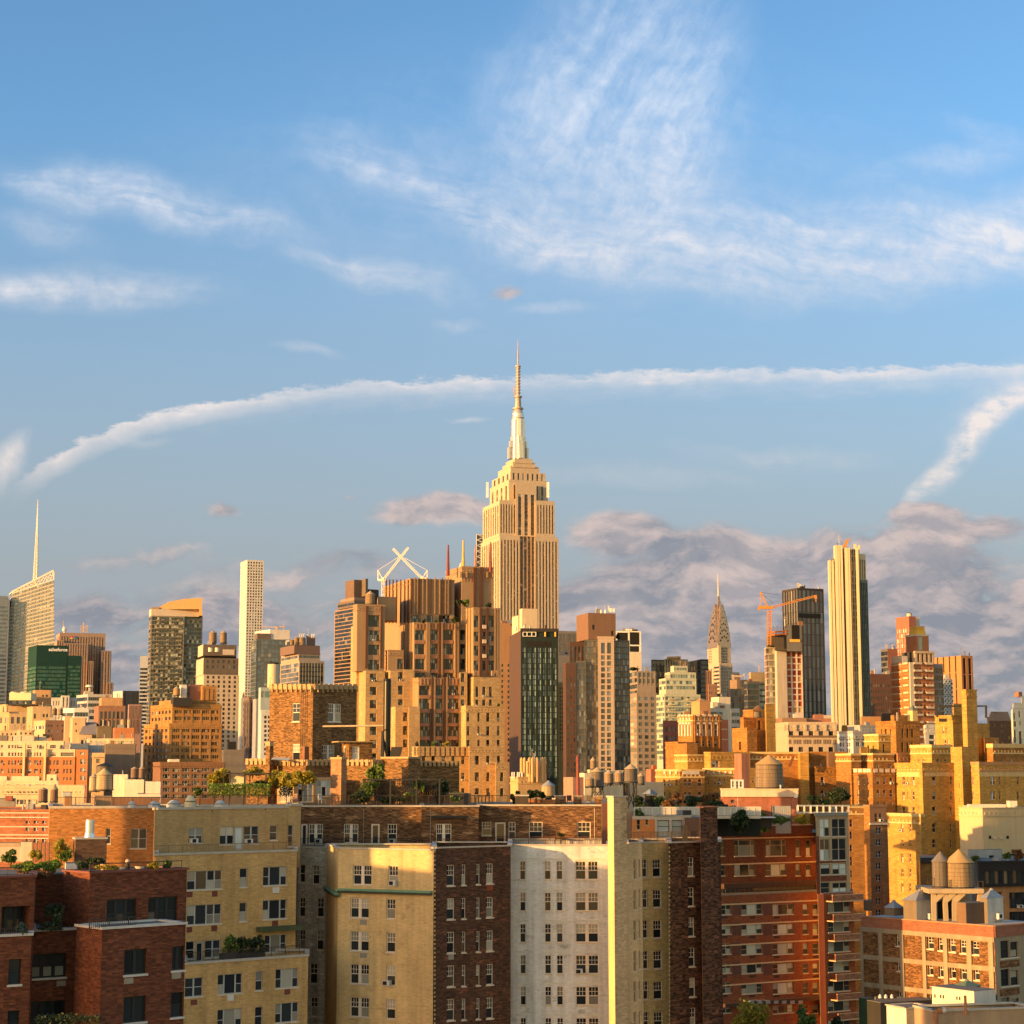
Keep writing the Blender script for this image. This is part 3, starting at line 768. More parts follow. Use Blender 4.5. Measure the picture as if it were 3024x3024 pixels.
m_ = MB(E_M); m_.cyl((cx, cy), px(17, pd), px(17, pd), zz(1238), zz(1222),24); m_.cyl((cx, cy), px(17, pd), px(11, pd), zz(1222), zz(1208),24); b.part('dome', m_)
m_ = MB(E_A)
for v, r in ((1236,18.5),(1207,16),(1172,12)): m_.cyl((cx, cy), px(r, pd), px(r, pd), zz(v + 2), zz(v - 2),20)
b.part('ring', m_)
m_ = MB(E_A)
m_.cyl((cx, cy), px(10, pd), px(8, pd), zz(1208), zz(1172),10)
m_.cyl((cx, cy), px(5, pd), px(4.5, pd), zz(1172), zz(1082),10)
for k in range(9): v = 1160 - k * 9; m_.cyl((cx, cy), px(7.5, pd), px(7.5, pd), zz(v + 1.6), zz(v - 1.6),8)
m_.cyl((cx, cy), px(2.6, pd), px(2.0, pd), zz(1082), zz(1035),8); m_.cyl((cx, cy), px(1.4, pd), px(.7, pd), zz(1035), zz(1004),8)
m_.cyl((cx, cy), px(8, pd), px(8, pd), zz(1084), zz(1080),10)
m_.bar((cx - px(12, pd), cy, zz(1168)),(cx - px(12, pd), cy, zz(1140)), px(4, pd))
b.part('antenna', m_)
m_ = MB(WHITEPAINT)
for u in (1437,1441,1616,1620):
    p = at(u, 1470, D0 + 5); m_.bar(p, (p.x, p.y, zv(1424, D0 + 5)),1.0)
b.part('whip_antenna', m_); b.finish()

# ---- lattice tower behind it
LAT = mat('pale_lattice', (.62,.58,.52),.5)
b = Bldg('lattice_tower', 'slim tower with zigzag bracing behind the tallest limestone tower', 1900, UP, stone('lattice_dark', (.16,.15,.15)), GDK, u=1418)
k = b.block(1407,1407,1432,1578, None, dep=15)
mb = MB(LAT)
for i in range(9):
    f = k['front']; z = f.z1 - i * 3.6 * 1.6
    mb.bar(f.p(0, z, .4), f.p(f.w, z - 2.9,.4),.9); mb.bar(f.p(f.w, z - 2.9,.4), f.p(0, z - 5.76,.4),.9)
f = k['front']; mb.bar(f.p(0, f.z0,.3), f.p(0, f.z1,.3),.7); mb.bar(f.p(0, f.z1 - .4,.3), f.p(f.w, f.z1 - .4,.3),.8); b.part('lattice', mb); b.finish()

# ---- slender white gridded tower
W432 = stone('white_concrete', (.70,.63,.54), var=.04, streak=.04)
b = Bldg('slender_tower', 'very slender white concrete tower with square gridded windows', 3000,22, W432, glass('grid_glass', (.03,.03,.03),(.09,.085,.08),(.45,.42,.36),.22,.05), u=745, fd=.8)
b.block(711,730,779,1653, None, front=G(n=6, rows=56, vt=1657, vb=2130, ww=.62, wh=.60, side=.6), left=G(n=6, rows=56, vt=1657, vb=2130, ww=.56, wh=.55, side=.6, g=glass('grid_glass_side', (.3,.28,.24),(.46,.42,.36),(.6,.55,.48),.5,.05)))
b.finish()

# ---- crystalline glass tower with slanted top and spire
CRY = glass('crystal_glass', (.16,.17,.16),(.26,.26,.24),(.36,.35,.31),.15,.04,.08,.7)
CRW = stone('crystal_spandrel', (.46,.43,.37), var=.06)
t = Thing('crystal_tower', 'pale faceted glass tower with slanted lattice crown and tall white spire', 'tower', (at(90,2277,2330).x, 2330,0))
Dd = 2330
def pz(u, v, D=Dd): return at(u, v, D)
A0, A1 = pz(37,1752), pz(-34,2290); B0, B1 = pz(159,1712), pz(163,2290)
cs = MB([CRW, CRW]); nfl = 50
def lerp(p, q, f): return p + (q - p) * f
back = Vector((-14.5,55,0)); lb = Vector((-14,40,0))
for (P0, P1, Q0, Q1) in ((A0 + lb, A1 + lb, A0, A1),(A0, A1, B0, B1),(B0, B1, B0 + back, B1 + back),(B0 + back, B1 + back, A0 + lb, A1 + lb)):
    cs.quad(P1, Q1, Q0, P0,0)
cs.poly([A0, B0, B0 + back, A0 + lb])
t.part('wall', cs)
nrm = Vector((0,-1.2,0)); n_ = 0
for i in range(46):
    f0, f1 = (i + .22) / 50,(i + .78) / 50
    for (P0, P1, Q0, Q1, nr, nm) in ((A0, A1, B0, B1, Vector((0,-.5,0)),12),(A0 + lb, A1 + lb, A0, A1, Vector((-.6,-.3,0)),3)):
        w = MB(CRY)
        for q in range(nm):
            s0, s1 = q / nm + .006,(q + 1) / nm - .006
            w.quad(lerp(lerp(P0, P1, f1), lerp(Q0, Q1, f1), s0) + nr, lerp(lerp(P0, P1, f1), lerp(Q0, Q1, f1), s1) + nr, lerp(lerp(P0, P1, f0), lerp(Q0, Q1, f0), s1) + nr, lerp(lerp(P0, P1, f0), lerp(Q0, Q1, f0), s0) + nr)
        t.part('window_band', w)
mb = MB(LAT)
L0, R0 = pz(36,1748), pz(159,1685)
for (P, Q) in ((L0, R0),):
    for k in range(13):
        f = k / 12; top = lerp(P, Q, f); bot = lerp(A0, B0, f); mb.bar(bot, top, 1.2)
        if k < 12: mb.bar(lerp(A0, B0, f), lerp(P, Q, (k + 1) / 12),.8)
    mb.bar(P, Q, 2.2); mb.bar(lerp(P, A0,.5), lerp(Q, B0,.5),1.2); mb.bar(Q, B0,1.8); mb.bar(A0, B0,1.6)
mb.bar(L0, L0 + lb, 1.6); mb.bar(R0, R0 + back, 1.6)
t.part('crown_lattice', mb)
SPW = mat('spire_white', (.72,.68,.62),.5, var=.03, streak=.03)
sp = MB(SPW); s0, s1 = pz(104,1735, Dd + 15), pz(112,1476, Dd + 15)
for (dx, dy) in ((-1,-1),(1,-1),(1,1),(-1,1)): sp.bar(s0 + Vector((dx * 2.4, dy * 2.4,-12)), lerp(s0, s1,.62) + Vector((dx * .9, dy * .9,0)),1.5,0,.7)
for k in range(14):
    f = k * .044; r = 2.4 - 1.5 * f / .62; c = lerp(s0, s1, f); c2 = lerp(s0, s1, f + .044)
    sp.bar(c + Vector((-r, -r, 0)), c2 + Vector((r, -r, 0)),.7); sp.bar(c + Vector((-r, -r, 0)), c + Vector((r, -r, 0)),.7)
sp.bar(lerp(s0, s1,-.04), lerp(s0, s1,.62),2.4,0,1.4); sp.bar(lerp(s0, s1,.60), s1,2.4,0,.5)
t.part('spire', sp)
t = Bldg('banded_tower', 'rounded pale banded tower cut off beside the crystal tower', 2300,30, CRW, CRY, u=5)
t.block(-60,-60,29,1766, None, front=B_(fl=5.0, wh=.55, vb=2100, top=8), dep=30); t.block(-60,-60,22,1757,1768, D=2305, dep=20, name='crown'); t.finish()

# ---- green glass slab with lettering
b = Bldg('green_glass_tower', 'green glass office slab with stepped top and white lettering', 2200, UP, stone('green_spandrel', (.005,.040,.032), var=.1), GG, u=150)
bd = dict(fl=4.6, wh=.62, top=24, vb=2080, gap=.25)
k = b.block(84,109,200,1905, None, front=B_(panes=10, **bd), left=B_(panes=4, g=glass('green_side', (.03,.12,.085),(.07,.17,.12),(.16,.22,.15),.3,.08,.1,.6), **bd))
k2 = b.block(200,200,240,1936, None, front=B_(panes=5, fl=4.6, wh=.62, top=11, vb=2080, gap=.25), dep=25, D=2208)
tc = bpy.data.curves.new('sign_lettering', 'FONT'); tc.body = 'salesforce'; tc.size = px(13.5,2200); tc.extrude = .4; tc.offset = .12; tc.align_x = 'CENTER'
to = bpy.data.objects.new('tmp', tc); COL.objects.link(to)
dg = bpy.context.evaluated_depsgraph_get(); me = bpy.data.meshes.new_from_object(to.evaluated_get(dg)); bpy.data.objects.remove(to)
me.materials.clear(); SIGNW = mat('sign_white', (.85,.84,.82),.5, var=0.0, streak=0.0); me.materials.append(SIGNW)
f = k['front']; sp_ = f.p(f.s(172), f.z(172,1923),.7); so_ = link('sign_lettering', me, b.o, b.loc(sp_)); so_.rotation_euler = (pi / 2,0, f.rz)
b.finish()

# ---- stone slab with the coloured fan emblem
RKW = stone('rock_limestone', (.36,.25,.19), var=.06); RKS = stone('rock_spandrel', (.17,.12,.10))
b = Bldg('stone_slab_tower', 'ribbed brown limestone slab with tiered shoulders and a small coloured fan emblem', 2500, UP, RKW, GF, u=245, fd=.8)
sx = dict(ww=.42, fl=4.0, wh=.5, sp=RKS, spd=.6)
k = b.block(166,176,312,1868, None, front=S(n=16, vb=2060, top=5, **sx), left=S(n=3, vb=2060, top=5, **sx))
b.block(160,168,190,1890, None, front=S(n=3, vb=2060, **sx), D=2490, dep=12, name='wing')
b.block(190,190,260,1899, None, front=S(n=9, vb=2060, **sx), D=2485, dep=12, name='wing')
b.block(262,262,276,1952, None, front=S(n=2, vb=2060, **sx), D=2484, dep=12, name='wing')
b.block(300,300,327,1921, None, front=S(n=3, vb=2060, **sx), D=2492, dep=20, name='wing')
b.block(316,316,333,2015, None, front=S(n=2, vb=2060, **sx), D=2488, dep=20, name='wing')
f = k['front']; c0 = f.p(f.s(216), f.z(216,1887),1.0)
for i, c in enumerate(((.75,.55,.08),(.75,.25,.05),(.6,.05,.08),(.35,.1,.4),(.08,.2,.6),(.1,.45,.2))):
    em = MB(mat('emblem_%s' % ['yellow', 'orange', 'red', 'purple', 'blue', 'green'][i], c, .6, var=0, streak=0)); a0, a1 = pi - pi * i / 6, pi - pi * (i + 1) / 6; r = px(9,2500)
    P = [(c0[0], c0[1], c0[2])] + [(c0[0] + f.a[0] * cos(a) * r, c0[1] + f.a[1] * cos(a) * r, c0[2] + sin(a) * r) for a in (a1,(a0 + a1) / 2, a0)]
    em.poly(P); em.poly([Vector(p) + Vector((0,.4,0)) for p in reversed(P)]); b.part('emblem_feather', em)
mb = MB(mat('white_dome', (.75,.68,.60),.5)); p = at(190,1866,2510)
mb.cyl(p, px(2.5,2500), px(2.5,2500), zv(1872,2510), zv(1862,2510),8); mb.cyl((p.x, p.y), px(6,2500), px(7,2500), zv(1864,2510), zv(1858,2510),12); mb.cyl((p.x, p.y), px(7,2500), px(2,2500), zv(1858,2510), zv(1851,2510),12); b.part('radome', mb)
mb = MB(E_A); p = at(247,1868,2510); mb.bar(p, (p.x, p.y, zv(1838,2510)),1.2)
for dx in (-4,-2,3,5): mb.bar((p.x + dx, p.y, p.z),(p.x + dx, p.y, zv(1846,2510)),.8)
for v in (1862,1854): mb.bar((p.x - 5, p.y, zv(v, 2510)),(p.x + 6, p.y, zv(v, 2510)),.8)
q = at(186,1866,2510); mb.bar(q, (q.x, q.y, zv(1832,2510)),.8); b.part('antenna', mb); b.finish()

# ---- black and white striped slab, dark striped slab, pale tops far behind
WHT = stone('white_precast', (.60,.58,.55), var=.04, streak=.04)
b = Bldg('striped_slab', 'narrow slab tower striped black and white by floors', 2000, UP, WHT, GDK, u=428)
b.block(414,414,445,1937, None, front=B_(fl=4.1, wh=.6, top=12, vb=2200), dep=25); b.finish()
b = Bldg('dark_ribbed_slab', 'low dark slab with thin vertical ribs and a pale end wall', 2300, UP, stone('dark_rib', (.13,.10,.10)), GDK, u=385)
b.block(334,364,416,2040, None, front=S(n=14, ww=.5, fl=50, wh=.98, vb=2250, top=1.5), wall=stone('dark_rib', (.13,.10,.10)), lwall=WHT); b.finish()

# ---- tower with the golden sloped top
TG = stone('gold_metal_panel', (.46,.29,.13), var=.05); CRM = stone('cream_panel', (.62,.50,.38), var=.04)
b = Bldg('glass_apartment_tower', 'dark glass apartment tower with golden sloped crown', 1500, UP, stone('tower_mullion', (.23,.20,.15)), glass('apt_glass', (.012,.014,.013),(.07,.075,.06),(.42,.40,.28),.22,.06), u=510)
bd = dict(fl=3.25, wh=.74, vb=2150, top=.6, gap=.3)
k = b.block(440,447,545,1818, None, front=B_(panes=13, **bd), left=B_(panes=2, **bd))
b.block(545,545,597,1815, None, front=B_(panes=7, **bd), D=1512, dep=22)
b.block(441,447,588,1798,1818, wall=CRM, D=1502, name='crown_band', dep=20)
b.block(448,448,470,1793,1800, wall=TG, D=1503, name='crown', dep=14)
cr = MB(TG); pts = [(468,1799),(468,1793),(500,1777),(540,1769),(597,1765),(597,1818),(588,1818),(588,1799)]
fr = [at(u, v, 1506) for u, v in pts]; bk = [p + Vector((-4,22,0)) for p in fr]
cr.poly(list(reversed(fr))); cr.poly(bk)
for i in range(len(fr)):
    j = (i + 1) % len(fr); cr.quad(fr[i], fr[j], bk[j], bk[i])
b.part('crown', cr)
rnd = random.Random(5); mb = MB(stone('balcony_pale', (.55,.47,.33)))
f = k['front']
for j in range(28):
    for q in (2,4,6,8,10,11):
        if rnd.random() < .75:
            z = f.z1 - 1.6 - j * 3.25 - 1.6; x = f.w * (q + .1) / 13; mb.box(f.p(x, z, 1.2)[:2], f.a, f.w / 13 * .85,1.2, z - .2, z + .25)
b.part('balconies', mb, kind='stuff'); b.finish()

# ---- beige hotel tower with two tanks
BEI = stone('beige_brick', (.52,.41,.30), var=.05); TPE = stone('taupe_panel', (.14,.11,.09))
b = Bldg('beige_tower', 'beige tower with dark grey top storeys and square windows', 1150, UP, BEI, GF, u=640)
b.block(580,602,707,1992, None, front=G(n=6, fl=2.78, ww=.44, wh=.6, vb=2240, top=.2, side=1), left=None)
b.block(580,601,705,1943,1992, front=G(n=6, fl=3.2, ww=.40, wh=.62, top=.5, side=1), wall=TPE, lwall=BEI, name='upper_wall')
b.block(585,600,699,1903,1936, wall=TPE, lwall=BEI, D=1153, name='penthouse')
b.block(590,604,698,1934,1945, wall=DARK, D=1155, name='louvre_band')
k = b.blocks[2]['front']; b.strip(k, 'roof_panel', CRM, 658,1918,692,1934,.3)
b.extra('dish', mat('dish_cream', (.75,.66,.48)), lambda m: [m.cyl(at(u, 1920,1148), px(6,1150), px(6,1150), zv(1925,1148), zv(1913,1148),14) for u in (621,641)])
b.finish()
water_tank('pale brown water tank on the beige tower, the wider one', 615,638,1862,1869,1897,1158,1903, roofm=TANKROOF)
water_tank('pale brown water tank on the beige tower, beside its twin', 648,668,1862,1869,1897,1158,1903, roofm=TANKROOF)

# ---- blue glass tower, brown hotel, gold cylinder, dark slabs below them
b = Bldg('blue_glass_tower', 'blue grey glass tower with a white box on its roof', 1600, UP, stone('blue_mullion', (.13,.14,.15)), GB, u=800)
b.block(742,757,858,1887, None, front=B_(fl=3.6, wh=.8, vb=2220, top=1, panes=9, gap=.5), left=B_(fl=3.6, wh=.8, vb=2220, top=1, panes=2))
b.block(752,760,800,1870,1889, wall=TPE, D=1602, dep=20, name='penthouse'); b.block(753,797,856,1859,1888, wall=stone('white_box', (.66,.60,.54)), D=1606, dep=20, name='penthouse')
mb = MB(E_A); p, q = at(775,1852,1610), at(840,1851,1610); mb.bar(p, q, .8); mb.bar(at(838,1858,1610), at(838,1844,1610),.7); mb.bar(at(815,1858,1610), at(820,1851,1610),2.4); b.part('roof_rig', mb); b.finish()
HB = stone('hotel_brown', (.17,.11,.09), var=.06)
b = Bldg('hotel_tower', 'stout tower with a brown flat top band and gridded glass sides', 1300,24, stone('hotel_frame', (.36,.28,.22)), glass('hotel_glass', (.03,.035,.04),(.13,.14,.14),(.3,.3,.27),.2,.05), u=890)
b.block(828,884,958,1951, None, front=S(n=8, ww=.88, fl=3.2, wh=.75, vb=2090, top=1.5, g=GDK, sp=STEEL), left=B_(fl=3.2, wh=.84, vb=2090, top=1.2, panes=7))
b.block(830,882,946,1927,1951, D=1306, front=B_(fl=8, rows=1, wh=.5, top=1), left=B_(fl=8, rows=1, wh=.5, top=1), name='upper_wall')
b.block(828,869,945,1905,1930, wall=HB, D=1304, name='crown_band')
b.block(905,905,930,1880,1905, wall=HB, D=1316, dep=10, name='penthouse')
b.extra('pipe_rack', LAT, lambda m: [m.bar(at(u, 1884,1315), at(u, 1871,1315),.5) for u in (884,890,896,921,927)] + [m.bar(at(884,1872,1315), at(900,1872,1315),.5), m.bar(at(845,1905,1308), at(845,1893,1308),.8), m.bar(at(845,1893,1308), at(855,1893,1308),.8)]); b.finish()
for u0, u1, w in ((866,884, 'middle of the roof cluster'),(880,902, 'tallest of the roof cluster'),(856,867, 'small one with a pale cap')):
    water_tank('brown tank on the brown topped hotel tower, ' + w, u0, u1,1879 if u1 - u0 > 12 else 1887,1884 if u1 - u0 > 12 else 1891,1904,1312,1906)
t = Thing('round_tower', 'pale gold cylindrical shaft in front of the blue glass tower', 'tower', at(808,2277,1250))
mb = MB(stone('gold_shaft', (.60,.50,.33), var=.04)); p = at(808,1960,1266); mb.cyl(p, px(17.5,1250), px(17.5,1250),0, zv(1958,1250),24); t.part('wall', mb)
mb = MB(DARK); mb.cyl(p, px(15,1250), px(15,1250), zv(1958,1250), zv(1953,1250),14); mb.cyl((p.x - 2, p.y), px(5,1250), px(4,1250), zv(1953,1250), zv(1949,1250),8); t.part('roof_plant', mb)
b = Bldg('dark_slab', 'dark brown windowless slab between the slender tower and the teal block', 900, UP, stone('dark_slab_brick', (.10,.075,.065)), GDK, u=745)
b.block(720,737,770,2067, None, front=S(n=3, ww=.3, fl=3.2, wh=.5, vb=2240), left=S(n=2, ww=.3, fl=3.2, wh=.5, vb=2240)); b.block(724,735,745,2058,2068, D=903, wall=HB, name='penthouse'); b.finish()
b = Bldg('grey_slab', 'plain blue grey party wall slab beside the dark brown slab', 880, UP, stone('blue_grey_render', (.27,.28,.32)), GDK, u=775)
b.block(747,757,800,2064, None); b.finish()
b = Bldg('pale_tower', 'narrow pale tower with small dark windows down its edge', 1000, UP, stone('pale_edge', (.50,.46,.42)), GDK, u=715)
b.block(706,712,733,2062, None, front=G(n=1, fl=3.3, ww=.35, wh=.45, vb=2250), dep=20); b.finish()
b = Bldg('teal_glass_building', 'stepped teal glass block behind the brick penthouse tower', 850, UP, stone('teal_frame', (.38,.44,.44)), GT, u=785)
b.block(764,770,830,2030, None, front=B_(fl=4, wh=.7, vb=2090), dep=20); b.finish()
b = Bldg('white_building', 'white block with a column of dark square windows beside the brick tower', 700, UP, stone('white_render', (.68,.64,.60)), GDK, u=790)
b.block(767,771,815,2103, None, front=G(cols=[(780,788),(791,799)], rows=[(2114 + 13.5 * i, 2122 + 13.5 * i) for i in range(9)]), dep=15, coping=.8); b.finish()

# ---- dark banded tower with the two luffing cranes behind
DB = stone('dark_band_wall', (.27,.18,.13), var=.05)
b = Bldg('dark_banded_tower', 'dark glass tower with thin pale floor bands and a blocky brown roof', 1100,30, DB, GDK, u=1040)
b.block(988,1058,1105,1792, None, front=B_(fl=2.3, wh=.76, vb=2040, top=.5, g=GDK), left=B_(fl=2.3, wh=.76, vb=2040, top=.5, g=GDK, gap=.05))
b.block(997,1046,1100,1772,1792, D=1106, wall=TPE, left=B_(rows=1, fl=3, wh=.7), front=B_(rows=1, fl=3, wh=.7), name='setback'); b.block(1006,1046,1098,1764,1774, D=1110, wall=DB, name='setback')
b.block(1020,1046,1086,1712,1765, D=1114, wall=stone('roof_brown', (.15,.10,.075)), name='penthouse'); b.block(1046,1080,1087,1709,1760, D=1112, wall=TPE, name='penthouse'); b.block(1082,1084,1118,1740,1790, D=1116, wall=STEEL, name='penthouse'); b.finish()
CRN = mat('crane_white', (.78,.72,.62),.5, var=.03, streak=.03)
def lattice(mb, p, q, w, n, t):
    p, q = Vector(p), Vector(q); d = (q - p).normalized(); x = d.cross(Vector((0,1,0))); x = x.normalized() if x.length > .05 else Vector((1,0,0)); y = d.cross(x)
    K = [x * w / 2 * i + y * w / 2 * j for i, j in ((-1,-1),(1,-1),(1,1),(-1,1))]
    for k in K: mb.bar(p + k, q + k, t)
    for i in range(n):
        a, c = p + (q - p) * i / n, p + (q - p) * (i + 1) / n
        for j in range(4): mb.bar(a + K[j], c + K[(j + 1) % 4], t * .6)
def luffer(label, base, foot, tip, tail, D, m, name='tower_crane'):
    t = Thing(name, label, 'crane', (at(*base, D).x, D, 0), 'cranes on the skyline')
    mb = MB(m); fp = at(*foot, D); lattice(mb, (fp.x, D, zv(base[1], D)),(fp.x, D, fp.z), px(7, D),10, px(1.6, D)); t.part('mast', mb)
    mb = MB(m); lattice(mb, fp, at(*tip, D), px(5, D),22, px(1.7, D)); t.part('jib', mb)
    s_ = 1 if tail[0] > foot[0] else -1
    mb = MB(m); mb.bar(fp + Vector((px(8, D) * -s_, 0,0)), at(tail[0], foot[1], D), px(7, D)); t.part('counter_deck', mb)
    mb = MB(m); ap = at(tail[0], tail[1], D); mb.bar(at(tail[0], foot[1], D), ap, px(3, D)); mb.bar(fp, ap, px(2.4, D)); t.part('a_frame', mb)
    mb = MB(m); mb.bar(ap, (at(*tip, D) - fp) * .8 + fp, px(1.0, D)); t.part('pendant_line', mb)
    mb = MB(m); mb.box((fp.x - px(4, D), D - px(5, D)),(1,0), px(8, D), px(6, D), fp.z, fp.z + px(7, D)); t.part('cab', mb)
luffer('white luffing crane leaning towards the tallest tower', (1129,1900),(1131,1713),(1206,1617),(1116,1684),1500, CRN)
luffer('white luffing crane leaning away from the tallest tower', (1254,1900),(1247,1709),(1160,1620),(1261,1684),1520, CRN)

# ---- orange slab and black green glass tower in front of the tallest one
OS = stone('orange_brick_slab', (.42,.22,.10), var=.05)
b = Bldg('orange_slab', 'plain orange brown slab with two columns of small dark windows', 900, UP, OS, GDK, u=1490)
b.block(1478,1478,1545,1848, None, front=G(cols=[(1481,1487),(1499,1505)], rows=[(1961 + 15.6 * i, 1969 + 15.6 * i) for i in range(19)]), dep=18); b.block(1478,1478,1508,1840,1852, D=903, dep=10, name='penthouse'); b.finish()
BG = stone('black_green_frame', (.012,.024,.024), var=.05); DBR = stone('dark_brown_end', (.09,.055,.040), var=.04, streak=.05)
b = Bldg('green_black_hotel', 'slim black and green glass tower with a plain dark brown end wall', 780,8, BG, glass('hotel_green_glass', (.03,.05,.05),(.08,.13,.13),(.30,.42,.43),.68,.04,.3,.25), u=1590)
k = b.block(1504,1538,1648,1862, None, front=S(n=7, ww=.70, fl=2.27, wh=.84, vt=1912, vb=2310, side=.3, panes=2, gap=.35, sp=stone('green_panel', (.012,.03,.024)), mull=BG), lwall=DBR, roof=ROOF)
f = k['front']
b.strip(f, 'dark_louvre', DARK, 1556,1894,1628,1910,.05)
b.strip(f, 'canopy', STEEL, 1536,1856,1649,1866,.6)
b.extra('pipe_frame', WHITEPAINT, lambda m: [m.bar(f.p(f.s(u), f.z(u, 1879),.3), f.p(f.s(u), f.z(u, 1867),.3),.3) for u in (1544,1556,1570,1582)] + [m.bar(f.p(f.s(1544), f.z(1544, v),.3), f.p(f.s(1582), f.z(1582, v),.3),.25) for v in (1867,1879)])
b.extra('yellow_vent', stone('vent_gold', (.65,.42,.10)), lambda m: [m.cyl(f.p(f.s(u),0,.5),.35,.35, f.z(u, 1880), f.z(u, 1867),10) for u in (1610,1640)])
b.extra('roof_tank', stone('roof_white', (.7,.66,.58)), lambda m: [m.cyl((at(u, 1858,786).x, 786), px(4.5,780), px(2,780), zv(1862,786), zv(1848,786),12) for u in (1523,1547,1566)])
b.finish()
b = Bldg('cream_penthouse_block', 'cream windowless double box on the roof line before the tallest tower', 840, UP, stone('cream_box', (.66,.52,.34), var=.04), u=1550)
b.block(1512,1530,1560,1818,1870, z0=0, name='wall'); b.block(1534,1542,1587,1797,1870, D=836, z0=0); b.finish()
b = Bldg('grey_office', 'grey ribbed office block glimpsed between two dark towers', 1500, UP, stone('grey_office_wall', (.20,.18,.17)), GDK, u=1672)
b.block(1648,1648,1720,1863, None, front=S(n=18, ww=.6, fl=8, wh=.86, vb=2000, top=2), dep=25); b.finish()
b = Bldg('gable_building', 'small tan building with a sloped bronze roof squeezed between towers', 1200, UP, stone('tan_ornate', (.42,.30,.21)), GF, u=1672)
k = b.block(1648,1648,1700,1935, None, front=G(n=3, fl=6, ww=.4, wh=.6, vb=2010, top=6), dep=14); b.extra('roof', mat('bronze_roof', (.28,.19,.13)), lambda m: pyramid(m, k, k['z1'], k['z1'] + px(16,1200),.7)); b.finish()
b = Bldg('orange_sliver', 'thin orange brick sliver of a building with small windows between towers', 820, UP, stone('orange_sliver_brick', (.56,.33,.14)), GDK, u=1655)
b.block(1640,1647,1668,2015, None, front=G(cols=[(1653,1656),(1660,1663)], rows=[(2030 + 12 * i, 2036 + 12 * i) for i in range(16)]), left=None, dep=12); b.finish()

# ---- glass and masonry apartment tower
MS = stone('masonry_buff', (.46,.35,.26), var=.05); BR = stone('dark_red_brown', (.085,.048,.038), var=.06)
GA = glass('apartment_glass', (.03,.036,.04),(.10,.115,.125),(.22,.23,.23),.25,.07,.06,.6)
MU = stone('grey_mullion', (.12,.11,.10))
b = Bldg('apartment_tower', 'tall grey glass apartment tower with a buff masonry bay and a brown roof block', 760,10, MS, GA, u=1780)
bd = dict(fl=2.45, wh=.84, vb=2300, top=.4, gap=.2, g=GA, mull=MU)
b.block(1726,1726,1767,1889, None, front=B_(panes=6, **bd), wall=MU, dep=18, name='glass_wing')
kc = b.block(1765,1765,1813,1885, None, front=G(cols=[(1775,1787),(1793,1805)], rows=[(1898,1930)] + [(1935 + 17.6 * i, 1948 + 17.6 * i) for i in range(21)], st='two', level='far'), D=756, dep=20, name='masonry_bay', coping=.8)
b.block(1812,1812,1859,1891, None, front=B_(panes=7, **bd), wall=MU, D=762, dep=18, name='glass_wing')
b.block(1680,1682,1729,1895, None, front=S(n=4, ww=.6, fl=2.45, wh=.8, vb=2300, top=2, g=GA, sp=BR), wall=BR, D=768, dep=14, name='brown_wing')
b.block(1700,1702,1730,1952, None, front=B_(panes=4, **bd), wall=MU, D=758, dep=10, name='glass_wing')
b.block(1662,1671,1702,1958, None, front=G(n=3, fl=2.45, ww=.42, wh=.6, vt=1996, vb=2300), wall=BR, D=757, dep=12, name='brown_wing')
RB = stone('roof_block_brown', (.19,.11,.072), var=.04)
kr = b.block(1702,1737,1818,1810,1888, wall=RB, D=764, al=16, name='roof_block')
f = kr['front']; b.strip(f, 'louvre', DARK, 1749,1845,1755,1859,.02); b.strip(f, 'louvre', DARK, 1805,1863,1811,1877,.02)
b.extra('roof_plant', stone('roof_white', (.7,.66,.58)), lambda m: [m.cyl((at(u, 1808,768).x, 768), px(4,760), px(2.5,760), zv(1812,768), zv(1801,768),10) for u in (1765,1775,1788)] + [m.bar(at(1803,1808,768), at(1803,1796,768),.8), m.bar(at(1812,1808,768), at(1812,1797,768),.8), m.bar(at(1761,1810,768), at(1761,1799,768),.2)])
b.finish()
plant('roof_tree', 'dark tree on the roof edge behind the brown roof block', 1824,1888,1871,22,775, leafmat('dark_leaf', (.02,.035,.012),(.04,.06,.02)),260,.5)
b = Bldg('framed_tower', 'tower topped by a white frame holding two dark panels', 1000,10, CRM, GF, u=1860)
k = b.block(1815,1815,1893,1863, None, front=G(rects=[(1823,1868,1855,1905),(1860,1867,1889,1904),(1860,1908,1888,1926)], g=DARK), wall=stone('white_frame', (.70,.66,.60)), dep=14, D=1010)
b.block(1848,1860,1894,1925, None, wall=CRM, D=1000, dep=14, name='lower_wall'); b.extra('roof_clutter', stone('roof_white', (.7,.66,.58)), lambda m: [m.bar(at(u, 1862,1012), at(u + 3,1858,1012),1.0) for u in (1849,1856,1862)]); b.finish()
MS2 = stone('grey_buff_masonry', (.27,.215,.17))
b = Bldg('grey_apartment_tower', 'grey masonry apartment tower with gold lit corner and roof planting', 900,10, MS2, GA, u=1900)
b.block(1855,1882,1936,1982, None, front=S(n=4, ww=.7, fl=3, wh=.7, vt=1986, vb=2040, g=GA), left=B_(fl=3, wh=.66, vt=1986, vb=2300, panes=3, g=GA, mull=MS2))
b.block(1859,1880,1938,2046, None, front=G(n=3, fl=3.05, ww=.62, wh=.56, vb=2300, st='two'), left=B_(fl=3.05, wh=.6, vb=2300, panes=2, g=GY), D=897, dep=12); b.finish()
plant('roof_tree', 'dark shrub row on the grey apartment tower roof', 1880,1983,1968,46,905, leafmat('dark_leaf', (.02,.035,.012),(.04,.06,.02)),300,.5)

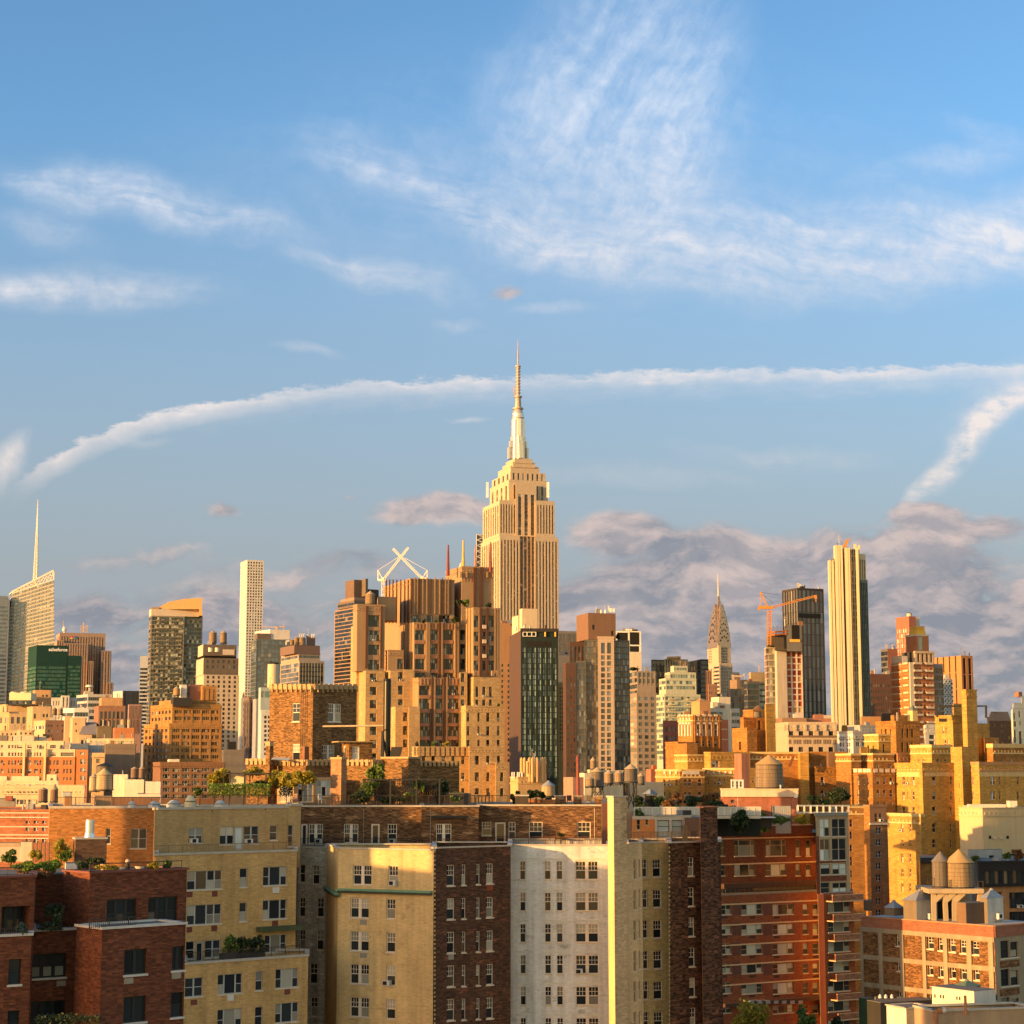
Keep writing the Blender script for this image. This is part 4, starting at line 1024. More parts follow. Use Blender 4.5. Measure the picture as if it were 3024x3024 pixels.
# ---- black pair, pale stepped tower
BK = stone('black_wall', (.018,.018,.022), var=.1)
b = Bldg('black_slab', 'black glass slab with a flat top, narrower of a pair', 2100, UP, BK, GDK, u=1945)
b.block(1923,1923,1966,1948, None, front=B_(fl=6, wh=.9, vb=2120), dep=30); b.finish()
b = Bldg('black_glass_tower', 'broad black glass tower with a lit side edge beside the arched steel crown', 2050,12, BK, GDK, u=2060)
b.block(2030,2069,2092,1947, None, front=B_(fl=5, wh=.8, vb=2150, g=glass('black_blue', (.02,.028,.045),(.04,.05,.07),(.05,.06,.08),.1,.03)), left=B_(fl=5, wh=.9, vb=2150)); b.finish()
b = Bldg('tan_ribbed_tower', 'tan ribbed block with a sloped bronze roof between two black towers', 1900, UP, stone('tan_ribs', (.46,.35,.22)), GF, u=1995)
k = b.block(1962,1962,2032,1946, None, front=S(n=9, ww=.4, fl=9, wh=.9, vb=2050), dep=25)
mb = MB(stone('bronze_slope', (.42,.27,.14))); P = [at(1972,1944,1890), at(2003,1940,1890), at(2030,1960,1890), at(2008,1962,1890)]; mb.poly(list(reversed(P))); mb.poly([p + Vector((0,20,1)) for p in P]); mb.bar(at(1970,1942,1889), at(2010,1941,1889),2); mb.quad(P[0], P[1], P[1] + Vector((0,20,1)), P[0] + Vector((0,20,1))); b.part('sloped_roof', mb); b.finish()
PG = stone('pale_green_frame', (.44,.44,.33), var=.04)
b = Bldg('stepped_glass_tower', 'pale green and gold stepped apartment tower with many balconies', 1150,14, PG, glass('pale_green_glass', (.05,.08,.075),(.16,.22,.2),(.5,.52,.4),.25,.07,.08,.6), u=2000)
bd = dict(fl=3.3, wh=.62, gap=.35, top=.8)
b.block(1980,1990,2030,1966,1986, front=B_(rows=1, fl=4, **{k_: v_ for k_, v_ in bd.items() if k_ != 'fl'}), D=1166, dep=10, name='top_tier')
b.block(1963,1978,2055,1985,2012, front=B_(**bd), left=B_(**bd), D=1160, dep=14, name='tier')
b.block(1946,1966,2056,2003,2055, front=B_(panes=9, **bd), left=B_(panes=3, **bd), D=1156, name='tier')
k = b.block(1937,1962,2068,2050, None, front=B_(panes=11, vb=2260, **bd), left=B_(panes=4, vb=2260, **bd), name='wall')
f = k['front']; mb = MB(stone('balcony_pale', (.55,.47,.33)))
for j in range(14):
    for (q0, q1) in ((.10,.30),(.62,.82)): mb.box(f.p(f.w * q0,0,1.3)[:2], f.a, f.w * (q1 - q0),1.3, f.z1 - 3.3 * j - 3.3, f.z1 - 3.3 * j - 2.7)
b.part('balconies', mb, kind='stuff'); b.extra('teal_bay', GT, lambda m: [m.box(f.p(f.w * x, 0,.5)[:2], f.a, f.w * .07,.5, f.z1 - 45, f.z1 - 12) for x in (.36,.88)]); b.finish()

# ---- tower with the arched steel crown
CB = stone('white_brick_cream', (.44,.345,.26), var=.06); CDK = stone('grey_brick_band', (.14,.12,.12))
ST = mat('stainless_crown', (.40,.31,.25),.36,.7, var=.1, streak=.05)
b = Bldg('arched_crown_skyscraper', 'slender tower with tiered arches of steel and a needle spire', 2400,20, CB, GF, u=2123, fd=.7)
kb = b.block(2089,2119,2158,1900,1962, D=2420, front=G(cols=[(2130,2133.5),(2136,2140),(2142.5,2146)], rows=[(1905 + 8 * i, 1910 + 8 * i) for i in range(7)], g=GDK), left=G(cols=[(2093,2095.5),(2098,2101)], rows=[(1905 + 8 * i, 1910 + 8 * i) for i in range(7)], g=GDK), name='shaft')
sx = dict(ww=.4, fl=4.2, wh=.6, sp=CB, spd=.4, g=GDK)
b.block(2090,2124,2163,1958, None, front=S(n=6, vb=2080, top=6, **sx), left=S(n=5, vb=2080, top=6, **sx), D=2404)
b.block(2107,2124,2128,1962, None, D=2396, front=None, left=B_(fl=5, wh=.5, vb=2110, g=GDK), dep=10, name='wing')
b.block(2158,2160,2184,1985, None, front=B_(fl=4.5, wh=.5, vb=2060), D=2410, dep=20, name='wing')
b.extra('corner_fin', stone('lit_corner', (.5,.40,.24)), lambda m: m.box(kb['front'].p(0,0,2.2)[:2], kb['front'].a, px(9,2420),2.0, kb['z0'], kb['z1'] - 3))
L, C, R, K = kb['L'], kb['C'], kb['R'], kb['K']; ox, oy = (C[0] + K[0]) / 2,(C[1] + K[1]) / 2; dC = oy
prof = [(1900,1.0),(1868,.93),(1850,.84),(1830,.70),(1815,.55),(1803,.42),(1790,.30),(1775,.20),(1760,.12)]
core = MB(ST)
def sc(k): return [(ox + (p[0] - ox) * k, oy + (p[1] - oy) * k) for p in (C, R, K, L)]
for i in range(len(prof) - 1):
    core.prism(sc(prof[i][1] * .86), zv(prof[i][0], dC), zv(prof[i + 1][0], dC),0, True, False, None, sc(prof[i + 1][1] * .86))
core.cyl((ox, oy), px(3.0, dC), px(2.2, dC), zv(1765, dC), zv(1735, dC),8); core.cyl((ox, oy), px(2.2, dC), px(.7, dC), zv(1735, dC), zv(1693, dC),8)
b.part('crown_core', core)
tri = MB(DARK)
for (A, Bp) in ((C, R),(L, C),(R, K),(K, L)):
    for j, (vb_, vt_, sc_, wd) in enumerate(((1915,1872,.985,.98),(1893,1853,.95,.94),(1876,1834,.90,.86),(1857,1815,.82,.76),(1838,1800,.72,.62),(1820,1785,.58,.46))):
        A2 = (ox + (A[0] - ox) * sc_, oy + (A[1] - oy) * sc_); B2 = (ox + (Bp[0] - ox) * sc_, oy + (Bp[1] - oy) * sc_)
        f = Face(A2, B2, zv(vb_, dC), zv(vt_, dC)); w = f.w * wd; c = f.w / 2; zb, zt = f.z0, f.z1; arc = MB(ST); n = 14
        P = [(c + w / 2 * cos(pi * i / n), zb + (zt - zb) * sin(pi * i / n) ** .8) for i in range(n + 1)]
        arc.poly([f.p(x, z, .6) for x, z in reversed(P)][::-1])
        for i in range(n): arc.quad(f.p(P[i][0], P[i][1], .6), f.p(P[i][0], P[i][1], -3.5), f.p(P[i + 1][0], P[i + 1][1], -3.5), f.p(P[i + 1][0], P[i + 1][1], .6))
        b.part('crown_arch', arc)
        nt = (5,5,5,4,3,3)[j]
        for i in range(nt):
            an = pi * (.22 + .56 * i / (nt - 1)) if nt > 1 else pi / 2; x, z = c + w / 2 * .74 * cos(an), zb + (zt - zb) * .78 * sin(an); r = w * .075
            tri.poly([f.p(x - r, z - r * .9,.75), f.p(x + r, z - r * .9,.75), f.p(x - cos(an) * -r * .4, z + r * 1.3,.75)])
b.part('crown_windows', tri, kind='stuff'); b.finish()

# ---- small blocks under the arched crown
b = Bldg('rust_ribbed_tower', 'rust coloured ribbed tower close beside the arched crown tower', 1700, UP, stone('rust_rib', (.36,.19,.12)), GF, u=2105)
b.block(2084,2084,2102,1980, None, front=S(n=3, ww=.4, fl=40, wh=.95), dep=10); b.block(2090,2092,2118,2020, None, front=G(n=4, fl=4.5, ww=.4, wh=.5, vb=2090), D=1690, dep=12, name='wing'); b.finish()
b = Bldg('white_stepped_block', 'white windowless stepped block under the arched crown tower', 1000, UP, stone('white_blank', (.68,.58,.44), var=.04), GF, u=2130)
b.block(2100,2122,2157,2058, None); b.block(2090,2104,2120,2073, None, D=996, dep=10, name='wing'); b.finish()
b = Bldg('brown_box_building', 'brown box topped block with a balcony frame', 1200, UP, stone('brown_box', (.25,.17,.11)), GA, u=2190)
b.block(2155,2176,2212,2007, None, left=None, front=B_(vt=2055, vb=2120, fl=4, wh=.6)); b.block(2149,2158,2190,2034, None, D=1190, front=S(n=3, ww=.6, fl=4, wh=.8, vb=2120), dep=12, name='wing'); b.extra('roof_crane', E_A, lambda m: [m.bar(at(2160,1995,1205), at(2192,1998,1205),1.2), m.bar(at(2165,1998,1205), at(2165,2008,1205),1.6), m.bar(at(2192,1998,1205), at(2197,1991,1205),1.0)]); b.finish()
b = Bldg('tan_box_tower', 'plain tan box topped tower with gold ribbed corner', 1700, UP, stone('tan_box', (.44,.29,.15)), GY, u=2235)
b.block(2212,2217,2262,1985, None, front=S(vt=2012, n=8, ww=.5, fl=8, wh=.8, vb=2100), dep=25); b.extra('antenna', E_A, lambda m: m.bar(at(2241,1986,1705), at(2241,1965,1705),1.0)); b.finish()
b = Bldg('dark_glass_block', 'dark green glass block in front of the tan box tower', 1150, UP, MU, GDK, u=2220)
b.block(2197,2207,2243,2012, None, front=B_(fl=3.6, wh=.8, vb=2140, panes=7), left=B_(fl=3.6, wh=.8, vb=2140)); b.block(2240,2242,2260,2015, None, front=B_(fl=3.6, wh=.7, vb=2140, g=GY), D=1160, dep=12, name='wing'); b.finish()
b = Bldg('white_window_block', 'white block with ribbon windows below the white stepped block', 900, UP, stone('white_ribbon', (.58,.50,.42)), GA, u=2170)
b.block(2157,2160,2184,2092, None, front=B_(fl=3.4, wh=.5, vb=2200), dep=12); b.block(2096,2097,2135,2091, None, front=B_(fl=3.4, wh=.6, vb=2140), D=930, dep=12, name='wing'); b.finish()

# ---- tower under construction with orange crane
CON = stone('raw_concrete', (.46,.40,.33), var=.1, streak=.2); RW = stone('white_mullion', (.64,.54,.46))
b = Bldg('construction_tower', 'unfinished concrete tower with red and orange wrapped floors and dark formwork', 700,14, CON, glass('red_wrap', (.22,.03,.015),(.42,.10,.03),(.7,.45,.22),.25,.05,.4,.3), u=2310)
b.block(2287,2293,2322,1905, None)
b.block(2318,2320,2369,1915, None, front=G(n=3, fl=2.32, ww=.74, wh=.80, vb=2120, top=1.0, side=.2), wall=RW, D=702, dep=10, name='wrapped_floors')
b.block(2257,2262,2290,1910, None, front=B_(fl=2.32, wh=.75, vb=2090, top=.4, panes=3, g=GY), wall=CON, D=704, dep=10, name='glazed_bay', left=B_(fl=2.32, wh=.75, vb=2090, top=.4, panes=1))
FW = stone('formwork', (.10,.085,.07))
b.block(2263,2268,2290,1877,1906, wall=FW, D=699, dep=12, name='formwork'); b.block(2284,2288,2322,1872,1920, wall=FW, D=698, dep=12, name='formwork'); k = b.block(2320,2322,2367,1846,1923, wall=stone('formwork_grey', (.17,.16,.15)), D=697, dep=12, name='formwork')
b.strip(k['front'], 'black_sheeting', DARK, 2338,1846,2360,1888,.1); b.strip(k['front'], 'yellow_panel', stone('safety_yellow', (.75,.45,.08)),2333,1888,2362,1896,.3)
b.extra('orange_netting', stone('orange_net', (.50,.16,.04)), lambda m: [m.bar(at(2268, v, 697), at(2322, v - 4,697),.6) for v in (1868,1876)])
b.extra('rebar', RAIL, lambda m: [m.bar(at(u, 1872,699), at(u, 1846 + (u % 7),699),.12) for u in range(2272,2322,4)]); b.finish()
OC = mat('crane_orange', (.46,.20,.05),.5, var=.05, streak=.05)
t = Thing('tower_crane', 'orange hammerhead crane climbing beside the unfinished concrete tower', 'crane', (at(2272,2277,696).x, 696,0), 'cranes on the skyline')
mb = MB(OC); lattice(mb, at(2271,1905,694), at(2272,1802,694), px(9,694),14,.30); t.part('mast', mb)
mb = MB(OC); lattice(mb, at(2281,1793,694), at(2408,1760,694), px(4.5,694),26,.2); t.part('jib', mb)
mb = MB(OC); mb.bar(at(2243,1794,694), at(2284,1794,694), px(9,694)); mb.bar(at(2242,1790,694), at(2242,1802,694), px(7,694)); t.part('counter_deck', mb)
mb = MB(OC); mb.bar(at(2246,1748,694), at(2266,1792,694), px(4,694)); mb.bar(at(2245,1790,694), at(2246,1748,694), px(2,694)); t.part('a_frame', mb)
mb = MB(STEEL); mb.bar(at(2248,1749,694), at(2300,1757,694),.10); mb.bar(at(2252,1755,694), at(2285,1782,694),.10); t.part('pendant_line', mb)
mb = MB(OC); mb.bar(at(2408,1758,694), at(2409,1768,694), px(7,694)); mb.bar(at(2409,1768,694), at(2410,1778,694),.3); t.part('hook', mb)

# ---- dark striped tower, white gold fluted tower
b = Bldg('dark_striped_tower', 'dark glass tower with steel vertical stripes behind the unfinished tower', 1000,24, stone('dark_pier', (.05,.04,.038)), glass('striped_glass', (.09,.095,.105),(.18,.19,.20),(.24,.24,.25),.12,.04,.2,.5), u=2370, fd=.5)
b.block(2309,2355,2432,1736, None, front=S(n=6, ww=.72, fl=6, wh=.95, vb=2140, top=1, side=.2, sp=STEEL), left=S(n=6, ww=.72, fl=6, wh=.95, vb=2140, top=1, side=.2, sp=STEEL))
k = b.blocks[0]; b.strip(k['front'], 'mechanical_band', DARK, 2357,1812,2424,1825,.12)
b.extra('roof_crane', GREYMETAL, lambda m: [m.bar(at(2353,1724,1010), at(2372,1734,1010),1.0), m.bar(at(2360,1736,1010), at(2366,1730,1010),3)]); b.finish()
WG = stone('pale_gold_fin', (.62,.51,.33), var=.05, streak=.05)
b = Bldg('fluted_white_tower', 'tall white gold tower with fluted vertical fins and stepped top', 650.2,20, WG, glass('fluted_glass', (.03,.045,.045),(.17,.20,.17),(.42,.41,.30),.22,.07,.08,.6), u=2500, fd=.6)
fx = dict(fl=2.4, wh=.80, vb=2160, top=.3, ww=.70, panes=1)
b.block(2445,2447,2478,1655, None, front=S(n=4, sp=WG, **fx), D=651.8, dep=16, name='fluted_bay')
b.block(2462,2464,2500,1614, None, front=S(n=4, sp=WG, **fx), D=650.2, dep=18, name='fluted_bay')
b.block(2494,2496,2538,1620, None, front=S(n=5, sp=WG, **fx), D=649.5, dep=18, name='fluted_bay')
b.block(2534,2536,2556,1636, None, front=S(n=3, sp=WG, ww=.55, fl=2.4, wh=.8, vb=2160, top=2), D=651.0, dep=18, name='fluted_bay')
b.block(2540,2541,2562,1712, None, front=S(n=4, ww=.78, fl=2.4, wh=.8, vb=2130, top=1, sp=MU, g=GT), D=649.9, dep=16, name='glass_bay', wall=stone('teal_frame_dark', (.16,.19,.18)))
mb = MB(WG)
rnd = random.Random(3)
for i, u in enumerate((2450,2458,2467,2476,2484,2497,2506,2531)):
    vt = 1655 if u < 2460 else (1611 if u < 2490 else 1618); p = at(u, vt, 647.6); mb.box((p.x - .35, p.y - .3),(1,0),.7 + (.5 if u in (2467,2497) else 0),2.2, zv(2165,648.0), p.z)
b.part('fins', mb, kind='stuff')
b.block(2452,2454,2472,1650,1657, D=647.2, dep=4, name='basket', wall=stone('basket_tan', (.4,.28,.18)))
b.extra('roof_crane', OC, lambda m: [m.bar(at(2492,1618,654.1), at(2502,1595,654.1),1.0), m.bar(at(2493,1612,654.1), at(2508,1590,654.1),.5), m.bar(at(2488,1616,654.1), at(2500,1616,654.1),1.2)])
b.extra('roof_post', WG, lambda m: [m.bar(at(2525,1625,651.8), at(2525,1607,651.8),.8), m.bar(at(2536,1625,651.8), at(2536,1610,651.8),.8)]); b.finish()

# ---- towers beyond it
DR = stone('dark_red_brick', (.10,.05,.038))
b = Bldg('brown_office_block', 'low dark brown block with rows of small windows beside the fluted tower', 1200,12, DR, glass('dark_small', (.02,.018,.018),(.05,.045,.04),(.25,.2,.15),.1,.04), u=2595)
b.block(2566,2567,2635,1990, None, front=G(n=9, fl=4.0, ww=.6, wh=.45, vt=2015, vb=2115), dep=20); b.finish()
b = Bldg('dark_office_tower', 'dark glass slab with roof antennas before the red tower', 1350,20, MU, GDK, u=2620)
b.block(2601,2621,2650,1916, None, front=None, left=B_(fl=4, wh=.7, vb=2130), wall=stone('red_edge', (.30,.11,.07)), lwall=MU)
b.block(2618,2628,2652,1980, None, D=1345, front=B_(fl=3.5, wh=.7, vb=2130), wall=MU, dep=12, name='wing'); b.extra('antenna', E_A, lambda m: [m.bar(at(u, 1918,1355), at(u, 1903,1355),.6) for u in (2616,2620,2634,2640)]); b.finish()
b = Bldg('red_brick_tower', 'red brown tower with a blank top and a round roof tank', 1500,24, stone('red_brown_tower', (.33,.12,.075)), GDK, u=2680)
b.block(2645,2684,2704,1820, None, left=S(n=6, ww=.6, fl=4, wh=.8, vt=1860, vb=2000, g=GY), front=None); b.block(2698,2700,2715,1822, None, wall=CRM, D=1512, dep=10, name='end_wall'); b.finish()
water_tank('round tank with a dark cap on top of the red brown tower', 2679,2695,1808,1811,1821,1510,1823, roofm=STEEL, wood=CRM)
OBR = stone('orange_brick_tower', (.42,.16,.065)); YR = stone('yellow_metal_roof', (.72,.42,.06), var=.05)
b = Bldg('stepped_brick_tower', 'orange brick tower with balconies, pale corner bay and a yellow mansard roof', 650,22, OBR, GF, u=2700)
kf = b.block(2631,2687,2757,1956, None, left=B_(fl=2.55, wh=.45, vb=2130, panes=9, gap=1.3, g=OBR, mull=OBR), front=G(n=6, fl=2.55, ww=.55, wh=.55, vb=2130, st='two'))
b.block(2750,2752,2784,1960, None, front=B_(fl=2.55, wh=.7, vb=2130, panes=5), wall=stone('grey_bay', (.26,.22,.2)), D=656, dep=12, name='grey_bay')
for (c_, m__) in (('front', 0),('left', 1)):
    f = kf[c_]; mb = MB(stone('balcony_cream', (.62,.48,.34)))
    for j in range(18):
        z = f.z1 - .3 - j * 2.55
        for (x0, x1) in (((.12,.45),(.62,.92)) if c_ == 'front' else ((0.0,.55),(.72,.98))): mb.box(f.p(f.w * x0,0,.9 if x1 > .6 or c_ == 'front' else .08)[:2], f.a, f.w * (x1 - x0),.9 if x1 > .6 or c_ == 'front' else .08, z - .35, z + (.35 if x1 > .6 or c_ == 'front' else 0))
    b.part('balconies', mb, kind='stuff')
b.extra('pale_corner_bay', CRM, lambda m: m.box(kf['front'].p(-.4,0,.5)[:2], kf['front'].a, 1.6,.5, kf['z0'], kf['z1']))
k = b.block(2664,2700,2753,1925,1957, D=660, wall=DR, name='colonnade_core'); f = k['front']
b.extra('colonnade', stone('tan_column', (.52,.38,.24)), lambda m: [m.box(f.p(f.w * x, 0,.5)[:2], f.a, .9,.6, k['z0'], k['z1'] + .2) for x in (0,.24,.48,.72,.95)] + [m.box(f.p(-.3,0,.8)[:2], f.a, f.w + .6,.9, k['z1'] - .5, k['z1'] + .3)] + [m.box(k['left'].p(k['left'].w * x, 0,.5)[:2], k['left'].a, .8,.6, k['z0'], k['z1']) for x in (0.1,.5,.9)])
b.block(2633,2665,2680,1937,1957, D=657, wall=CRM, dep=8, name='cream_wing')
k2 = b.block(2675,2704,2742,1878,1925, D=664, wall=OBR, front=G(rects=[(2712,1880,2726,1920)], g=GY), left=None, name='upper_tier', coping=.6, cm=CRM)
b.block(2682,2706,2736,1874,1882, D=665, wall=CRM, name='cornice')
mb = MB(YR)
for j in range(4): pyramid(mb, dict(L=b.blocks[-1]['L'], C=b.blocks[-1]['C'], R=b.blocks[-1]['R'], K=b.blocks[-1]['K']), zv(1874 - j * 6,665), zv(1868 - j * 6,665),.10 + j * .02,0,-.10 * j)
b.part('mansard_roof', mb); b.block(2690,2710,2730,1849,1856, D=667, wall=CRM, name='roof_deck'); b.finish()
CP_ = stone('copper_panel', (.46,.20,.075), var=.05)
b = Bldg('copper_tower', 'angular copper clad tower with black vertical slots', 900,26, CP_, GDK, u=2830)
k = b.block(2752,2838,2872,1936, None, wall=CP_, left=S(n=4, ww=.22, fl=8, wh=.95, vt=1938, vb=2130, g=DARK, side=2), front=S(n=2, ww=.5, fl=8, wh=.95, vb=2110, g=DARK), lwall=CP_); b.finish()
b = Bldg('diamond_lattice_building', 'glass block wrapped in a white diamond lattice', 760,16, MU, GB, u=2795)
k = b.block(2782,2784,2812,2006, None, front=B_(fl=4, wh=.9, vb=2130), dep=12); f = k['front']; mb = MB(stone('lattice_silver', (.5,.52,.54)))
n = 12; hgt = px(115,760)
for j in range(9):
    z = f.z1 - j * hgt / 9
    for i in range(3):
        for s_ in (0,1): mb.bar(f.p(f.w * (i + s_) / 3, z, .4), f.p(f.w * (i + 1 - s_) / 3, z - hgt / 9,.4),.4)
b.part('diamond_lattice', mb); b.finish()
b = Bldg('white_deco_block', 'cream white block with tall dark slots at the frame edge', 500,30, stone('cream_white', (.68,.62,.48)), GDK, u=3000)
b.block(2985,2990,3060,2092, None, front=G(rects=[(2993,2105,2998,2125),(3008,2100,3013,2118),(2992,2130,3002,2146),(3011,2130,3015,2142),(2993,2155,3001,2195),(3009,2160,3018,2200)]), dep=14); b.block(2990,2992,3060,2076,2094, D=503, dep=10, name='setback'); b.block(3015,3016,3060,2056,2078, D=506, dep=8, name='setback'); b.finish()
b = Bldg('dark_mansard_building', 'dark brick building with lit windows under a slate mansard', 560,20, stone('dark_mansard_brick', (.05,.035,.03)), glass('warm_small', (.05,.05,.05),(.12,.12,.11),(.6,.42,.12),.25,.05), u=2950)
k = b.block(2915,2920,2986,2128, None, front=G(n=6, fl=1.75, ww=.4, wh=.55, vb=2220, top=.5), dep=14); b.extra('slate_roof', stone('slate_roof', (.09,.08,.08)), lambda m: pyramid(m, k, k['z1'], k['z1'] + px(27,560),.25)); b.finish()
# ================================================================== the brown and gold art deco block with four pipe stacks
TW = brick('tower_tan_brick', (.47,.31,.15),(.40,.26,.12),(.40,.29,.16),.14,.6,.25, soot=.2)
TU = stone('tower_buff_upper', (.33,.215,.12), var=.08); TRD = stone('tower_brown_fin', (.10,.045,.028)); TPK = stone('terracotta_panel', (.34,.18,.11), var=.3)
GWT = glass('deco_glass', (.012,.012,.012),(.05,.05,.048),(.32,.30,.25),.38,.06)
b = Bldg('art_deco_apartment_block', 'massive stepped brown and tan deco block crowned by four pipe stacks', 500,20, TW, GWT, WBLACK, u=1260, level='mid', fd=.5); b.lim = 170
f3 = dict(g=GWT, st='grid')
b.block(1037,1054,1120,1846, None, D=503, name='side_wall')
k = b.block(1043,1055,1137,1789,1982, wall=TU, front=G(cols=[(1087,1121)], rows=[(1817,1851),(1862,1893),(1904,1934),(1949,1978)], **f3), D=499, name='upper_wall', coping=.5); f = k['front']
b.strip(f, 'brown_fin', TRD, 1079,1790,1084,1974,.35); b.strip(f, 'brown_fin', TRD, 1123,1790,1127,1974,.35)
b.block(1052,1080,1137,1981, None, front=G(cols=[(1092,1112)], rows=[(1989 + 39.3 * i, 2013 + 39.3 * i) for i in range(7)], st='two'), D=497, z1=None)
# upper mass with fins
k = b.block(1133,1212,1342,1712, None, wall=TU, front=G(cols=[(1213,1242),(1260,1279),(1296,1329)], rows=[(1817,1842)], **f3), D=510, name='upper_mass', coping=.4); f = k['front']; l = k['left']
for i, u in enumerate((1213,1222,1230,1238,1246,1258,1270,1282,1296,1305,1313,1321,1330)): b.strip(f, 'fin', TU if i % 3 else TRD, u, 1709 - (i % 2) * 3, u + (3.2 if i % 3 else 1.6),1814,.4)
for u0, u1 in ((1215,1244),(1298,1328)):
    for v in (1731,1757,1780): b.strip(f, 'spandrel', TPK, u0, v, u1, v + 4,.15)
for u in (1141,1151,1161,1172,1184,1196,1206): b.strip(l, 'fin', TRD, u, 1712, u + 1.5,1840,.3)
b.block(1114,1116,1170,1762,1830, wall=TU, D=506, dep=8, name='tank_house')
# east penthouse with pipe stacks
k = b.block(1317,1364,1456,1678, None, wall=TU, D=515, name='penthouse', coping=.6); f = k['front']
for u in (1397,1416): b.strip(f, 'brown_fin', TRD, u, 1676, u + 8,1792,.5)
for u in (1371,1380,1390,1430,1442): b.strip(f, 'grille', TPK, u, 1700, u + 3,1718,.1)
for u in (1357,1375,1436,1452): b.strip(f, 'bracket', TU, u, 1690, u + 4,1706,.6)
b.extra('vent_dome', GREYMETAL, lambda m: m.cyl((at(1361,1680,520).x, 522), px(9,520), px(3,520), zv(1682,520), zv(1660,520),14))
PY = stone('stack_gold', (.62,.40,.10)); PR = stone('stack_maroon', (.20,.055,.045)); PO = stone('stack_rust', (.42,.17,.06))
for i, (u, vt, vb, m_, w) in enumerate(((1323,1609,1700, PR, 8),(1368,1596,1690, PY, 8),(1404,1611,1690, PO, 6),(1449,1601,1690, PR, 7))):
    p = at(u, vb, 517); mb = MB(m_); mb.cyl((p.x, p.y), px(w / 2 + 1.3,517), px(w / 2 - 1.6,517), p.z, zv(vt, 517),12); b.part('pipe_stack', mb)
# middle mass
k = b.block(1184,1223,1376,1842, None, wall=TU, front=G(cols=[(1225,1254),(1272,1292),(1309,1338),(1359,1374)], rows=[(1861,1890),(1902,1932),(1946,1977),(1988,2004)], **f3), D=503, name='middle_mass', coping=.4); f = k['front']
for u in (1257,1263,1294,1301,1341,1349): b.strip(f, 'fin', TU if u % 2 else TRD, u, 1838, u + 5,2003,.5)
for u0, u1 in ((1225,1254),(1272,1292),(1309,1338)):
    for v in (1891,1934,1978): b.strip(f, 'terracotta_spandrel', TPK, u0, v, u1, v + 9,.12)
    n = int((u1 - u0) / 9)
    for i in range(n): b.strip(f, 'pink_finial', TPK, u0 + 3 + 10 * i, 1842, u0 + 7 + 10 * i, 1858,.3)
for u in (1190,1200,1212): b.strip(k['left'], 'fin', TU, u, 1840, u + 4,1985,.4)
b.block(1139,1146,1192,1922, None, wall=TU, front=G(cols=[(1173,1191)], rows=[(1946,1976)], **f3), D=501, dep=14, name='wing', coping=.3)
b.block(1136,1152,1196,1980, None, front=G(cols=[(1175,1190)], rows=[(1985,2011),(2025,2051),(2065,2083)], st='two'), D=498, name='wing')
b.block(1186,1192,1224,1977, None, D=499, dep=12, name='pier')
b.block(1153,1168,1208,2087, None, front=G(cols=[(1190,1203)], rows=[(2104,2130),(2144,2170),(2184,2207)], st='two'), D=493, name='wing')
b.block(1203,1208,1240,2087, None, D=491, dep=10, name='pier')
# lower mass
k = b.block(1217,1236,1362,2004, None, wall=TU, front=G(cols=[(1238,1270),(1286,1306),(1322,1354)], rows=[(2025,2053),(2064,2093),(2106,2135),(2145,2174),(2186,2206)], **f3), D=495, name='lower_mass', coping=.3); f = k['front']
for u in (1272,1279,1308,1315,1356): b.strip(f, 'fin', TU if u % 2 else TRD, u, 2000, u + 5,2206,.5)
for u0, u1 in ((1238,1270),(1286,1306),(1322,1354)):
    for v in (2054,2095,2136,2176): b.strip(f, 'terracotta_spandrel', TPK, u0, v, u1, v + 9,.12)
    for i in range(int((u1 - u0) / 9)): b.strip(f, 'pink_finial', TPK, u0 + 3 + 10 * i, 2004, u0 + 7 + 10 * i, 2022,.3)
# east tower
k = b.block(1376,1398,1477,1798, None, front=G(cols=[(1399,1414),(1424,1433),(1442,1458)], rows=[(1818,1852),(1866,1894),(1907,1936),(1951,1980)], **f3), D=499, wall=TU, name='upper_wall', coping=.4); f = k['front']
for u in (1415,1434): b.strip(f, 'brown_fin', TRD, u, 1795, u + 7,2030,.5)
for u in (1460,1466,1471,1380,1388): b.strip(f if u > 1398 else k['left'], 'fin', TU, u, 1796, u + 3,1990,.35)
for v in (1852,1895,1938): b.strip(f, 'cream_balcony', CRM, 1423, v - 6,1434, v + 5,.7)
b.block(1374,1398,1480,1999, None, front=G(cols=[(1404,1413),(1424,1434),(1444,1453)], rows=[(2028,2058),(2066,2087)], st='two'), D=496.5, name='wall')
for u in (1396,1405,1450,1464): b.strip(b.blocks[-1]['front'], 'bracket', TU, u, 1981, u + 6,1996,.7)
b.block(1355,1358,1380,1985, None, front=G(cols=[(1361,1372)], rows=[(1988 + 39 * i, 2014 + 39 * i) for i in range(6)], st='two'), D=497, dep=12, name='wing')
b.block(1362,1376,1490,2088, None, front=G(cols=[(1378,1387),(1410,1417),(1436,1446),(1467,1476)], rows=[(2105,2131),(2145,2172),(2185,2210)], st='one'), D=493, name='wall', coping=.4)
k = b.block(1217,1236,1386,2208, None, front=G(cols=[(1245,1256),(1274,1285),(1304,1315),(1333,1343),(1362,1372)], rows=[(2233,2256),(2282,2306),(2328,2352)], st='one'), D=470, name='base', coping=.3); f = k['front']
for u in (1220,1232,1243,1258,1273,1288,1303,1317,1331,1345,1360,1376): b.strip(f, 'merlon', TW, u, 2206, u + 8,2232,.5)
b.block(1382,1386,1488,2208, None, front=G(cols=[(1402,1415),(1436,1446),(1468,1477)], rows=[(2232,2258),(2281,2307),(2328,2352)], st='two'), D=469, dep=16, name='base', coping=.4)
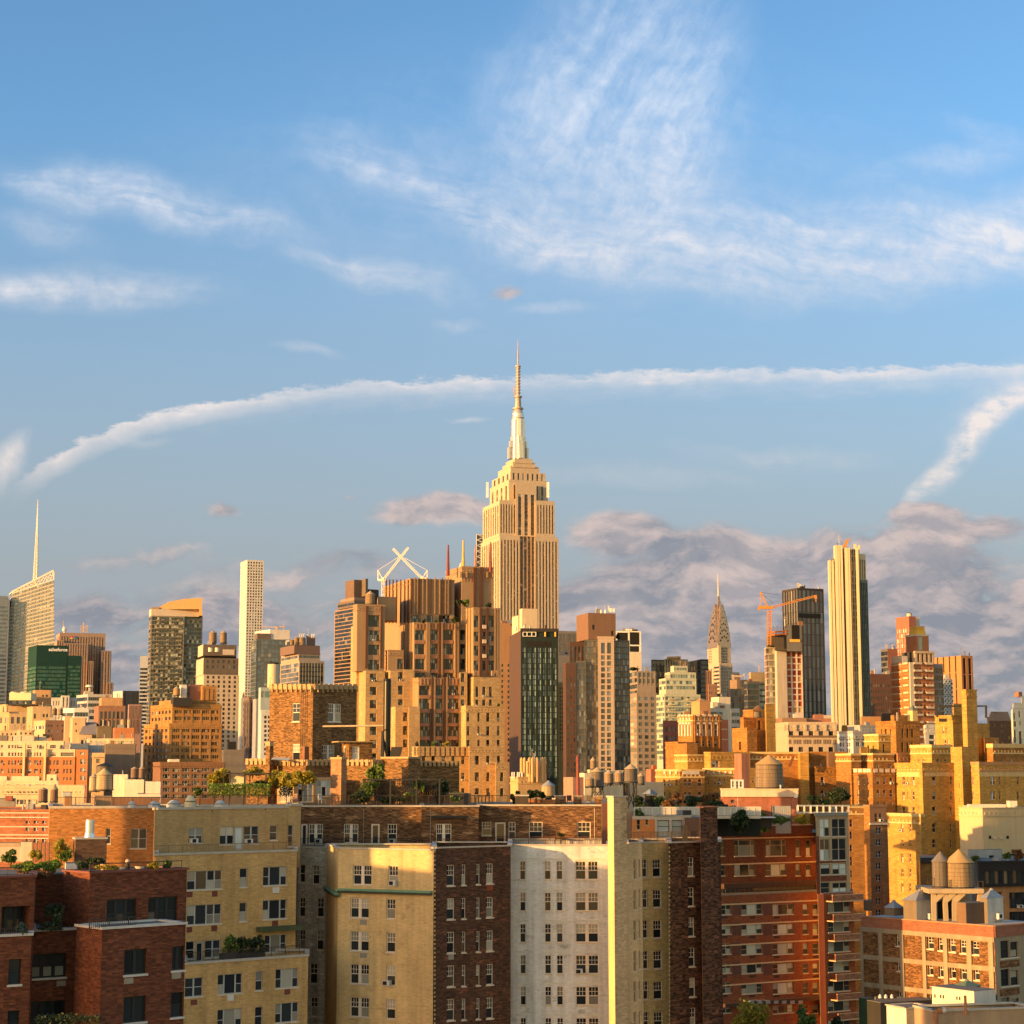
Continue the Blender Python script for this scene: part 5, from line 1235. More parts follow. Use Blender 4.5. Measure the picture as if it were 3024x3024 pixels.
b.block(1462,1464,1500,2257, None, front=G(cols=[(1477,1487)], rows=[(2281,2307),(2328,2352)], st='two'), D=464, dep=14, name='base', coping=.4)
b.finish()
water_tank('tan water tank beside the brown banded tower on the deco block', 1077,1107,1743,1755,1782,503,1789)
LF1 = leafmat('leaf_dark', (.018,.035,.010),(.045,.07,.018)); LF2 = leafmat('leaf_mid', (.06,.11,.02),(.15,.21,.03)); LF3 = leafmat('leaf_gold', (.28,.25,.03),(.50,.40,.05),.4); LF4 = leafmat('leaf_rust', (.14,.06,.02),(.24,.12,.04))
for i, (u, vb, vt, w, D, lm, tx) in enumerate(((1355,1795,1768,26,505, LF1, 'at the foot of the pipe stack penthouse, dark and wide'),(1378,1794,1766,28,505, LF2, 'lighter green at the foot of the pipe stack penthouse'),(1444,1794,1779,16,503, LF1, 'small and dark under the maroon pipe stack'),
        (1345,1842,1822,24,502, LF1, 'on the upper deco terrace beside the pale chimney'),(1252,1841,1828,10,501, LF1, 'tiny on the middle deco terrace'),(1288,1841,1830,10,501, LF2, 'second tiny one on the middle deco terrace'),
        (1232,2206,2188,14,480, LF1, 'on the low deco terrace at the fin base'),(1280,2206,2189,14,480, LF2, 'mid green on the low deco terrace'),(1318,2206,2187,20,480, LF3, 'golden on the low deco terrace'),(1472,2086,2078,9,492, LF2, 'single small one on the ledge of the deco tower'))):
    plant('terrace_shrub', 'shrub ' + tx, u, vb, vt, w, D, lm, 160,.35, group='terrace shrubs on the deco block')

# cream pinnacled block in front of the green black hotel
PB = stone('pinnacle_cream', (.52,.33,.15), var=.1)
b = Bldg('pinnacled_penthouse', 'golden rooftop block with rounded pinnacles before the green black hotel', 400,20, PB, GD, u=1560)
b.block(1507,1530,1610,2298, None, name='wall', coping=.3)
k = b.block(1537,1570,1615,2248,2330, D=404, name='upper_wall')
b.extra('pinnacle', PB, lambda m: [m.cyl((at(u, 2240,402).x, 402 + d), px(4.5,402), px(4.5,402), zv(2310,402), zv(2241,402),10) or m.cyl((at(u, 2240,402).x, 402 + d), px(4.5,402),.05, zv(2241,402), zv(2236,402),10) for u, d in ((1540,0),(1549,-.5),(1563,-1),(1572,-1.2),(1586,-.8),(1602,0),(1608,.4))])
b.extra('flue', TRD, lambda m: [m.bar(at(1562,2285,401), at(1562,2250,401),.6), m.bar(at(1610,2285,403), at(1610,2255,403),.6)])
b.extra('antenna', WHITEPAINT, lambda m: [m.bar(at(u, 2300,401), at(u, 2280,401),.25) for u in (1512,1518,1528,1533,1541)]); b.finish()

# ================================================================== roofscape of tanks right of centre
water_tank('broad tank with a silver cone near the pinnacled block', 1600,1640,2304,2321,2350,250,2352, wood=woodstave('tank_pale', (.46,.33,.20)), roofm=ZINC)
b = Bldg('brick_bulkhead', 'pinkish brick roof bulkhead behind the maroon flue', 260,20, stone('pink_brick', (.36,.19,.14)), GD, u=1690); b.block(1664,1692,1724,2296, None, name='wall', lwall=stone('pink_brick', (.36,.19,.14))); b.finish()
t = Thing('flue_pipe', 'tall maroon flue with a flared top before the roof tanks', 'flue', at(1707,2345,245)); mb = MB(stone('flue_maroon', (.26,.07,.05))); p = at(1707,2345,245); mb.cyl((p.x, p.y), px(4.5,245), px(4.5,245), p.z - 3, zv(2248,245),12); t.part('pipe', mb); mb = MB(PR); mb.cyl((p.x, p.y), px(6.5,245), px(4,245), zv(2248,245), zv(2231,245),12); t.part('flared_cap', mb)
water_tank('dark slatted tank with tan cone before the cream bulkhead', 1746,1784,2265,2280,2321,270,2358, wood=STAVED)
water_tank('tan tank overlapping the dark slatted tank', 1728,1756,2294,2301,2321,268,2323, group=None)
water_tank('brown tank squeezed between the dark tank and the tallest tank, first of two', 1785,1812,2272,2285,2311,300,2322)
water_tank('brown tank squeezed between the dark tank and the tallest tank, second of two', 1815,1841,2274,2284,2309,296,2320)
water_tank('tallest legged tank with wide tan cone above the gazebo', 1845,1884,2255,2271,2307,256,2388, wood=STAVED)
water_tank('small grey tank right behind the tallest legged tank', 1883,1904,2282,2292,2313,330,2318, wood=STAVED)
water_tank('small brown tank standing behind the others before the buff bay', 1743,1761,2235,2246,2270,420,2272)
b = Bldg('cream_bulkhead', 'low cream bulkhead boxes among the roof tanks', 330,20, stone('cream_bulk', (.64,.52,.36)), GD, u=1760); b.block(1705,1726,1760,2283, None); b.block(1735,1742,1840,2278, None, D=345, name='rear_wall', coping=.2); b.block(1735,1742,1772,2273, None, D=342, dep=6, name='rear_wall'); b.finish()
b = Bldg('red_bulkhead', 'small red brick bulkhead with a red box on its roof', 400,20, stone('red_bulk', (.34,.13,.08)), GD, u=1925); b.block(1908,1922,1940,2272, None); b.block(1923,1928,1938,2261,2273, D=402, dep=3, name='box', wall=stone('red_box', (.55,.12,.05))); b.finish()
b = Bldg('flat_roof_block', 'pale flat roofed block behind the blue gazebo', 350,20, stone('pale_flat', (.50,.42,.30)), GD, u=1900); b.block(1780,1860,1960,2316, None, coping=.4); b.finish()
b = Bldg('garden_roof_building', 'low tan block behind the gazebo and the tallest legged tank', 264,20, stone('tan_low', (.46,.36,.24)), GD, u=1880, roofm=ROOFL); b.block(1700,1720,1960,2368, None, dep=30); b.block(1630,1640,1760,2350, None, D=280, dep=20, name='rear_wall'); b.finish()
t = Thing('gazebo', 'blue grey canopy gazebo on dark posts beside the golden terrace block', 'gazebo', at(1918,2382,248)); mb = MB(stone('blue_canvas', (.19,.23,.27))); p = at(1920,2345,252)
mb.cyl((p.x, p.y), px(24,250), px(3,250), zv(2345,251), zv(2331,251),4); t.part('canopy', mb); mb = MB(STEEL)
for dx, dy in ((-20,-.7),(20,-.7),(-14,1),(16,1)): mb.bar((p.x + px(dx, 250) * .8, p.y + dy, zv(2386,251)),(p.x + px(dx, 250) * .8, p.y + dy, zv(2344,251)),.12)
t.part('post', mb); mb = MB(DARK); mb.box((p.x - px(15,250), p.y - .2),(1,0), px(30,250),1, zv(2386,251), zv(2350,251)); t.part('dark_core', mb)  # near black block filling the space under the canopy

# ================================================================== low quarter on the left
OBk = stone('orange_brick_low', (.42,.15,.055), var=.1); CRL = stone('cream_low', (.58,.46,.32), var=.08)
b = Bldg('long_brick_building', 'long orange brick block with two cream top storeys and tall pilasters', 600,-6, OBk, GF, WGREY, u=130, level='mid'); b.lim = 120
wc = [(2,10),(24,30),(34,40),(43,48),(52,57),(60,66),(81,92),(101,112),(117,122),(147,152),(158,163),(167,174),(187,192),(196,201),(206,212)]
k = b.block(-60,-60,222,2236, None, front=G(cols=wc, rows=[(2245,2259),(2270,2284),(2295,2305)], st='one'), name='brick_wall', dep=25)
k2 = b.block(-60,-60,188,2192,2216, wall=CRL, front=G(cols=[(2,10),(24,30),(34,40),(43,48),(50,66),(81,94),(109,113),(117,123),(148,165),(179,185)], rows=[(2200,2210)], st='one'), dep=22, D=603, name='cream_wall', coping=.4)
b.block(-60,-60,222,2213,2237, wall=CRL, front=G(cols=[(2,10),(24,30),(34,40),(43,48),(52,57),(60,66),(81,86),(88,94),(101,105),(108,113),(117,122),(147,165),(179,218)], rows=[(2222,2233)], st='one'), dep=24, D=600.5, name='cream_wall')
for u in (69,131): b.strip(k['front'], 'pilaster', stone('gold_pilaster', (.66,.46,.26)), u, 2195, u + 6,2330,.8)
b.block(219,224,260,2214, None, front=G(cols=[(237,253)], rows=[(2221,2229),(2241,2257),(2267,2280),(2290,2304)], st='pair'), lwall=stone('gold_pilaster', (.66,.46,.26)), dep=20, D=597, name='end_wing')
b.finish()
BC = stone('beige_classic', (.50,.36,.22), var=.1)
b = Bldg('beige_cornice_building', 'beige loft building with a heavy cornice beside the gold office block', 650,-4, BC, GF, WGREY, u=330, level='mid')
k = b.block(253,275,413,2230, None, front=G(cols=[(284,294),(312,335),(346,368),(385,397)], rows=[(2241,2254),(2264,2277)], st='trip'), coping=.8); b.strip(k['front'], 'cornice', BC, 272,2231,400,2236,.8); b.finish()
b = Bldg('white_roof_house', 'white rooftop house with tall roof hatch beside the pair of brown tanks', 480,0, stone('white_stucco', (.60,.53,.43)), GD, u=350)
b.block(333,335,377,2287, None, dep=10); b.block(367,368,425,2302, None, D=470, dep=10, name='lower_wall'); b.finish()
b = Bldg('cream_terrace_row', 'long cream block with parapets and roof sheds in the low quarter', 480,-8, CRL, GF, WGREY, u=90, level='mid')
b.block(-60,-60,172,2311, None, front=G(cols=[(20,32),(48,60),(70,82),(104,120),(125,133)], rows=[(2316,2322)], st='two'), dep=16, coping=.5); b.block(34,34,116,2292,2311, D=485, dep=8, name='roof_shed'); b.block(138,138,167,2287,2311, D=483, dep=8, name='roof_shed', front=G(rects=[(149,2298,157,2308)])); b.block(-20,-20,20,2292,2311, D=486, dep=8, name='roof_shed'); b.finish()
b = Bldg('cream_loft', 'cream loft building with grouped windows behind the twin dark tanks', 400,-8, stone('cream_loft_wall', (.52,.39,.25)), GF, WGREY, u=100, level='mid')
b.block(-60,-60,250,2328, None, front=G(cols=[(14,42),(49,77),(83,111),(160,170)], rows=[(2337,2348),(2361,2376)], st='trip'), dep=20, coping=.6); b.finish()
water_tank('dark brown tank, first of the twins before the cream loft', 110,137,2325,2332,2366,330,2370, wood=woodstave('tank_brown', (.20,.12,.08)))
water_tank('dark brown tank with pale finial, second of the twins before the cream loft', 145,168,2315,2332,2366,335,2372, wood=woodstave('tank_brown', (.20,.12,.08)))
water_tank('big pale wooden tank before the beige cornice building', 279,325,2268,2288,2331,300,2338, wood=woodstave('tank_pale', (.46,.33,.20)), roofm=stone('tank_cone_gold', (.52,.38,.18)))
water_tank('smaller pale tank half hidden behind the big pale tank', 260,287,2284,2296,2334,310,2338, wood=woodstave('tank_pale', (.46,.33,.20)))
water_tank('grey boxy tank rising behind the big pale tank', 276,328,2252,2262,2330,318,2338, wood=STAVED, roofm=STEEL)
water_tank('brown tank, first of the pair before the gold office block', 384,406,2264,2270,2296,420,2302, wood=woodstave('tank_brown', (.20,.12,.08)))
water_tank('brown tank, second of the pair before the gold office block', 408,426,2263,2270,2296,425,2302, wood=woodstave('tank_brown', (.20,.12,.08)))
OL = stone('old_limestone', (.44,.31,.18), var=.14)
b = Bldg('old_ornate_building', 'ornate old tan building with a columned front and roof penthouse', 1000,8, OL, GF, u=70); b.lim = 100
k = b.block(-60,28,82,2102, None, front=G(n=3, fl=5, ww=.55, wh=.7, vb=2150, top=2), left=G(n=6, fl=5, ww=.4, wh=.6, vb=2150, top=2)); b.block(-40,18,150,2085, None, D=1025, coping=1.0, name='rear_wall')
b.block(97,104,150,2042,2090, D=1030, wall=stone('penthouse_orange', (.42,.25,.13)), front=G(rects=[(124,2052,130,2058),(135,2052,142,2058)]), name='penthouse', coping=.8)
b.extra('finial', OL, lambda m: [m.cyl(at(u, 2100,998), px(4,1000),.2, zv(2103,998), zv(2085,998),8) for u in (9,20)])
mb = MB(stone('cream_tank', (.70,.60,.36), var=.05)); p = at(58,2060,1020)
mb.box((at(27,2060,1012).x, 1012),(1,0), px(64,1012),12, zv(2068,1012), zv(2046,1012)); [mb.cyl((at(u, 2046,1018).x, 1018), px(12,1012), px(10,1012), zv(2046,1012), zv(2042,1012),14) for u in (42,72)]; b.part('roof_cooler', mb)
b.extra('roof_stand', STEEL, lambda m: [m.box((at(24,2060,1011).x, 1011),(1,0), px(72,1012),13, zv(2083,1012), zv(2079,1012))] + [m.bar(at(u, 2080,1013), at(u, 2068,1013),1) for u in (30,50,70,88)]); b.finish()
b = Bldg('arcaded_building', 'tan building with round arched top windows beside the brown warehouse', 940,8, OL, GD, u=110); b.block(80,97,150,2091, None, front=G(rects=[(100,2108,106,2122),(126,2108,132,2118),(136,2108,142,2118)]), coping=.8); b.finish()
b = Bldg('brown_warehouse', 'brown brick warehouse with pale windows and one side coloured sunlit yellow', 850,14, stone('warehouse_brown', (.22,.12,.08)), glass('pale_panes', (.05,.05,.05),(.1,.1,.1),(.6,.56,.46),.6,.05), u=160)
b.block(100,134,195,2127, None, front=G(cols=[(135,139),(142,147),(150,155),(168,172),(183,187),(190,194)], rows=[(2155,2163),(2170,2176),(2140,2146)]), lwall=BC, left=B_(fl=4, wh=.35, vb=2180)); b.finish()  # left side given a paler wall colour as if sunlit
for u0, u1, s_ in ((150,166, 'first'),(170,184, 'second')): water_tank('tan tank on the brown warehouse roof, %s of two' % s_, u0, u1,2088,2094,2110,860,2124)
b = Bldg('gabled_hall', 'hall with a steep grey pitched roof and small square tower', 760,6, BC, GD, u=245)
b.block(207,215,252,2125, None, front=G(rects=[(222,2135,226,2141),(223,2155,227,2162)]), coping=.8, name='tower_wall')
mb = MB(stone('slate_grey', (.24,.21,.20))); P = [at(233,2170,752), at(285,2168,752), at(285,2133,764), at(250,2133,764)]; mb.poly(P); mb.quad(P[1] + Vector((0,24,0)), P[0] + Vector((0,24,0)), P[3], P[2]); b.part('pitched_roof', mb)
b.block(230,233,286,2169, None, D=752, dep=24, name='hall_wall'); b.block(190,192,212,2115, None, D=775, dep=12, name='side_tower'); b.finish()
b = Bldg('dark_garden_block', 'dark roofed low block beside the pitched hall', 740,6, stone('dark_olive', (.15,.12,.08)), GD, u=305); b.block(285,288,330,2147, None, coping=.4); b.finish()
b = Bldg('red_brick_house', 'red orange brick box with two tanks on its roof', 700,6, stone('red_orange', (.42,.17,.075)), GD, u=365); b.block(335,338,396,2153, None, coping=.5); b.finish()
for u0, u1, s_ in ((354,370, 'darker'),(374,388, 'cleaner')): water_tank('pale tank on the red orange box, the %s one' % s_, u0, u1,2123,2125,2149,705,2153, wood=woodstave('tank_pale', (.46,.33,.20)))
b = Bldg('pilastered_office', 'brown stone office with tall dark window bays and orange penthouse', 1300,10, stone('brown_stone', (.24,.13,.085)), GDK, u=320)
b.block(278,292,370,2088, None, front=S(n=6, ww=.62, fl=6, wh=.85, vb=2160, top=3), coping=1); b.block(293,300,362,2060,2090, D=1306, wall=stone('penthouse_orange', (.42,.25,.13)), name='penthouse'); b.finish()
b = Bldg('grey_ribbon_office', 'grey office with ribbon windows under the green tower', 1500,14, stone('grey_ribbon', (.42,.40,.38)), GDK, u=270); b.block(226,259,332,2050, None, front=B_(fl=5, wh=.55, vb=2160), left=B_(fl=5, wh=.6, vb=2160)); b.block(246,250,276,2040,2052, D=1505, name='penthouse'); b.block(262,264,268,2030,2042, D=1504, dep=3, name='stalk'); b.extra('radar_dish', stone('dish_cream', (.6,.5,.36)), lambda m: m.cyl(at(264,2028,1504), px(13,1504), px(9,1504), zv(2029,1504), zv(2023,1504),14)); b.finish()
b = Bldg('white_stone_block', 'pale grey stone block with narrow windows below the green tower', 1400,10, stone('pale_grey_stone', (.52,.48,.44)), GDK, u=190); b.block(150,153,226,2060, None, front=G(n=9, fl=6, ww=.35, wh=.6, vb=2110)); b.block(180,182,205,2054, None, D=1396, front=S(n=2, ww=.35, fl=9, wh=.8, vb=2100), dep=10, name='bay'); b.finish()
b = Bldg('white_ribbon_block', 'low white block with ribbon windows beside the tan roof tanks', 1100,10, WHT, GDK, u=225); b.block(184,219,262,2091, None, front=B_(fl=5, wh=.5, vb=2140), left=B_(fl=5, wh=.4, vb=2140)); b.finish()
b = Bldg('rusty_ribbed_slab', 'purple brown ribbed slab beside the striped slab', 1600,10, stone('purple_rib', (.30,.19,.17)), GDK, u=395); b.block(378,381,418,2080, None, front=S(n=9, ww=.5, fl=12, wh=.9, vb=2190)); b.finish()
rnd = random.Random(11)
for i, (u0, u1, vt, D, c, tx) in enumerate(((40,100,2176,640,(.62,.54,.42), 'pale roof shed behind the long brick block, widest'),(100,135,2178,645,(.66,.58,.44), 'pale roof shed behind the long brick block, narrow'),(0,22,2175,640,(.2,.17,.15), 'dark roof shed at the frame edge'),
        (188,262,2196,680,(.40,.34,.28), 'grey flat roof behind the orange end wing'),(262,318,2184,700,(.58,.50,.38), 'cream house with three small windows'),(320,396,2184,690,(.62,.50,.30), 'cream house with porthole windows'),(210,260,2200,660,(.55,.5,.42), 'white flat roof with skylights'),
        (312,400,2200,640,(.20,.15,.12), 'dark roof garden block'),(348,384,2214,655,(.66,.58,.44), 'cream stair head on the beige cornice building'),(0,80,2160,800,(.5,.38,.25), 'tan row behind the sheds'),(55,98,2158,790,(.56,.42,.26), 'yellow stepped wing before the ornate building'),(255,300,2204,670,(.46,.46,.46), 'small grey roof pavilion by the gold office block'))):
    b = Bldg('small_building', tx, D, 6, stone('low_%d' % i, c), GD, u=(u0 + u1) / 2)
    b.block(u0 - 4, u0, u1, vt, None, front=G(n=max(2, int((u1 - u0) / 12)), rows=1, vt=vt + 3, vb=vt + 13, ww=.4, wh=.6) if i in (4,5,9,10) else None, dep=16, coping=.4); b.finish()

# gold office block
GO = brick('gold_office_brick', (.361,.189,.065),(.310,.155,.052),(.292,.172,.077),.14,.8,.3, soot=.1)
b = Bldg('gold_office_block', 'big golden orange office block with stepped top and hundreds of paired windows', 700,16, GO, glass('office_glass', (.015,.013,.012),(.05,.042,.035),(.36,.30,.22),.22,.05), WGREY, u=540); b.lim = 100
gx = dict(fl=2.45, wh=.52, ww=.80, sp=GO, panes=4, gap=.3, spd=.4)
b.block(425,500,655,2142, None, front=S(n=5, vb=2262, top=1.2, **gx), left=S(n=6, vb=2320, top=1.2, fl=2.45, wh=.5, ww=.6, sp=GO, spd=.4), coping=.8)
b.block(445,509,652,2085, None, front=S(n=5, top=1.5, vb=2145, **gx), left=S(n=6, top=1.5, vb=2145, fl=2.45, wh=.5, ww=.6, sp=GO, spd=.4), D=706, coping=.8, name='tier')
b.block(470,526,638,2066,2090, D=714, name='tier', front=S(n=9, ww=.3, fl=5, wh=.8, top=1, sp=GO, g=GO)); b.block(575,598,640,2025,2068, D=716, name='penthouse', front=S(n=3, ww=.2, fl=8, wh=.7, g=GD)); b.block(530,535,552,2022,2068, D=718, dep=6, wall=stone('white_bulk', (.6,.56,.5)), name='penthouse')
b.block(505,512,565,2060,2086, D=704, wall=STEEL, dep=8, name='roof_plant'); b.block(556,560,600,2022,2066, D=720, wall=stone('rust_plant', (.24,.12,.08)), dep=10, name='roof_plant'); b.finish()
water_tank('orange tank on top of the golden office block', 510,530,2026,2034,2052,716,2066, wood=woodstave('tank_orange', (.45,.25,.10)))
b = Bldg('brown_loft_building', 'brown loft building with grouped windows below the golden office block', 560,12, stone('brown_loft', (.20,.105,.058)), glass('office_glass'), WGREY, u=560, level='mid')
b.block(452,474,662,2256, None, front=G(cols=[(481,501),(510,530),(538,559),(566,588),(596,618),(627,648)], rows=[(2266,2279),(2286,2299),(2306,2319),(2326,2339),(2346,2358)], st='trip'), coping=.6); b.block(495,500,530,2242,2258, D=565, dep=5, wall=stone('white_bulk', (.6,.56,.5)), name='penthouse'); b.finish()
b = Bldg('grey_roof_terrace', 'dark grey setback roofs below the beige tower', 620,10, stone('grey_setback', (.16,.14,.13)), GD, u=690); b.block(655,660,722,2218, None, coping=.5); b.block(655,660,727,2252, None, D=600, dep=14, name='lower_wall', coping=.5); b.block(672,674,696,2190,2220, D=625, dep=5, wall=DARK, name='tank_house'); b.finish()
b = Bldg('white_parapet_block', 'white stepped party wall at the foot of the brown loft building', 300,4, stone('white_party_wall', (.62,.54,.46)), GD, u=440); b.block(406,408,474,2345, None, dep=10); b.block(430,433,474,2308,2350, D=302, dep=6, name='upper_wall'); b.finish()
# red banded building near the frame edge
RBn = brick('red_band_brick', (.36,.13,.07),(.30,.10,.05),(.34,.2,.14),.15,.5,.2)
b = Bldg('red_banded_building', 'low red brick building with white bands and flat roof', 260,-6, RBn, GD, WGREY, u=70, level='mid'); k = b.block(-60,-60,152,2396, None, front=G(cols=[(76,88),(99,113),(124,137)], rows=[(2418,2432),(2443,2454),(2476,2490)], st='two'), dep=18, coping=.3); f = k['front']
for v in (2399,2412,2440,2464,2474): b.strip(f, 'white_band', stone('band_white', (.62,.52,.42)),-60, v, 152, v + 3,.12)
b.finish()
b = Bldg('roof_plant_house', 'cluttered grey roof plant house behind the red banded building', 300,0, stone('grey_plant', (.24,.22,.21)), GD, u=30); b.block(-40,-40,44,2360, None, dep=8); b.block(15,15,36,2352,2364, D=298, dep=4, wall=stone('red_box2', (.3,.08,.05)), name='box'); b.finish()

# ================================================================== golden blocks on the right
YB = brick('yellow_gold_brick', (.482,.267,.065),(.413,.215,.052),(.378,.232,.077),.18,.6,.22, soot=.25)
YT = stone('gold_trim', (.62,.42,.18), var=.06)
OB = brick('orange_gold_brick', (.344,.159,.043),(.275,.120,.034),(.292,.163,.056),.22,.6,.22, soot=.12)
GYW = glass('gold_block_glass', (.03,.022,.015),(.09,.06,.035),(.5,.42,.28),.2,.05)
b = Bldg('gothic_crown_tower', 'golden tower with white pointed arch windows and a scalloped crown', 430,22, OB, GYW, WFRAME, u=2070, level='mid')
k = b.block(2002,2046,2130,2114, None, coping=.3, cm=YT, front=G(cols=[(2057,2065),(2075,2082),(2091,2099),(2109,2117)], rows=[(2138,2172),(2187,2204)], st='one'), left=G(cols=[(2009,2013),(2018,2022),(2027,2031),(2036,2040)], rows=[(2136,2172)], st='one')); f, l = k['front'], k['left']
for fc, cs in ((f, (2061,2078.5,2095,2113)),(l, (2011,2020,2029,2038))):
    for c in cs:
        w = 4.4 if fc is f else 2.6
        for s_ in (-1,1): b.strip(fc, 'white_jamb', CRM, c + s_ * (w + 1) - 1,2140, c + s_ * (w + 1) + 1,2174,.25)
        b.strip(fc, 'white_head', CRM, c - w - 1,2133, c + w + 1,2139,.25); b.strip(fc, 'white_panel', CRM, c - 2,2119, c + 2,2128,.2); b.strip(fc, 'crown_scallop', CRM, c - w, 2110, c + w, 2116,.35)
for u in (2050,2069,2087,2104,2122): b.strip(f, 'pier', OB, u, 2112, u + 3,2226,.3)
b.block(1965,2002,2050,2194, None, D=420, name='lower_wall', coping=.3); b.block(2000,2028,2060,2196, None, D=412, dep=8, name='lower_wall'); b.finish()
b = Bldg('tank_house', 'orange square tank house with a pyramidal roof behind the gothic crown', 470,22, stone('orange_tankhouse', (.50,.26,.12)), GD, u=2070)
k = b.block(2042,2066,2098,2072, None); b.extra('pyramid_roof', stone('orange_roof', (.48,.25,.11)), lambda m: pyramid(m, k, k['z1'], k['z1'] + px(10,470),.9)); b.block(2017,2020,2040,2102, None, D=460, dep=5, name='chimney_block'); b.finish()
b = Bldg('red_apartment_slab', 'dark red brick apartment slab behind the gothic crown tower', 560,14, stone('red_slab', (.26,.09,.065)), GA, WGREY, u=1990); b.block(1957,1960,2010,2128, None, front=G(n=4, fl=2.7, ww=.5, wh=.5, vb=2240)); b.block(2126,2128,2150,2126, None, D=555, front=B_(fl=3, wh=.12, vb=2220, gap=0, g=CRM), dep=12, name='wing', wall=stone('red_slab2', (.36,.12,.07))); b.finish()
b = Bldg('golden_terrace_block', 'golden terraced apartment block with white crenellated parapets', 362,22, YB, GYW, WFRAME, u=2050, level='mid')
kk = [b.block(1936,1958,2007,2278, None, front=G(cols=[(1958,1964),(1975,1980),(1995,2000)], rows=[(2301,2322),(2338,2358)], st='one'), name='bay_wall', coping=.4, cm=YT, al=-24, dep=10),
      b.block(2005,2008,2080,2278, None, front=G(cols=[(2020,2030),(2033,2043),(2062,2072)], rows=[(2300,2322),(2338,2358)], st='one'), wall=OB, name='brick_wall', coping=.4, cm=YT, D=359, dep=14, al=20),
      b.block(2076,2078,2168,2274, None, front=G(cols=[(2088,2093),(2108,2113),(2122,2127),(2136,2141)], rows=[(2298,2318),(2338,2356)], st='one'), name='wall', coping=.4, cm=YT, D=366, dep=14, al=-16)]
for f, us in ((kk[0]['front'], (1960,1977,1994)),(kk[2]['front'], (2088,2105,2122,2140,2155))):
    for u in us: b.strip(f, 'crenel', CRM, u, 2277, u + 6,2286,.2)
b.strip(kk[1]['front'], 'pierced_panel', CRM, 2016,2277,2064,2287,.2)
k = b.block(1992,2030,2110,2232, None, D=384, name='upper_wall', wall=YB, coping=.3, cm=YT); b.block(2080,2098,2215,2226, None, D=380, name='upper_wall', front=G(rects=[(2103,2246,2124,2266),(2089,2254,2098,2268)], st='two'), coping=.4)
b.block(2168,2190,2213,2226, None, D=350, wall=stone('red_brown_pier', (.32,.14,.09), streak=.4), name='chimney_pier', dep=4)
b.block(2205,2212,2245,2268, None, D=360, name='wall', dep=8, front=G(rects=[(2221,2298,2227,2312),(2213,2252,2232,2266)])); b.finish()
b = Bldg('white_gothic_dormer', 'small white triple dormer with pointed tops on the golden terrace', 343,10, WHITEPAINT, GYW, WFRAME, u=2175, level='mid'); b.block(2158,2160,2196,2302, None, front=G(cols=[(2162,2168),(2174,2181),(2185,2192)], rows=[(2307,2324)], st='one'), dep=3); b.finish()
b = Bldg('golden_shaft_house', 'golden brick penthouse cluster with a tall plain chimney shaft', 420,24, OB, GD, u=2230)
b.block(2162,2206,2235,2153, None, front=None, left=G(rects=[(2182,2190,2188,2215)]), coping=.3); b.block(2186,2196,2228,2122, None, D=428, name='wall', front=None, left=None, coping=.3)
b.block(2195,2224,2258,2099, None, D=432, name='tower_wall', front=G(rects=[(2238,2127,2247,2155),(2240,2182,2246,2196)]), coping=.3); b.block(2232,2232,2262,2120, None, D=424, dep=6, front=G(rects=[(2238,2127,2247,2155)]), name='wall')
k = b.block(2258,2262,2288,2079, None, D=420, wall=YB, dep=3, name='chimney_shaft'); b.extra('slatted_cupola', stone('cupola_brown', (.16,.09,.05)), lambda m: m.cyl((at(2240,2090,440).x, 440), px(24,440), px(4,440), zv(2100,440), zv(2083,440),12)); b.extra('tank', STAVED, lambda m: m.cyl((at(2242,2108,428).x, 431), px(11,428), px(11,428), zv(2118,428), zv(2101,428),14)); b.finish()
WA = stone('cream_arcade', (.48,.37,.26), var=.1)
b = Bldg('arcaded_cream_building', 'cream building with arched windows, balustrade and dark cornice bands', 460,6, WA, GD, u=2390); b.lim = 100
k = b.block(2290,2328,2474,2138, None, front=G(cols=[(2329 + 29.5 * i, 2343 + 29.5 * i) for i in range(5)], rows=[(2159,2172),(2206,2224)]), coping=.5); f = k['front']
for i in range(6): b.strip(f, 'pilaster', WA, 2345 + 29.5 * i - 30,2140,2349 + 29.5 * i - 30 + 3,2158,.4)
b.strip(f, 'cornice', stone('dark_cornice', (.2,.13,.09)),2326,2172,2474,2176,.5)
for i in range(30): b.strip(f, 'baluster', stone('dark_slot', (.10,.06,.04)),2329 + 4.9 * i, 2184,2331 + 4.9 * i, 2197,.06) if i % 6 != 2 else None  # dark strips painted in as the gaps of the balustrade
b.block(2288,2310,2380,2120, None, D=475, wall=stone('brown_roofwall', (.26,.16,.10)), name='rear_wall'); b.block(2380,2384,2455,2122, None, D=478, wall=stone('red_roofwall', (.36,.15,.09)), name='rear_wall', dep=12); b.finish()
b = Bldg('ornate_wall_tier', 'long orange brick parapet tier with arched corbels behind the wooden tank', 385,8, OB, GYW, WFRAME, u=2370, level='mid')
k = b.block(2210,2214,2372,2226, None, coping=.4, cm=YT, dep=10); b.block(2355,2362,2388,2224, None, D=383, dep=4, name='pier', wall=YB); b.block(2384,2386,2500,2224, None, D=386, dep=10, name='wall', coping=.3, front=G(rects=[(2366 + 20,2254,2376 + 20,2266),(2420,2254,2428,2266)], st='two'))
b.extra('slanted_strut', RUST, lambda m: m.bar(at(2331,2264,380), at(2344,2232,380),.5)); b.block(2440,2446,2478,2222,2264, D=378, dep=4, name='chimney_foot', wall=stone('dark_brown_chim', (.2,.11,.06))); b.finish()
b = Bldg('bright_gold_block', 'bright yellow block with stucco patches between tank and pine', 392,20, YB, GYW, WFRAME, u=2400, level='mid')
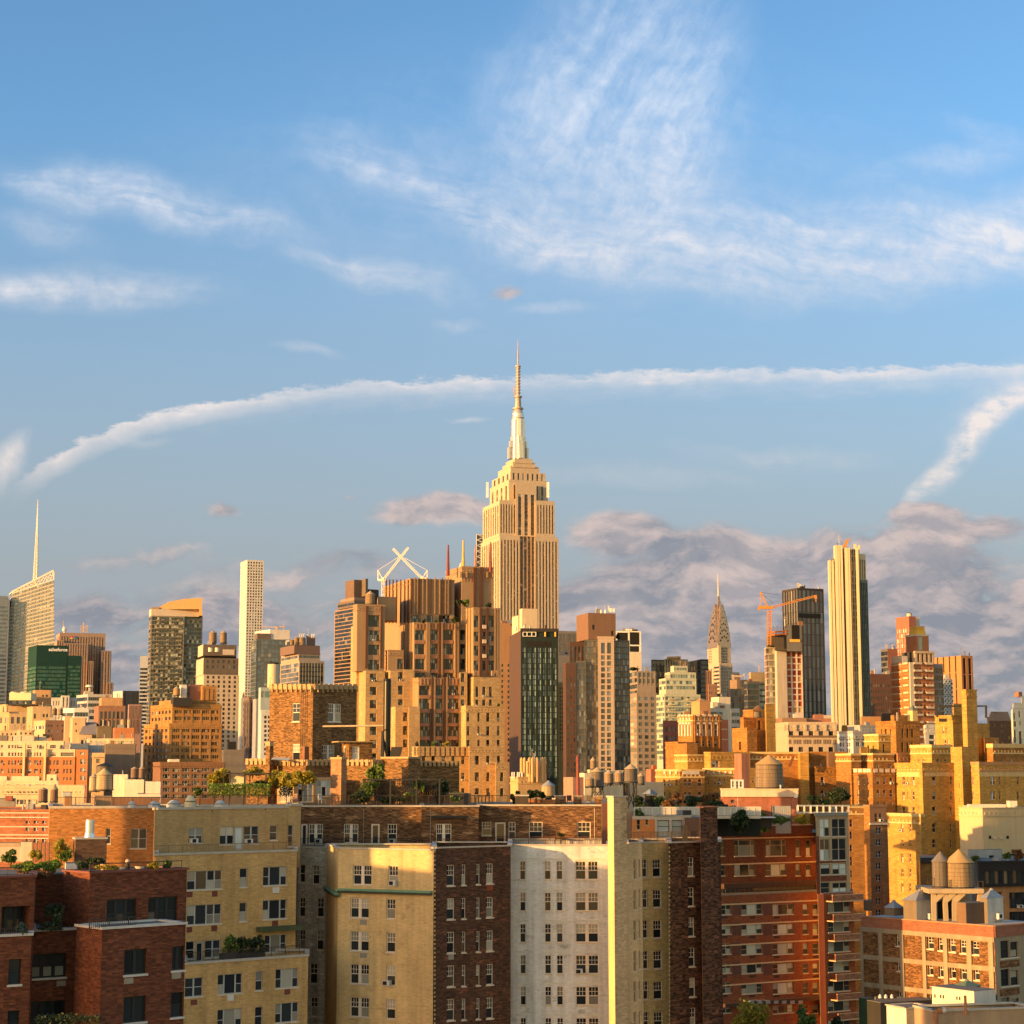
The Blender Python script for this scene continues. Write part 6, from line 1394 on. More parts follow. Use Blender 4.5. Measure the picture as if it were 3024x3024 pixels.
b.block(2322,2352,2406,2268, None, al=-12, dep=14, front=G(cols=[(2383,2389),(2394,2400)], rows=[(2296,2318),(2336,2356)], st='one'), coping=.3, cm=YT); b.block(2320,2322,2350,2268, None, D=388, dep=8, front=G(rects=[(2325,2296,2342,2320)], st='loft'), name='wall')
k = b.block(2402,2406,2518,2268, None, D=384, al=8, dep=14, wall=OB, front=G(cols=[(2424,2434),(2487,2497)], rows=[(2294,2318),(2334,2352)], st='one'), name='wall', coping=.3);
b.finish()
# the large mass
b = Bldg('golden_apartment_house', 'largest golden apartment mass with a tall blank shaft and many small windows', 360,30, YB, GYW, WFRAME, u=2800, level='mid'); b.lim = 140
b.block(2839,2853,2884,2040, None, D=372, name='shaft', coping=.3)
k = b.block(2761,2813,2842,2116, None, D=376, name='upper_wing', left=G(rects=[(2782,2147,2788,2167),(2791,2147,2796,2167),(2787,2184,2794,2206),(2798,2184,2804,2206)]), coping=.3); b.block(2812,2816,2842,2078,2120, D=380, dep=6, name='upper_wing')
b.extra('black_frame', STEEL, lambda m: [m.box((at(2765,2085,374).x, 374),(1,0), px(74,374),.4, zv(2088,374), zv(2083,374)), m.bar(at(2768,2086,374), at(2768,2118,374),.35), m.box((at(2881,2085,374).x, 374),(1,0), px(34,374),.4, zv(2087,374), zv(2083,374)), m.bar(at(2912,2086,374), at(2912,2120,374),.35), m.box((at(2774,2122,373).x, 373),(1,0), px(22,374),.5, zv(2132,374), zv(2122,374))])
b.block(2688,2751,2812,2208, None, D=368, name='tier', front=G(rects=[(2766,2240,2774,2256),(2788,2242,2796,2256)]), left=G(rects=[(2712,2240,2718,2257),(2724,2240,2730,2257)]), coping=.6, cm=YT)
b.block(2807,2840,2884,2206, None, D=362, name='stair_tower', left=G(rects=[(2833,2312,2836,2326),(2834,2357,2837,2372)]))
b.block(2884,2886,2922,2137, None, D=380, dep=8, name='upper_wing'); b.block(2904,2908,2950,2178, None, D=374, dep=6, name='penthouse', wall=OB, front=G(rects=[(2938,2184,2946,2204)])); b.block(2914,2932,3080,2208, None, D=372, name='tier', front=G(rects=[(2964,2243,2969,2256),(2985,2240,2994,2256)], st='two'), coping=.8, cm=YT, wall=OB)
rw = [(2293,2318),(2337,2362),(2382,2408)]
rw2 = rw + [(2431,2458),(2478,2504),(2522,2546)]
k = b.block(2642,2723,2820,2260, None, left=G(cols=[(2664,2672),(2680,2684),(2693,2701)], rows=rw, st='one'), front=G(cols=[(2753,2764),(2806,2812)], rows=rw2, st='one'), coping=.5)
b.strip(k['left'], 'stucco_panel', YT, 2648,2272,2716,2294,.03); b.strip(k['front'], 'stucco_panel', YT, 2731,2272,2816,2292,.03)
k = b.block(2620,2719,2730,2412, None, D=318, dep=None, name='lower_wing', left=G(cols=[(2661,2668),(2684,2691)], rows=[(2432,2457),(2478,2500),(2520,2546),(2564,2590),(2607,2632)], st='one'), coping=.5, cm=YT)
k = b.block(2868,2891,3080,2259, None, left=G(cols=[(2871,2876)], rows=rw, st='one'), front=G(cols=[(2925,2940, 'pair'),(2950,2955),(3003,3009)], rows=rw[:2] + [(2382,2400)], st='one'), D=356, name='wall', coping=.6, cm=stone('orange_coping', (.46,.22,.09))); b.strip(k['front'], 'stucco_panel', YT, 2891,2272,3080,2293,.03)
b.finish()
b = Bldg('arched_gold_tower', 'golden tower with three pointed arches and a green capped cupola', 400,24, OB, GYW, u=2650)
k = b.block(2586,2645,2716,2134, None, front=G(cols=[(2662,2668),(2677,2683),(2690,2697)], rows=[(2152,2178),(2192,2220)]), left=G(cols=[(2602,2605),(2613,2618),(2628,2631)], rows=[(2151,2171)]), coping=.4)
k = b.block(2680,2695,2710,2098,2134, D=404, name='cupola', wall=YT); b.extra('cupola_roof', stone('verdigris', (.12,.15,.12)), lambda m: pyramid(m, k, k['z1'], k['z1'] + px(17,404),.95, over=.05)); b.block(2630,2640,2690,2112,2136, D=408, name='penthouse'); b.block(2647,2648,2652,2104,2136, D=403, dep=1, name='chimney', wall=CRM); b.finish()
b = Bldg('gold_corner_house', 'small golden corner house with tall slots before the arched gold tower', 385,24, YB, GD, u=2610); b.block(2552,2594,2630,2173, None, left=G(cols=[(2561,2567),(2577,2581)], rows=[(2202,2225)]), front=G(cols=[(2607,2613)], rows=[(2198,2222)]), coping=.4, cm=YT); b.block(2538,2542,2560,2207, None, D=382, dep=4, name='wing', left=None); b.finish()
b = Bldg('gold_parapet_tier', 'folded golden parapet wall with balustrades below the corner house', 372,24, OB, GYW, WFRAME, u=2580, level='mid')
b.block(2468,2513,2542,2231, None, coping=.4, cm=YT); b.block(2538,2578,2640,2230, None, coping=.4, cm=YT, front=G(rects=[(2586,2257,2595,2269),(2622,2257,2632,2269)], st='two'), left=G(rects=[(2553,2257,2560,2268)])); b.block(2636,2651,2695,2230, None, D=374, coping=.4, name='wall', wall=stone('rust_wall', (.34,.17,.08)))
b.block(2520,2576,2642,2272, None, D=364, name='lower_wall', left=G(cols=[(2531,2537),(2548,2553),(2561,2566)], rows=[(2297,2317),(2333,2354),(2366,2380)], st='one'), front=G(cols=[(2589,2598),(2608,2616),(2627,2636)], rows=[(2296,2317),(2332,2354),(2368,2380)], st='one'), coping=.2)
k = b.blocks[-1]
for fc, us in ((k['left'], (2522,2536,2550,2562)),(k['front'], (2580,2597,2615,2632))):
    for u in us: b.strip(fc, 'balustrade', CRM, u, 2270, u + 11,2281,.15)
b.finish()
b = Bldg('grey_white_building', 'grey and white loft corner building among the golden blocks', 430,24, stone('grey_loft', (.40,.36,.32)), GD, WGREY, u=2520, level='mid'); b.block(2472,2519,2560,2166, None, left=G(cols=[(2479,2485),(2487,2492),(2499,2504),(2506,2511)], rows=[(2175,2187),(2193,2205),(2211,2224)], st='one'), front=G(cols=[(2528,2539),(2545,2555)], rows=[(2174,2186),(2191,2204)], st='two'), lwall=stone('white_loft', (.56,.55,.54)), coping=.6); b.block(2503,2540,2590,2146, None, D=445, name='rear_wall', coping=.4); b.finish()
b = Bldg('white_mansard_house', 'white ornate mansard house glimpsed between golden towers', 470,20, stone('white_mansard', (.62,.54,.44)), GD, u=2745); b.block(2728,2732,2764,2150, None, front=G(rects=[(2744,2170,2760,2182),(2744,2188,2760,2204)]), dep=8, coping=.8); b.extra('mansard_roof', stone('pale_mansard', (.5,.42,.34)), lambda m: pyramid(m, b.blocks[0], zv(2150,470), zv(2138,470),.3)); b.finish()
b = Bldg('orange_rooftop_row', 'row of orange and brown roof bulkheads under the fluted tower', 480,12, stone('orange_bulk', (.48,.25,.11)), GD, u=2590); b.block(2540,2545,2640,2116, None); b.block(2485,2488,2545,2142, None, D=470, dep=8, wall=OB, name='wall'); b.block(2420,2426,2455,2112, None, D=500, dep=8, wall=CRM, name='wall'); b.block(2600,2604,2635,2106,2140, D=476, dep=6, wall=DARK, name='plant'); b.block(2400,2405,2432,2110, None, D=490, dep=6, wall=stone('red_roofwall', (.36,.15,.09)), name='wall'); b.finish()
b = Bldg('gold_narrow_tower', 'narrow building with gothic twin windows, flank coloured sunlit gold and front shaded brown', 312,26, brick('shaded_gold_brick', (.24,.13,.065),(.20,.11,.055),(.2,.14,.09),.15,.5,.2), GD, WGREY, u=2590, level='mid')
b.block(2551,2568,2621,2432, None, lwall=OB, front=G(cols=[(2587,2603)], rows=[(2443 + 34.7 * i, 2463 + 34.7 * i) for i in range(8)], st='two'), left=None); b.block(2551,2568,2618,2384,2431, name='upper_wall', lwall=OB, wall=stone('rust_wall', (.34,.17,.08)), front=G(cols=[(2583,2591),(2596,2604)], rows=[(2402,2427)], st='one'), coping=.4, D=313); b.extra('white_band', CRM, lambda m: m.box(b.blocks[0]['front'].p(-.1,0,.3)[:2], b.blocks[0]['front'].a, b.blocks[0]['front'].w + .2,.3, zv(2436,312), zv(2430,312))); b.finish()  # sunlit flank and shaded front are put into two brick colours
b = Bldg('tan_lot_building', 'tan party wall block behind the red balcony building', 345,10, OB, GD, WGREY, u=2530, level='mid'); b.block(2500,2506,2556,2386, None, dep=14, front=G(cols=[(2509,2517)], rows=[(2420,2442),(2455,2478),(2495,2515),(2530,2556),(2570,2592),(2606,2625)], st='one'), coping=.3, cm=YT); b.finish()
# wooden tank on the red penthouse, the penthouse, blank cream box, black building
RPB = brick('red_pent_brick', (.36,.11,.06),(.31,.09,.05),(.3,.16,.11),.12)
b = Bldg('red_brick_penthouse', 'red brick penthouse with a cream top band under the largest wooden tank', 272,-4, RPB, GD, WGREY, u=2240, level='mid')
k = b.block(2128,2133,2356,2352, None, dep=12, al=-4); b.block(2128,2132,2357,2332,2353, wall=stone('cream_band', (.62,.48,.34)), D=271.7, dep=12.5, name='cream_band', coping=.15); b.strip(k['front'], 'black_panel', DARK, 2158,2362,2167,2372,.05)
b.strip(k['front'], 'clock', WHITEPAINT, 2345,2347,2354,2356,.4)
b.finish()
water_tank('largest weathered wooden tank with a wide gold cone on the red penthouse', 2237,2319,2228,2257,2325,273,2331, wood=woodstave('tank_weathered', (.24,.17,.11)), roofm=stone('tank_cone_tan', (.44,.28,.12)), over=1.04)
b = Bldg('blank_cream_hall', 'big blank cream panel clad hall with roof ventilators', 300,26, stone('cream_cladding', (.60,.43,.24), var=.04, streak=.08), GD, u=2960)
k = b.block(2832,2901,3090,2388, None, coping=.15); f = k['front']
for v in (2407,2462,2512): b.strip(f, 'panel_joint', stone('joint_tan', (.50,.38,.22)),2902, v, 3080, v + .8,.02)
for u in (2948,3000): b.strip(f, 'panel_joint', stone('joint_tan', (.50,.38,.22)), u, 2390, u + .8,2540,.025)
for u in (2920,2972): b.strip(f, 'dark_vent', DARK, u, 2468, u + 7,2477,.04)
for u in (2931,2953): b.strip(f, 'lamp', CRM, u, 2472, u + 6,2477,.5)
b.extra('roof_ventilator', stone('vent_white', (.6,.54,.44)), lambda m: [m.box((at(u, 2380,305).x, 304),(1,0),.5,1.5, zv(2388,304), zv(2375,304)) for u in range(2858,2962,9)] + [m.box((at(2850,2380,305).x, 306),(1,0), px(110,306),.4, zv(2388,306), zv(2378,306)), m.box((at(2982,2380,308).x, 308),(1,0), px(22,308),2, zv(2388,308), zv(2365,308))]); b.finish()
b = Bldg('black_loft_building', 'black painted top floor with glass strip over orange brick loft windows', 265,20, stone('black_paint', (.02,.018,.017)), GDK, WBLACK, u=2960, level='mid')
k = b.block(2884,2890,3090,2550,2620, wall=stone('black_paint', (.02,.018,.017)), front=B_(vt=2572, vb=2614, rows=1, wh=.9, panes=14, gap=.25), coping=.3, name='black_floor', dep=20)
b.block(2884,2890,3090,2620, None, dep=20, wall=brick('loft_orange', (.46,.22,.09),(.40,.18,.07),(.36,.2,.1),.12), front=G(cols=[(2910,2960),(2981,3040)], rows=[(2635,2682),(2692,2720)], st='grid', g=GD), name='wall', D=265.5); b.finish()
b = Bldg('terrace_annex', 'grey roof annex with doors and small trees under the cream hall', 280,20, stone('grey_annex', (.34,.33,.33)), GD, u=2900); b.block(2858,2866,2960,2510, None, front=G(rects=[(2921,2526,2936,2552)]), dep=8); b.finish()
for u, vt, w, tx in ((2972,2513,24, 'dark round tree beside the annex door'),(3005,2507,36, 'olive tree on the black loft roof, wider'),(2880,2528,24, 'yellow green bush behind the tan cone tank')): plant('roof_tree', tx, u, 2553, vt, w, 272, LF2 if u != 3005 else LF4,300,.3, trunk=.3)
b = Bldg('orange_low_block', 'low orange wall block with dark coping beside the grey slatted tank', 300,20, OB, GD, u=2740); b.block(2714,2718,2766,2548, None, dep=8, front=G(rects=[(2731,2624,2738,2642)])); b.block(2716,2718,2766,2534,2549, D=299.5, dep=8.6, wall=STEEL, name='dark_coping'); b.finish()
# ================================================================== brick penthouse tower and its roof terrace
GBk = brick('penthouse_brick', (.244,.126,.044),(.104,.052,.024),(.178,.111,.052),.5,.30,.10, soot=.1)
CRN_ = stone('crown_tan', (.42,.28,.14), var=.12)
b = Bldg('penthouse_tower', 'square brick penthouse tower with a fluted tan crown and an iron ladder', 212,45, GBk, GN, WFRAME, u=925, level='near', fd=.12)
k = b.block(797,925,1054,2026, None, z0=41, left=G(rects=[(863,2077,885,2131, 'slim'),(863,2197,885,2246, 'slim')]), front=G(rects=[(969,2078,1007,2132, 'pair'),(951,2200,988,2248, 'pair')])); f, l = k['front'], k['left']
for fc, a0, a1 in ((l, 797,925),(f, 925,1054)):
    n = 9; b.strip(fc, 'crown_band', CRN_, a0,2023, a1,2033,.12)
    for i in range(n):
        u = a0 + (a1 - a0) * (i + .12) / n; b.strip(fc, 'crown_flute', CRN_, u, 2020, u + 9,2036,.22); b.strip(fc, 'crown_rib', CRN_, u + 9,2025, u + 11,2044,.26)
mb = MB(RAIL)
for u in (895,908): p = l.s(u); mb.bar(l.p(p, l.z(u, 2205),.25), l.p(p, l.z(u, 2016),.25),.05)
for i in range(30): v = 2020 + i * 6.2; mb.bar(l.p(l.s(895), l.z(900, v),.25), l.p(l.s(908), l.z(900, v),.25),.035)
b.part('ladder', mb); b.block(893,900,912,2206,2246, D=209, dep=1.0, wall=stone('rust_box', (.25,.11,.05)), name='door_box'); b.finish()
b = Bldg('terrace_house', 'low brick terrace house with fluted tan parapet around the penthouse tower', 205,45, GBk, GW, WFRAME, u=905, level='near', fd=.1)
for (u0, uc, u1, vt, D) in ((728,793,817,2243,207),(812,903,982,2246,204),(1025,1096,1132,2246,203)):
    k = b.block(u0, uc, u1, vt, None, z0=40.6, D=D)
    for fc, a0, a1 in ((k['left'], u0, uc),(k['front'], uc, u1)):
        b.strip(fc, 'parapet_band', CRN_, a0, vt - 2, a1, vt + 4,.12); n = max(2, int((a1 - a0) / 12))
        for i in range(n):
            u = a0 + (a1 - a0) * (i + .1) / n; b.strip(fc, 'parapet_flute', CRN_, u, vt - 3, u + 8, vt + 15,.2)
k = b.block(1127,1206,1242,2240, None, z0=40.6, D=201, coping=.2, cm=CRN_); k = b.block(1236,1238,1356,2250, None, z0=40.6, D=206, al=20, name='dark_wall', dep=6); f = k['front']
b.strip(f, 'parapet_band', CRN_, 1238,2247,1356,2252,.12)
for i in range(9): u = 1240 + i * 12.8; b.strip(f, 'parapet_flute', CRN_, u, 2247, u + 7,2263,.2)
k = b.block(1010,1031,1099,2192, None, z0=40.6, D=209, al=20, name='small_penthouse', front=G(rects=[(1041,2205,1061,2243, 'slim')]), left=G(rects=[(1014,2203,1020,2240, 'door', dict(g=GD))])); b.extra('flat_roof_edge', CRN_, lambda m: m.box(k['front'].p(-1.3,0,.3)[:2], k['front'].a, k['front'].w + 1.5,3, k['z1'], k['z1'] + .12))
k = b.block(820,868,985,2296, None, z0=40.6, D=200.5, al=28, dep=4, name='garden_room', front=G(rects=[(935,2304,978,2352, 'grid'),(880,2304,925,2368, 'grid')]), wall=CRN_, left=G(rects=[(826,2306,862,2368, 'grid')]))
b.block(1085,1087,1106,2300, None, z0=40.6, D=201, dep=2, al=10, name='garden_room', wall=GBk, front=G(rects=[(1088,2304,1102,2345, 'one')])); b.finish()
t = Thing('brick_chimney', 'free standing square brick chimney with a tan cap on the roof terrace', 'chimney', at(1003,2378,196)); q = Bldg.corners(type('o', (), dict(D=196, al=radians(45)))(),977,1008,1024,2245,196)
mb = MB(brick('chimney_brick', (.40,.19,.085),(.30,.13,.06),(.32,.22,.14),.25)); P = [q[1], q[2], q[3], q[0]]; mb.prism(P, zv(2384,196), zv(2242,196)); t.part('stack', mb)
mb = MB(CRN_); c = ((P[0][0] + P[2][0]) / 2,(P[0][1] + P[2][1]) / 2); mb.prism([(c[0] + (p[0] - c[0]) * 1.12, c[1] + (p[1] - c[1]) * 1.12) for p in P], zv(2242,196), zv(2236,196)); mb.cyl(c, .2,.16, zv(2236,196), zv(2231,196),10); t.part('cap', mb)
t = Thing('flue_pipe', 'thick black flue pipe with a tilted hood beside the penthouse tower', 'flue', at(1142,2238,208)); mb = MB(mat('black_flue', (.018,.017,.014),.35,.3)); p = at(1142,2238,208); mb.cyl((p.x, p.y), px(11,208), px(11,208), p.z - 1, zv(2012,208),20); mb.cyl((p.x, p.y), px(12,208), px(10,208), zv(2012,208), zv(2004,208),20)
for v in (2060,2140,2200): mb.cyl((p.x, p.y), px(11.6,208), px(11.6,208), zv(v + 2,208), zv(v, 208),20)
t.part('pipe', mb); mb = MB(STEEL); mb.prism([(p.x + px(10,208), p.y - .6),(p.x + px(38,208), p.y - .6),(p.x + px(38,208), p.y + .6),(p.x + px(10,208), p.y + .6)], zv(2236,208), zv(2206,208), xy1=[(p.x + px(14,208), p.y - .6),(p.x + px(46,208), p.y - .6),(p.x + px(46,208), p.y + .6),(p.x + px(14,208), p.y + .6)]); t.part('hood', mb)
mb = MB(STEEL); mb.bar(at(1130,2160,208), at(1127,2240,207),.25); t.part('brace', mb)
t = Thing('vent_pipe', 'long thin horizontal pale pipe crossing the dark face of the penthouse tower', 'pipe', at(1040,2145,205)); mb = MB(stone('pipe_tan', (.56,.42,.26))); mb.tube([at(953,2145,206), at(1132,2143,206)], .10,8); t.part('pipe', mb); mb = MB(RAIL); mb.bar(at(990,2145,206), at(990,2143,207.5),.06); t.part('bracket', mb)
# small chimney + tank on the terrace house
b = Bldg('terrace_chimney', 'short brick chimney stub with a tan cap beside the penthouse tower foot', 206,45, GBk, GD, u=795); b.block(785,797,808,2195, None, z0=43, D=206); b.block(783,797,808,2190,2203, D=205.8, wall=CRN_, name='cap'); b.finish()
t = Thing('tent', 'small white canvas lean-to on the terrace house roof', 'awning', at(835,2246,203.5)); mb = MB(stone('canvas_white', (.7,.62,.45))); a, c, d, e = at(800,2242,203.4), at(852,2246,203.4), at(858,2238,206), at(806,2236,206); mb.quad(a, c, d, e); mb.quad(a - Vector((0,0,.05)), e - Vector((0,0,.05)), d - Vector((0,0,.05)), c - Vector((0,0,.05))); t.part('canvas', mb); mb = MB(RAIL)
for u_, v_, d_ in ((800,2242,203.4),(852,2246,203.4)): p = at(u_, v_, d_); mb.bar(p, p - Vector((0,0,.6)),.05)
t.part('pole', mb)
# terrace planting
HG = leafmat('hedge_green', (.08,.17,.02),(.22,.30,.03),.35)
def hedge(label, u0, u1, vb, vt, D, lm, n, size=.22, dep=1.4):
    p = at((u0 + u1) / 2, vb, D); t = Thing('hedge', label, 'hedge', p); mb = MB(lm); rnd = random.Random(int(u0)); w = px(u1 - u0, D); h = zv(vt, D) - p.z
    for i in range(n):
        q = Vector((p.x + rnd.uniform(-.5,.5) * w, D + rnd.uniform(-.5,.5) * dep, p.z + h * (1 - rnd.random() ** 1.4) + rnd.gauss(0,.06))); x = Vector((rnd.gauss(0,1), rnd.gauss(0,1), rnd.gauss(0,.7))).normalized(); y = x.cross(Vector((rnd.gauss(0,1), rnd.gauss(0,1), rnd.gauss(0,1)))).normalized(); s_ = size * rnd.uniform(.6,1.3)
        mb.quad(q - x * s_ * .5, q + y * s_ * .35, q + x * s_ * .5, q - y * s_ * .35)
    t.part('foliage', mb); k = MB(BARK)
    for i in range(5): x = p.x + w * (i - 2) / 5; k.bar((x, D, p.z - .1),(x + .1, D, p.z + h * .6),.05)
    t.part('stem', k); return t
hedge('long bright green trailing hedge on the roof terrace', 615,798,2352,2316,193, HG, 2600,.2)
hedge('dark clipped hedge before the cream garden room', 824,864,2350,2326,195, LF1,500,.15)
for (u, vb, vt, w, D, lm, n, tx, tr) in ((645,2335,2272,70,199, LF3,700, 'golden leaved tree at the hedge end', .25),(668,2300,2270,26,201, LF3,160, 'small golden sprig above the pergola corner', .2),(745,2300,2262,70,201, LF3,420, 'golden tree top over the pergola', .2),(815,2345,2268,84,198, LF3,900, 'golden leaved tree before the fluted parapet', .25),(852,2350,2282,60,197, LF3,600, 'golden tree between the parapet tree and the multi stemmed tree', .25),(890,2365,2270,96,196, LF3,900, 'golden multi stemmed tree before the garden room', .42),(765,2322,2306,40,197, LF1,260, 'dark round shrub behind the long hedge', 0),
        (586,2350,2325,32,196, LF2,200, 'small green pot bush near the roof ducts', 0),(1085,2372,2300,50,195, LF2,500, 'loose green shrub beside the brick chimney', .1),(1112,2375,2250,56,197, LF2,800, 'tall bright green tree by the dark pergola', .35),(1062,2376,2335,60,193, LF1,400, 'low dark leafy shrub at the chimney foot', 0),(1150,2376,2345,60,194, LF1,350, 'low leafy planting inside the dark pergola', 0),(1215,2376,2335,60,195, LF2,400, 'feathery green grasses in the dark pergola', 0),
        (1262,2376,2310,50,197, LF4,420, 'rust brown shrub beside the dark pergola end', .1),(1300,2376,2290,60,198, LF1,600, 'dark vine heap against the fluted dark wall', 0),(1345,2376,2338,50,195, LF2,350, 'pale green grassy clump near the black screen', 0),(1235,2345,2300,40,196, LF2,300, 'climbing vine over the dark pergola roof', 0)):
    plant('terrace_tree' if tr > .2 else 'terrace_shrub', tx, u, vb, vt, w, D, lm, n, .28 if n > 400 else .22, trunk=tr, clumps=14)
t = Thing('pergola', 'slim dark steel pergola behind the bright hedge', 'pergola', at(720,2350,198)); mb = MB(STEEL); A, B2 = at(660,2284,197), at(790,2284,197); mb.box((A.x, 197),(1,0), B2.x - A.x, 3, A.z - .1, A.z + .06); t.part('roof', mb); mb = MB(STEEL)
for u in (661,680,722,738,786): p = at(u, 2284,197.1); mb.bar((p.x, p.y, A.z),(p.x, p.y, A.z - 2.6),.12)
t.part('post', mb); mb = MB(glass('curtain_glass', (.5,.44,.3),(.62,.54,.38),(.66,.58,.42),.5,.03,.3)); mb.quad(at(677,2326,199), at(722,2326,199), at(722,2290,199), at(677,2290,199)); t.part('screen', mb)
t = Thing('pergola', 'long black steel pergola with trellis before the dark fluted wall', 'pergola', at(1190,2376,194)); mb = MB(STEEL); A, B2 = at(1072,2301,193), at(1300,2301,193); zt = A.z; mb.box((A.x, 193),(1,0), B2.x - A.x, .14, zt - .12, zt); mb.box((A.x, 196),(1,0), B2.x - A.x, .14, zt - .12, zt)
for i in range(16): x = A.x + (B2.x - A.x) * i / 15; mb.bar((x, 193, zt),(x, 196.1, zt),.09)
t.part('roof', mb); mb = MB(STEEL)
for u in (1075,1153,1230,1298): x = at(u, 2301,193).x; mb.bar((x, 193, zt),(x, 193, zt - 2.7),.16)
t.part('post', mb); mb = MB(STEEL)
for i in range(34): x = A.x + (B2.x - A.x) * i / 33; mb.bar((x, 196, zt),(x, 196, zt - 2.5),.05)
for j in range(5): mb.bar((A.x, 196, zt - .5 * j - .2),(B2.x, 196, zt - .5 * j - .2),.05)
t.part('trellis', mb)

# ================================================================== the yellow brick house with setback terraces
YBk = brick('yellow_brick', (.60,.37,.15),(.53,.32,.12),(.50,.34,.16),.14, soot=.3, patch=.12, pcol=(.46,.30,.14))
YTP = brick('tan_terrace_brick', (.50,.32,.14),(.44,.27,.115),(.42,.29,.14),.12, soot=.2)
PINK = stone('tan_render', (.50,.33,.18), var=.08, streak=.1); COP = stone('coping_stone', (.48,.42,.34))
ACR = stone('ac_sleeve_rust', (.17,.05,.035))
b = Bldg('yellow_brick_house', 'yellow brick apartment house stepping down in two terraces with grey windows', 163,38, YBk, GN, WGREY, u=700, level='near', fd=.16); b.sink = .9
k1 = b.block(455,457,852,2392, None, z0=36, wall=YTP, D=170, dep=9, front=G(rects=[(557,2444,599,2491, 'two', dict(ac=.3)),(649,2440,692,2494, 'two'),(692,2441,720,2510, 'door', dict(g=GW)),(720,2439,765,2492, 'two', dict(ac=.25)),(797,2437,819,2481, 'one')]), name='penthouse_wall', coping=.22, cm=COP)
b.block(848,850,888,2380, None, z0=36, wall=YTP, D=178.5, dep=4, front=G(rects=[(850.5,2436,866,2500, 'one')]), name='penthouse_wall', coping=.2, cm=COP, al=38)
k2 = b.block(457,459,876,2527, None, D=163, dep=16, front=G(rects=[(553,2571,656,2627, 'quad'),(708,2564,731,2620, 'one'),(777,2559,848,2615, 'trip'),(552,2671,654,2730, 'quad'),(707,2665,729,2721, 'one'),(776,2657,847,2714, 'trip'),
      (549,2780,575,2832, 'one'),(578,2781,602,2842, 'door', dict(g=GD)),(605,2776,652,2828, 'two'),(782,2760,846,2812, 'trip')]), coping=.18, cm=COP)
f = k2['front'];
k3 = b.block(540,543,909,2850, None, D=158.5, dep=5, front=G(rects=[(546,2887,600,2944, 'two'),(643,2876,716,2935, 'trip'),(755,2868,776,2925, 'one'),(814,2860,882,2917, 'trip'),(642,2979,715,3040, 'trip'),(753,2973,776,3030, 'one'),(813,2961,882,3019, 'trip')]), coping=.2, cm=COP, name='lower_wall')
for kk_, rs in ((k2,((551,2633,568,2650),(626,2631,642,2648),(551,2738,567,2754),(624,2733,641,2750),(803,2719,821,2734))),(k3,((563,2952,582,2968),(840,2921,857,2937),(840,3020,857,3034)))):
    for r in rs: b.strip(kk_['front'], 'ac_sleeve', ACR, *r, .02)
b.strip(k2['front'], 'ac_sleeve', ACW, 804,2620,823,2637,.12); b.strip(k3['front'], 'ac_sleeve', ACW, 670,2938,689,2955,.10)
for u, v in ((625,2385 + 8),(782,2388)): b.strip(k1['front'], 'drain', DARK, u, v, u + 3, v + 4,.02)
b.strip(k2['front'], 'canopy', stone('green_canopy', (.07,.09,.045)),757,2734,880,2748,.9, label='mossy green metal canopy')
a1 = at(457,2520,163); f = k2['front']
b.railing(f, 462,878,2492,2524, mat('rail_tan', (.20,.14,.08),.6),.13,.022,-.25)
b.railing(k3['front'], 545,905,2803,2836, RAIL, .14,.022,-.25)
b.finish()
for (u, w, vt, tx, lm) in ((680,50,2758, 'tall dark green bamboo on the lower terrace, thinnest clump', LF2),(720,60,2762, 'tall dark bamboo on the lower terrace, middle clump', LF1),(762,56,2762, 'tall dark green bamboo on the lower terrace, clump beside the canopy', LF1)):
    D = 158.6 + (u - 543) * .021; plant('bamboo', tx, u, 2832, vt, w, D + 1.3, lm, 620,.16, clumps=18, group='bamboo screen on the lower terrace', dz=1.6)
    t = Thing('planter', 'black planter box under the ' + tx.split(' on ')[0] + tx.split(',')[1], 'planter', at(u, 2836, D - .4)); mb = MB(STEEL); p = at(u - w * .45,2836, D - .5); mb.box((p.x, p.y),(cos(radians(38)), sin(radians(38))), px(w * .9, D),.6, p.z, p.z + .55); mb.box((p.x + .05, p.y + .05),(cos(radians(38)), sin(radians(38))), px(w * .86, D),.4, p.z + .5, p.z + .57); t.part('box', mb)
# roof things along the yellow house top
def duct(label, u0, u1, vt, vb, D, m=None):
    t = Thing('roof_vent', label, 'roof vent', at((u0 + u1) / 2, vb, D), 'round roof vents'); p = at((u0 + u1) / 2, vb, D); r = px((u1 - u0) / 2, D); mb = MB(m or GREYMETAL); h = zv(vt, D) - p.z
    mb.cyl((p.x, p.y + r), r, r * .95, p.z, p.z + h * .55,18); mb.cyl((p.x, p.y + r), r * .95, r * .35, p.z + h * .55, p.z + h, 18); t.part('drum', mb); mb = MB(STEEL); mb.cyl((p.x, p.y + r), r * 1.04, r * 1.04, p.z + h * .5, p.z + h * .56,18); t.part('band', mb)
for u0, u1, vt, tx in ((374,398,2366, 'silver dome roof vent behind the railing, squat'),(434,468,2366, 'silver dome roof vent behind the railing, bluish'),(487,530,2363, 'wide silver drum vent at the yellow house corner'),(630,664,2363, 'bright silver drum vent by the red railing'),(541,575,2349, 'pale gold lit roof vent beside the pot bush')): duct(tx, u0, u1, vt, 2386,181 if u0 < 470 else 176, stone('vent_gold_pale', (.62,.52,.34)) if u0 == 541 else None)
t = Thing('railing', 'rust red iron railing along the yellow house roof', 'railing', at(735,2380,180)); mb = MB(RUST); A, B2 = at(590,2378,181), at(884,2378,186); mb.bar(A + Vector((0,0,1.0)), B2 + Vector((0,0,1.0)),.06); n = 84
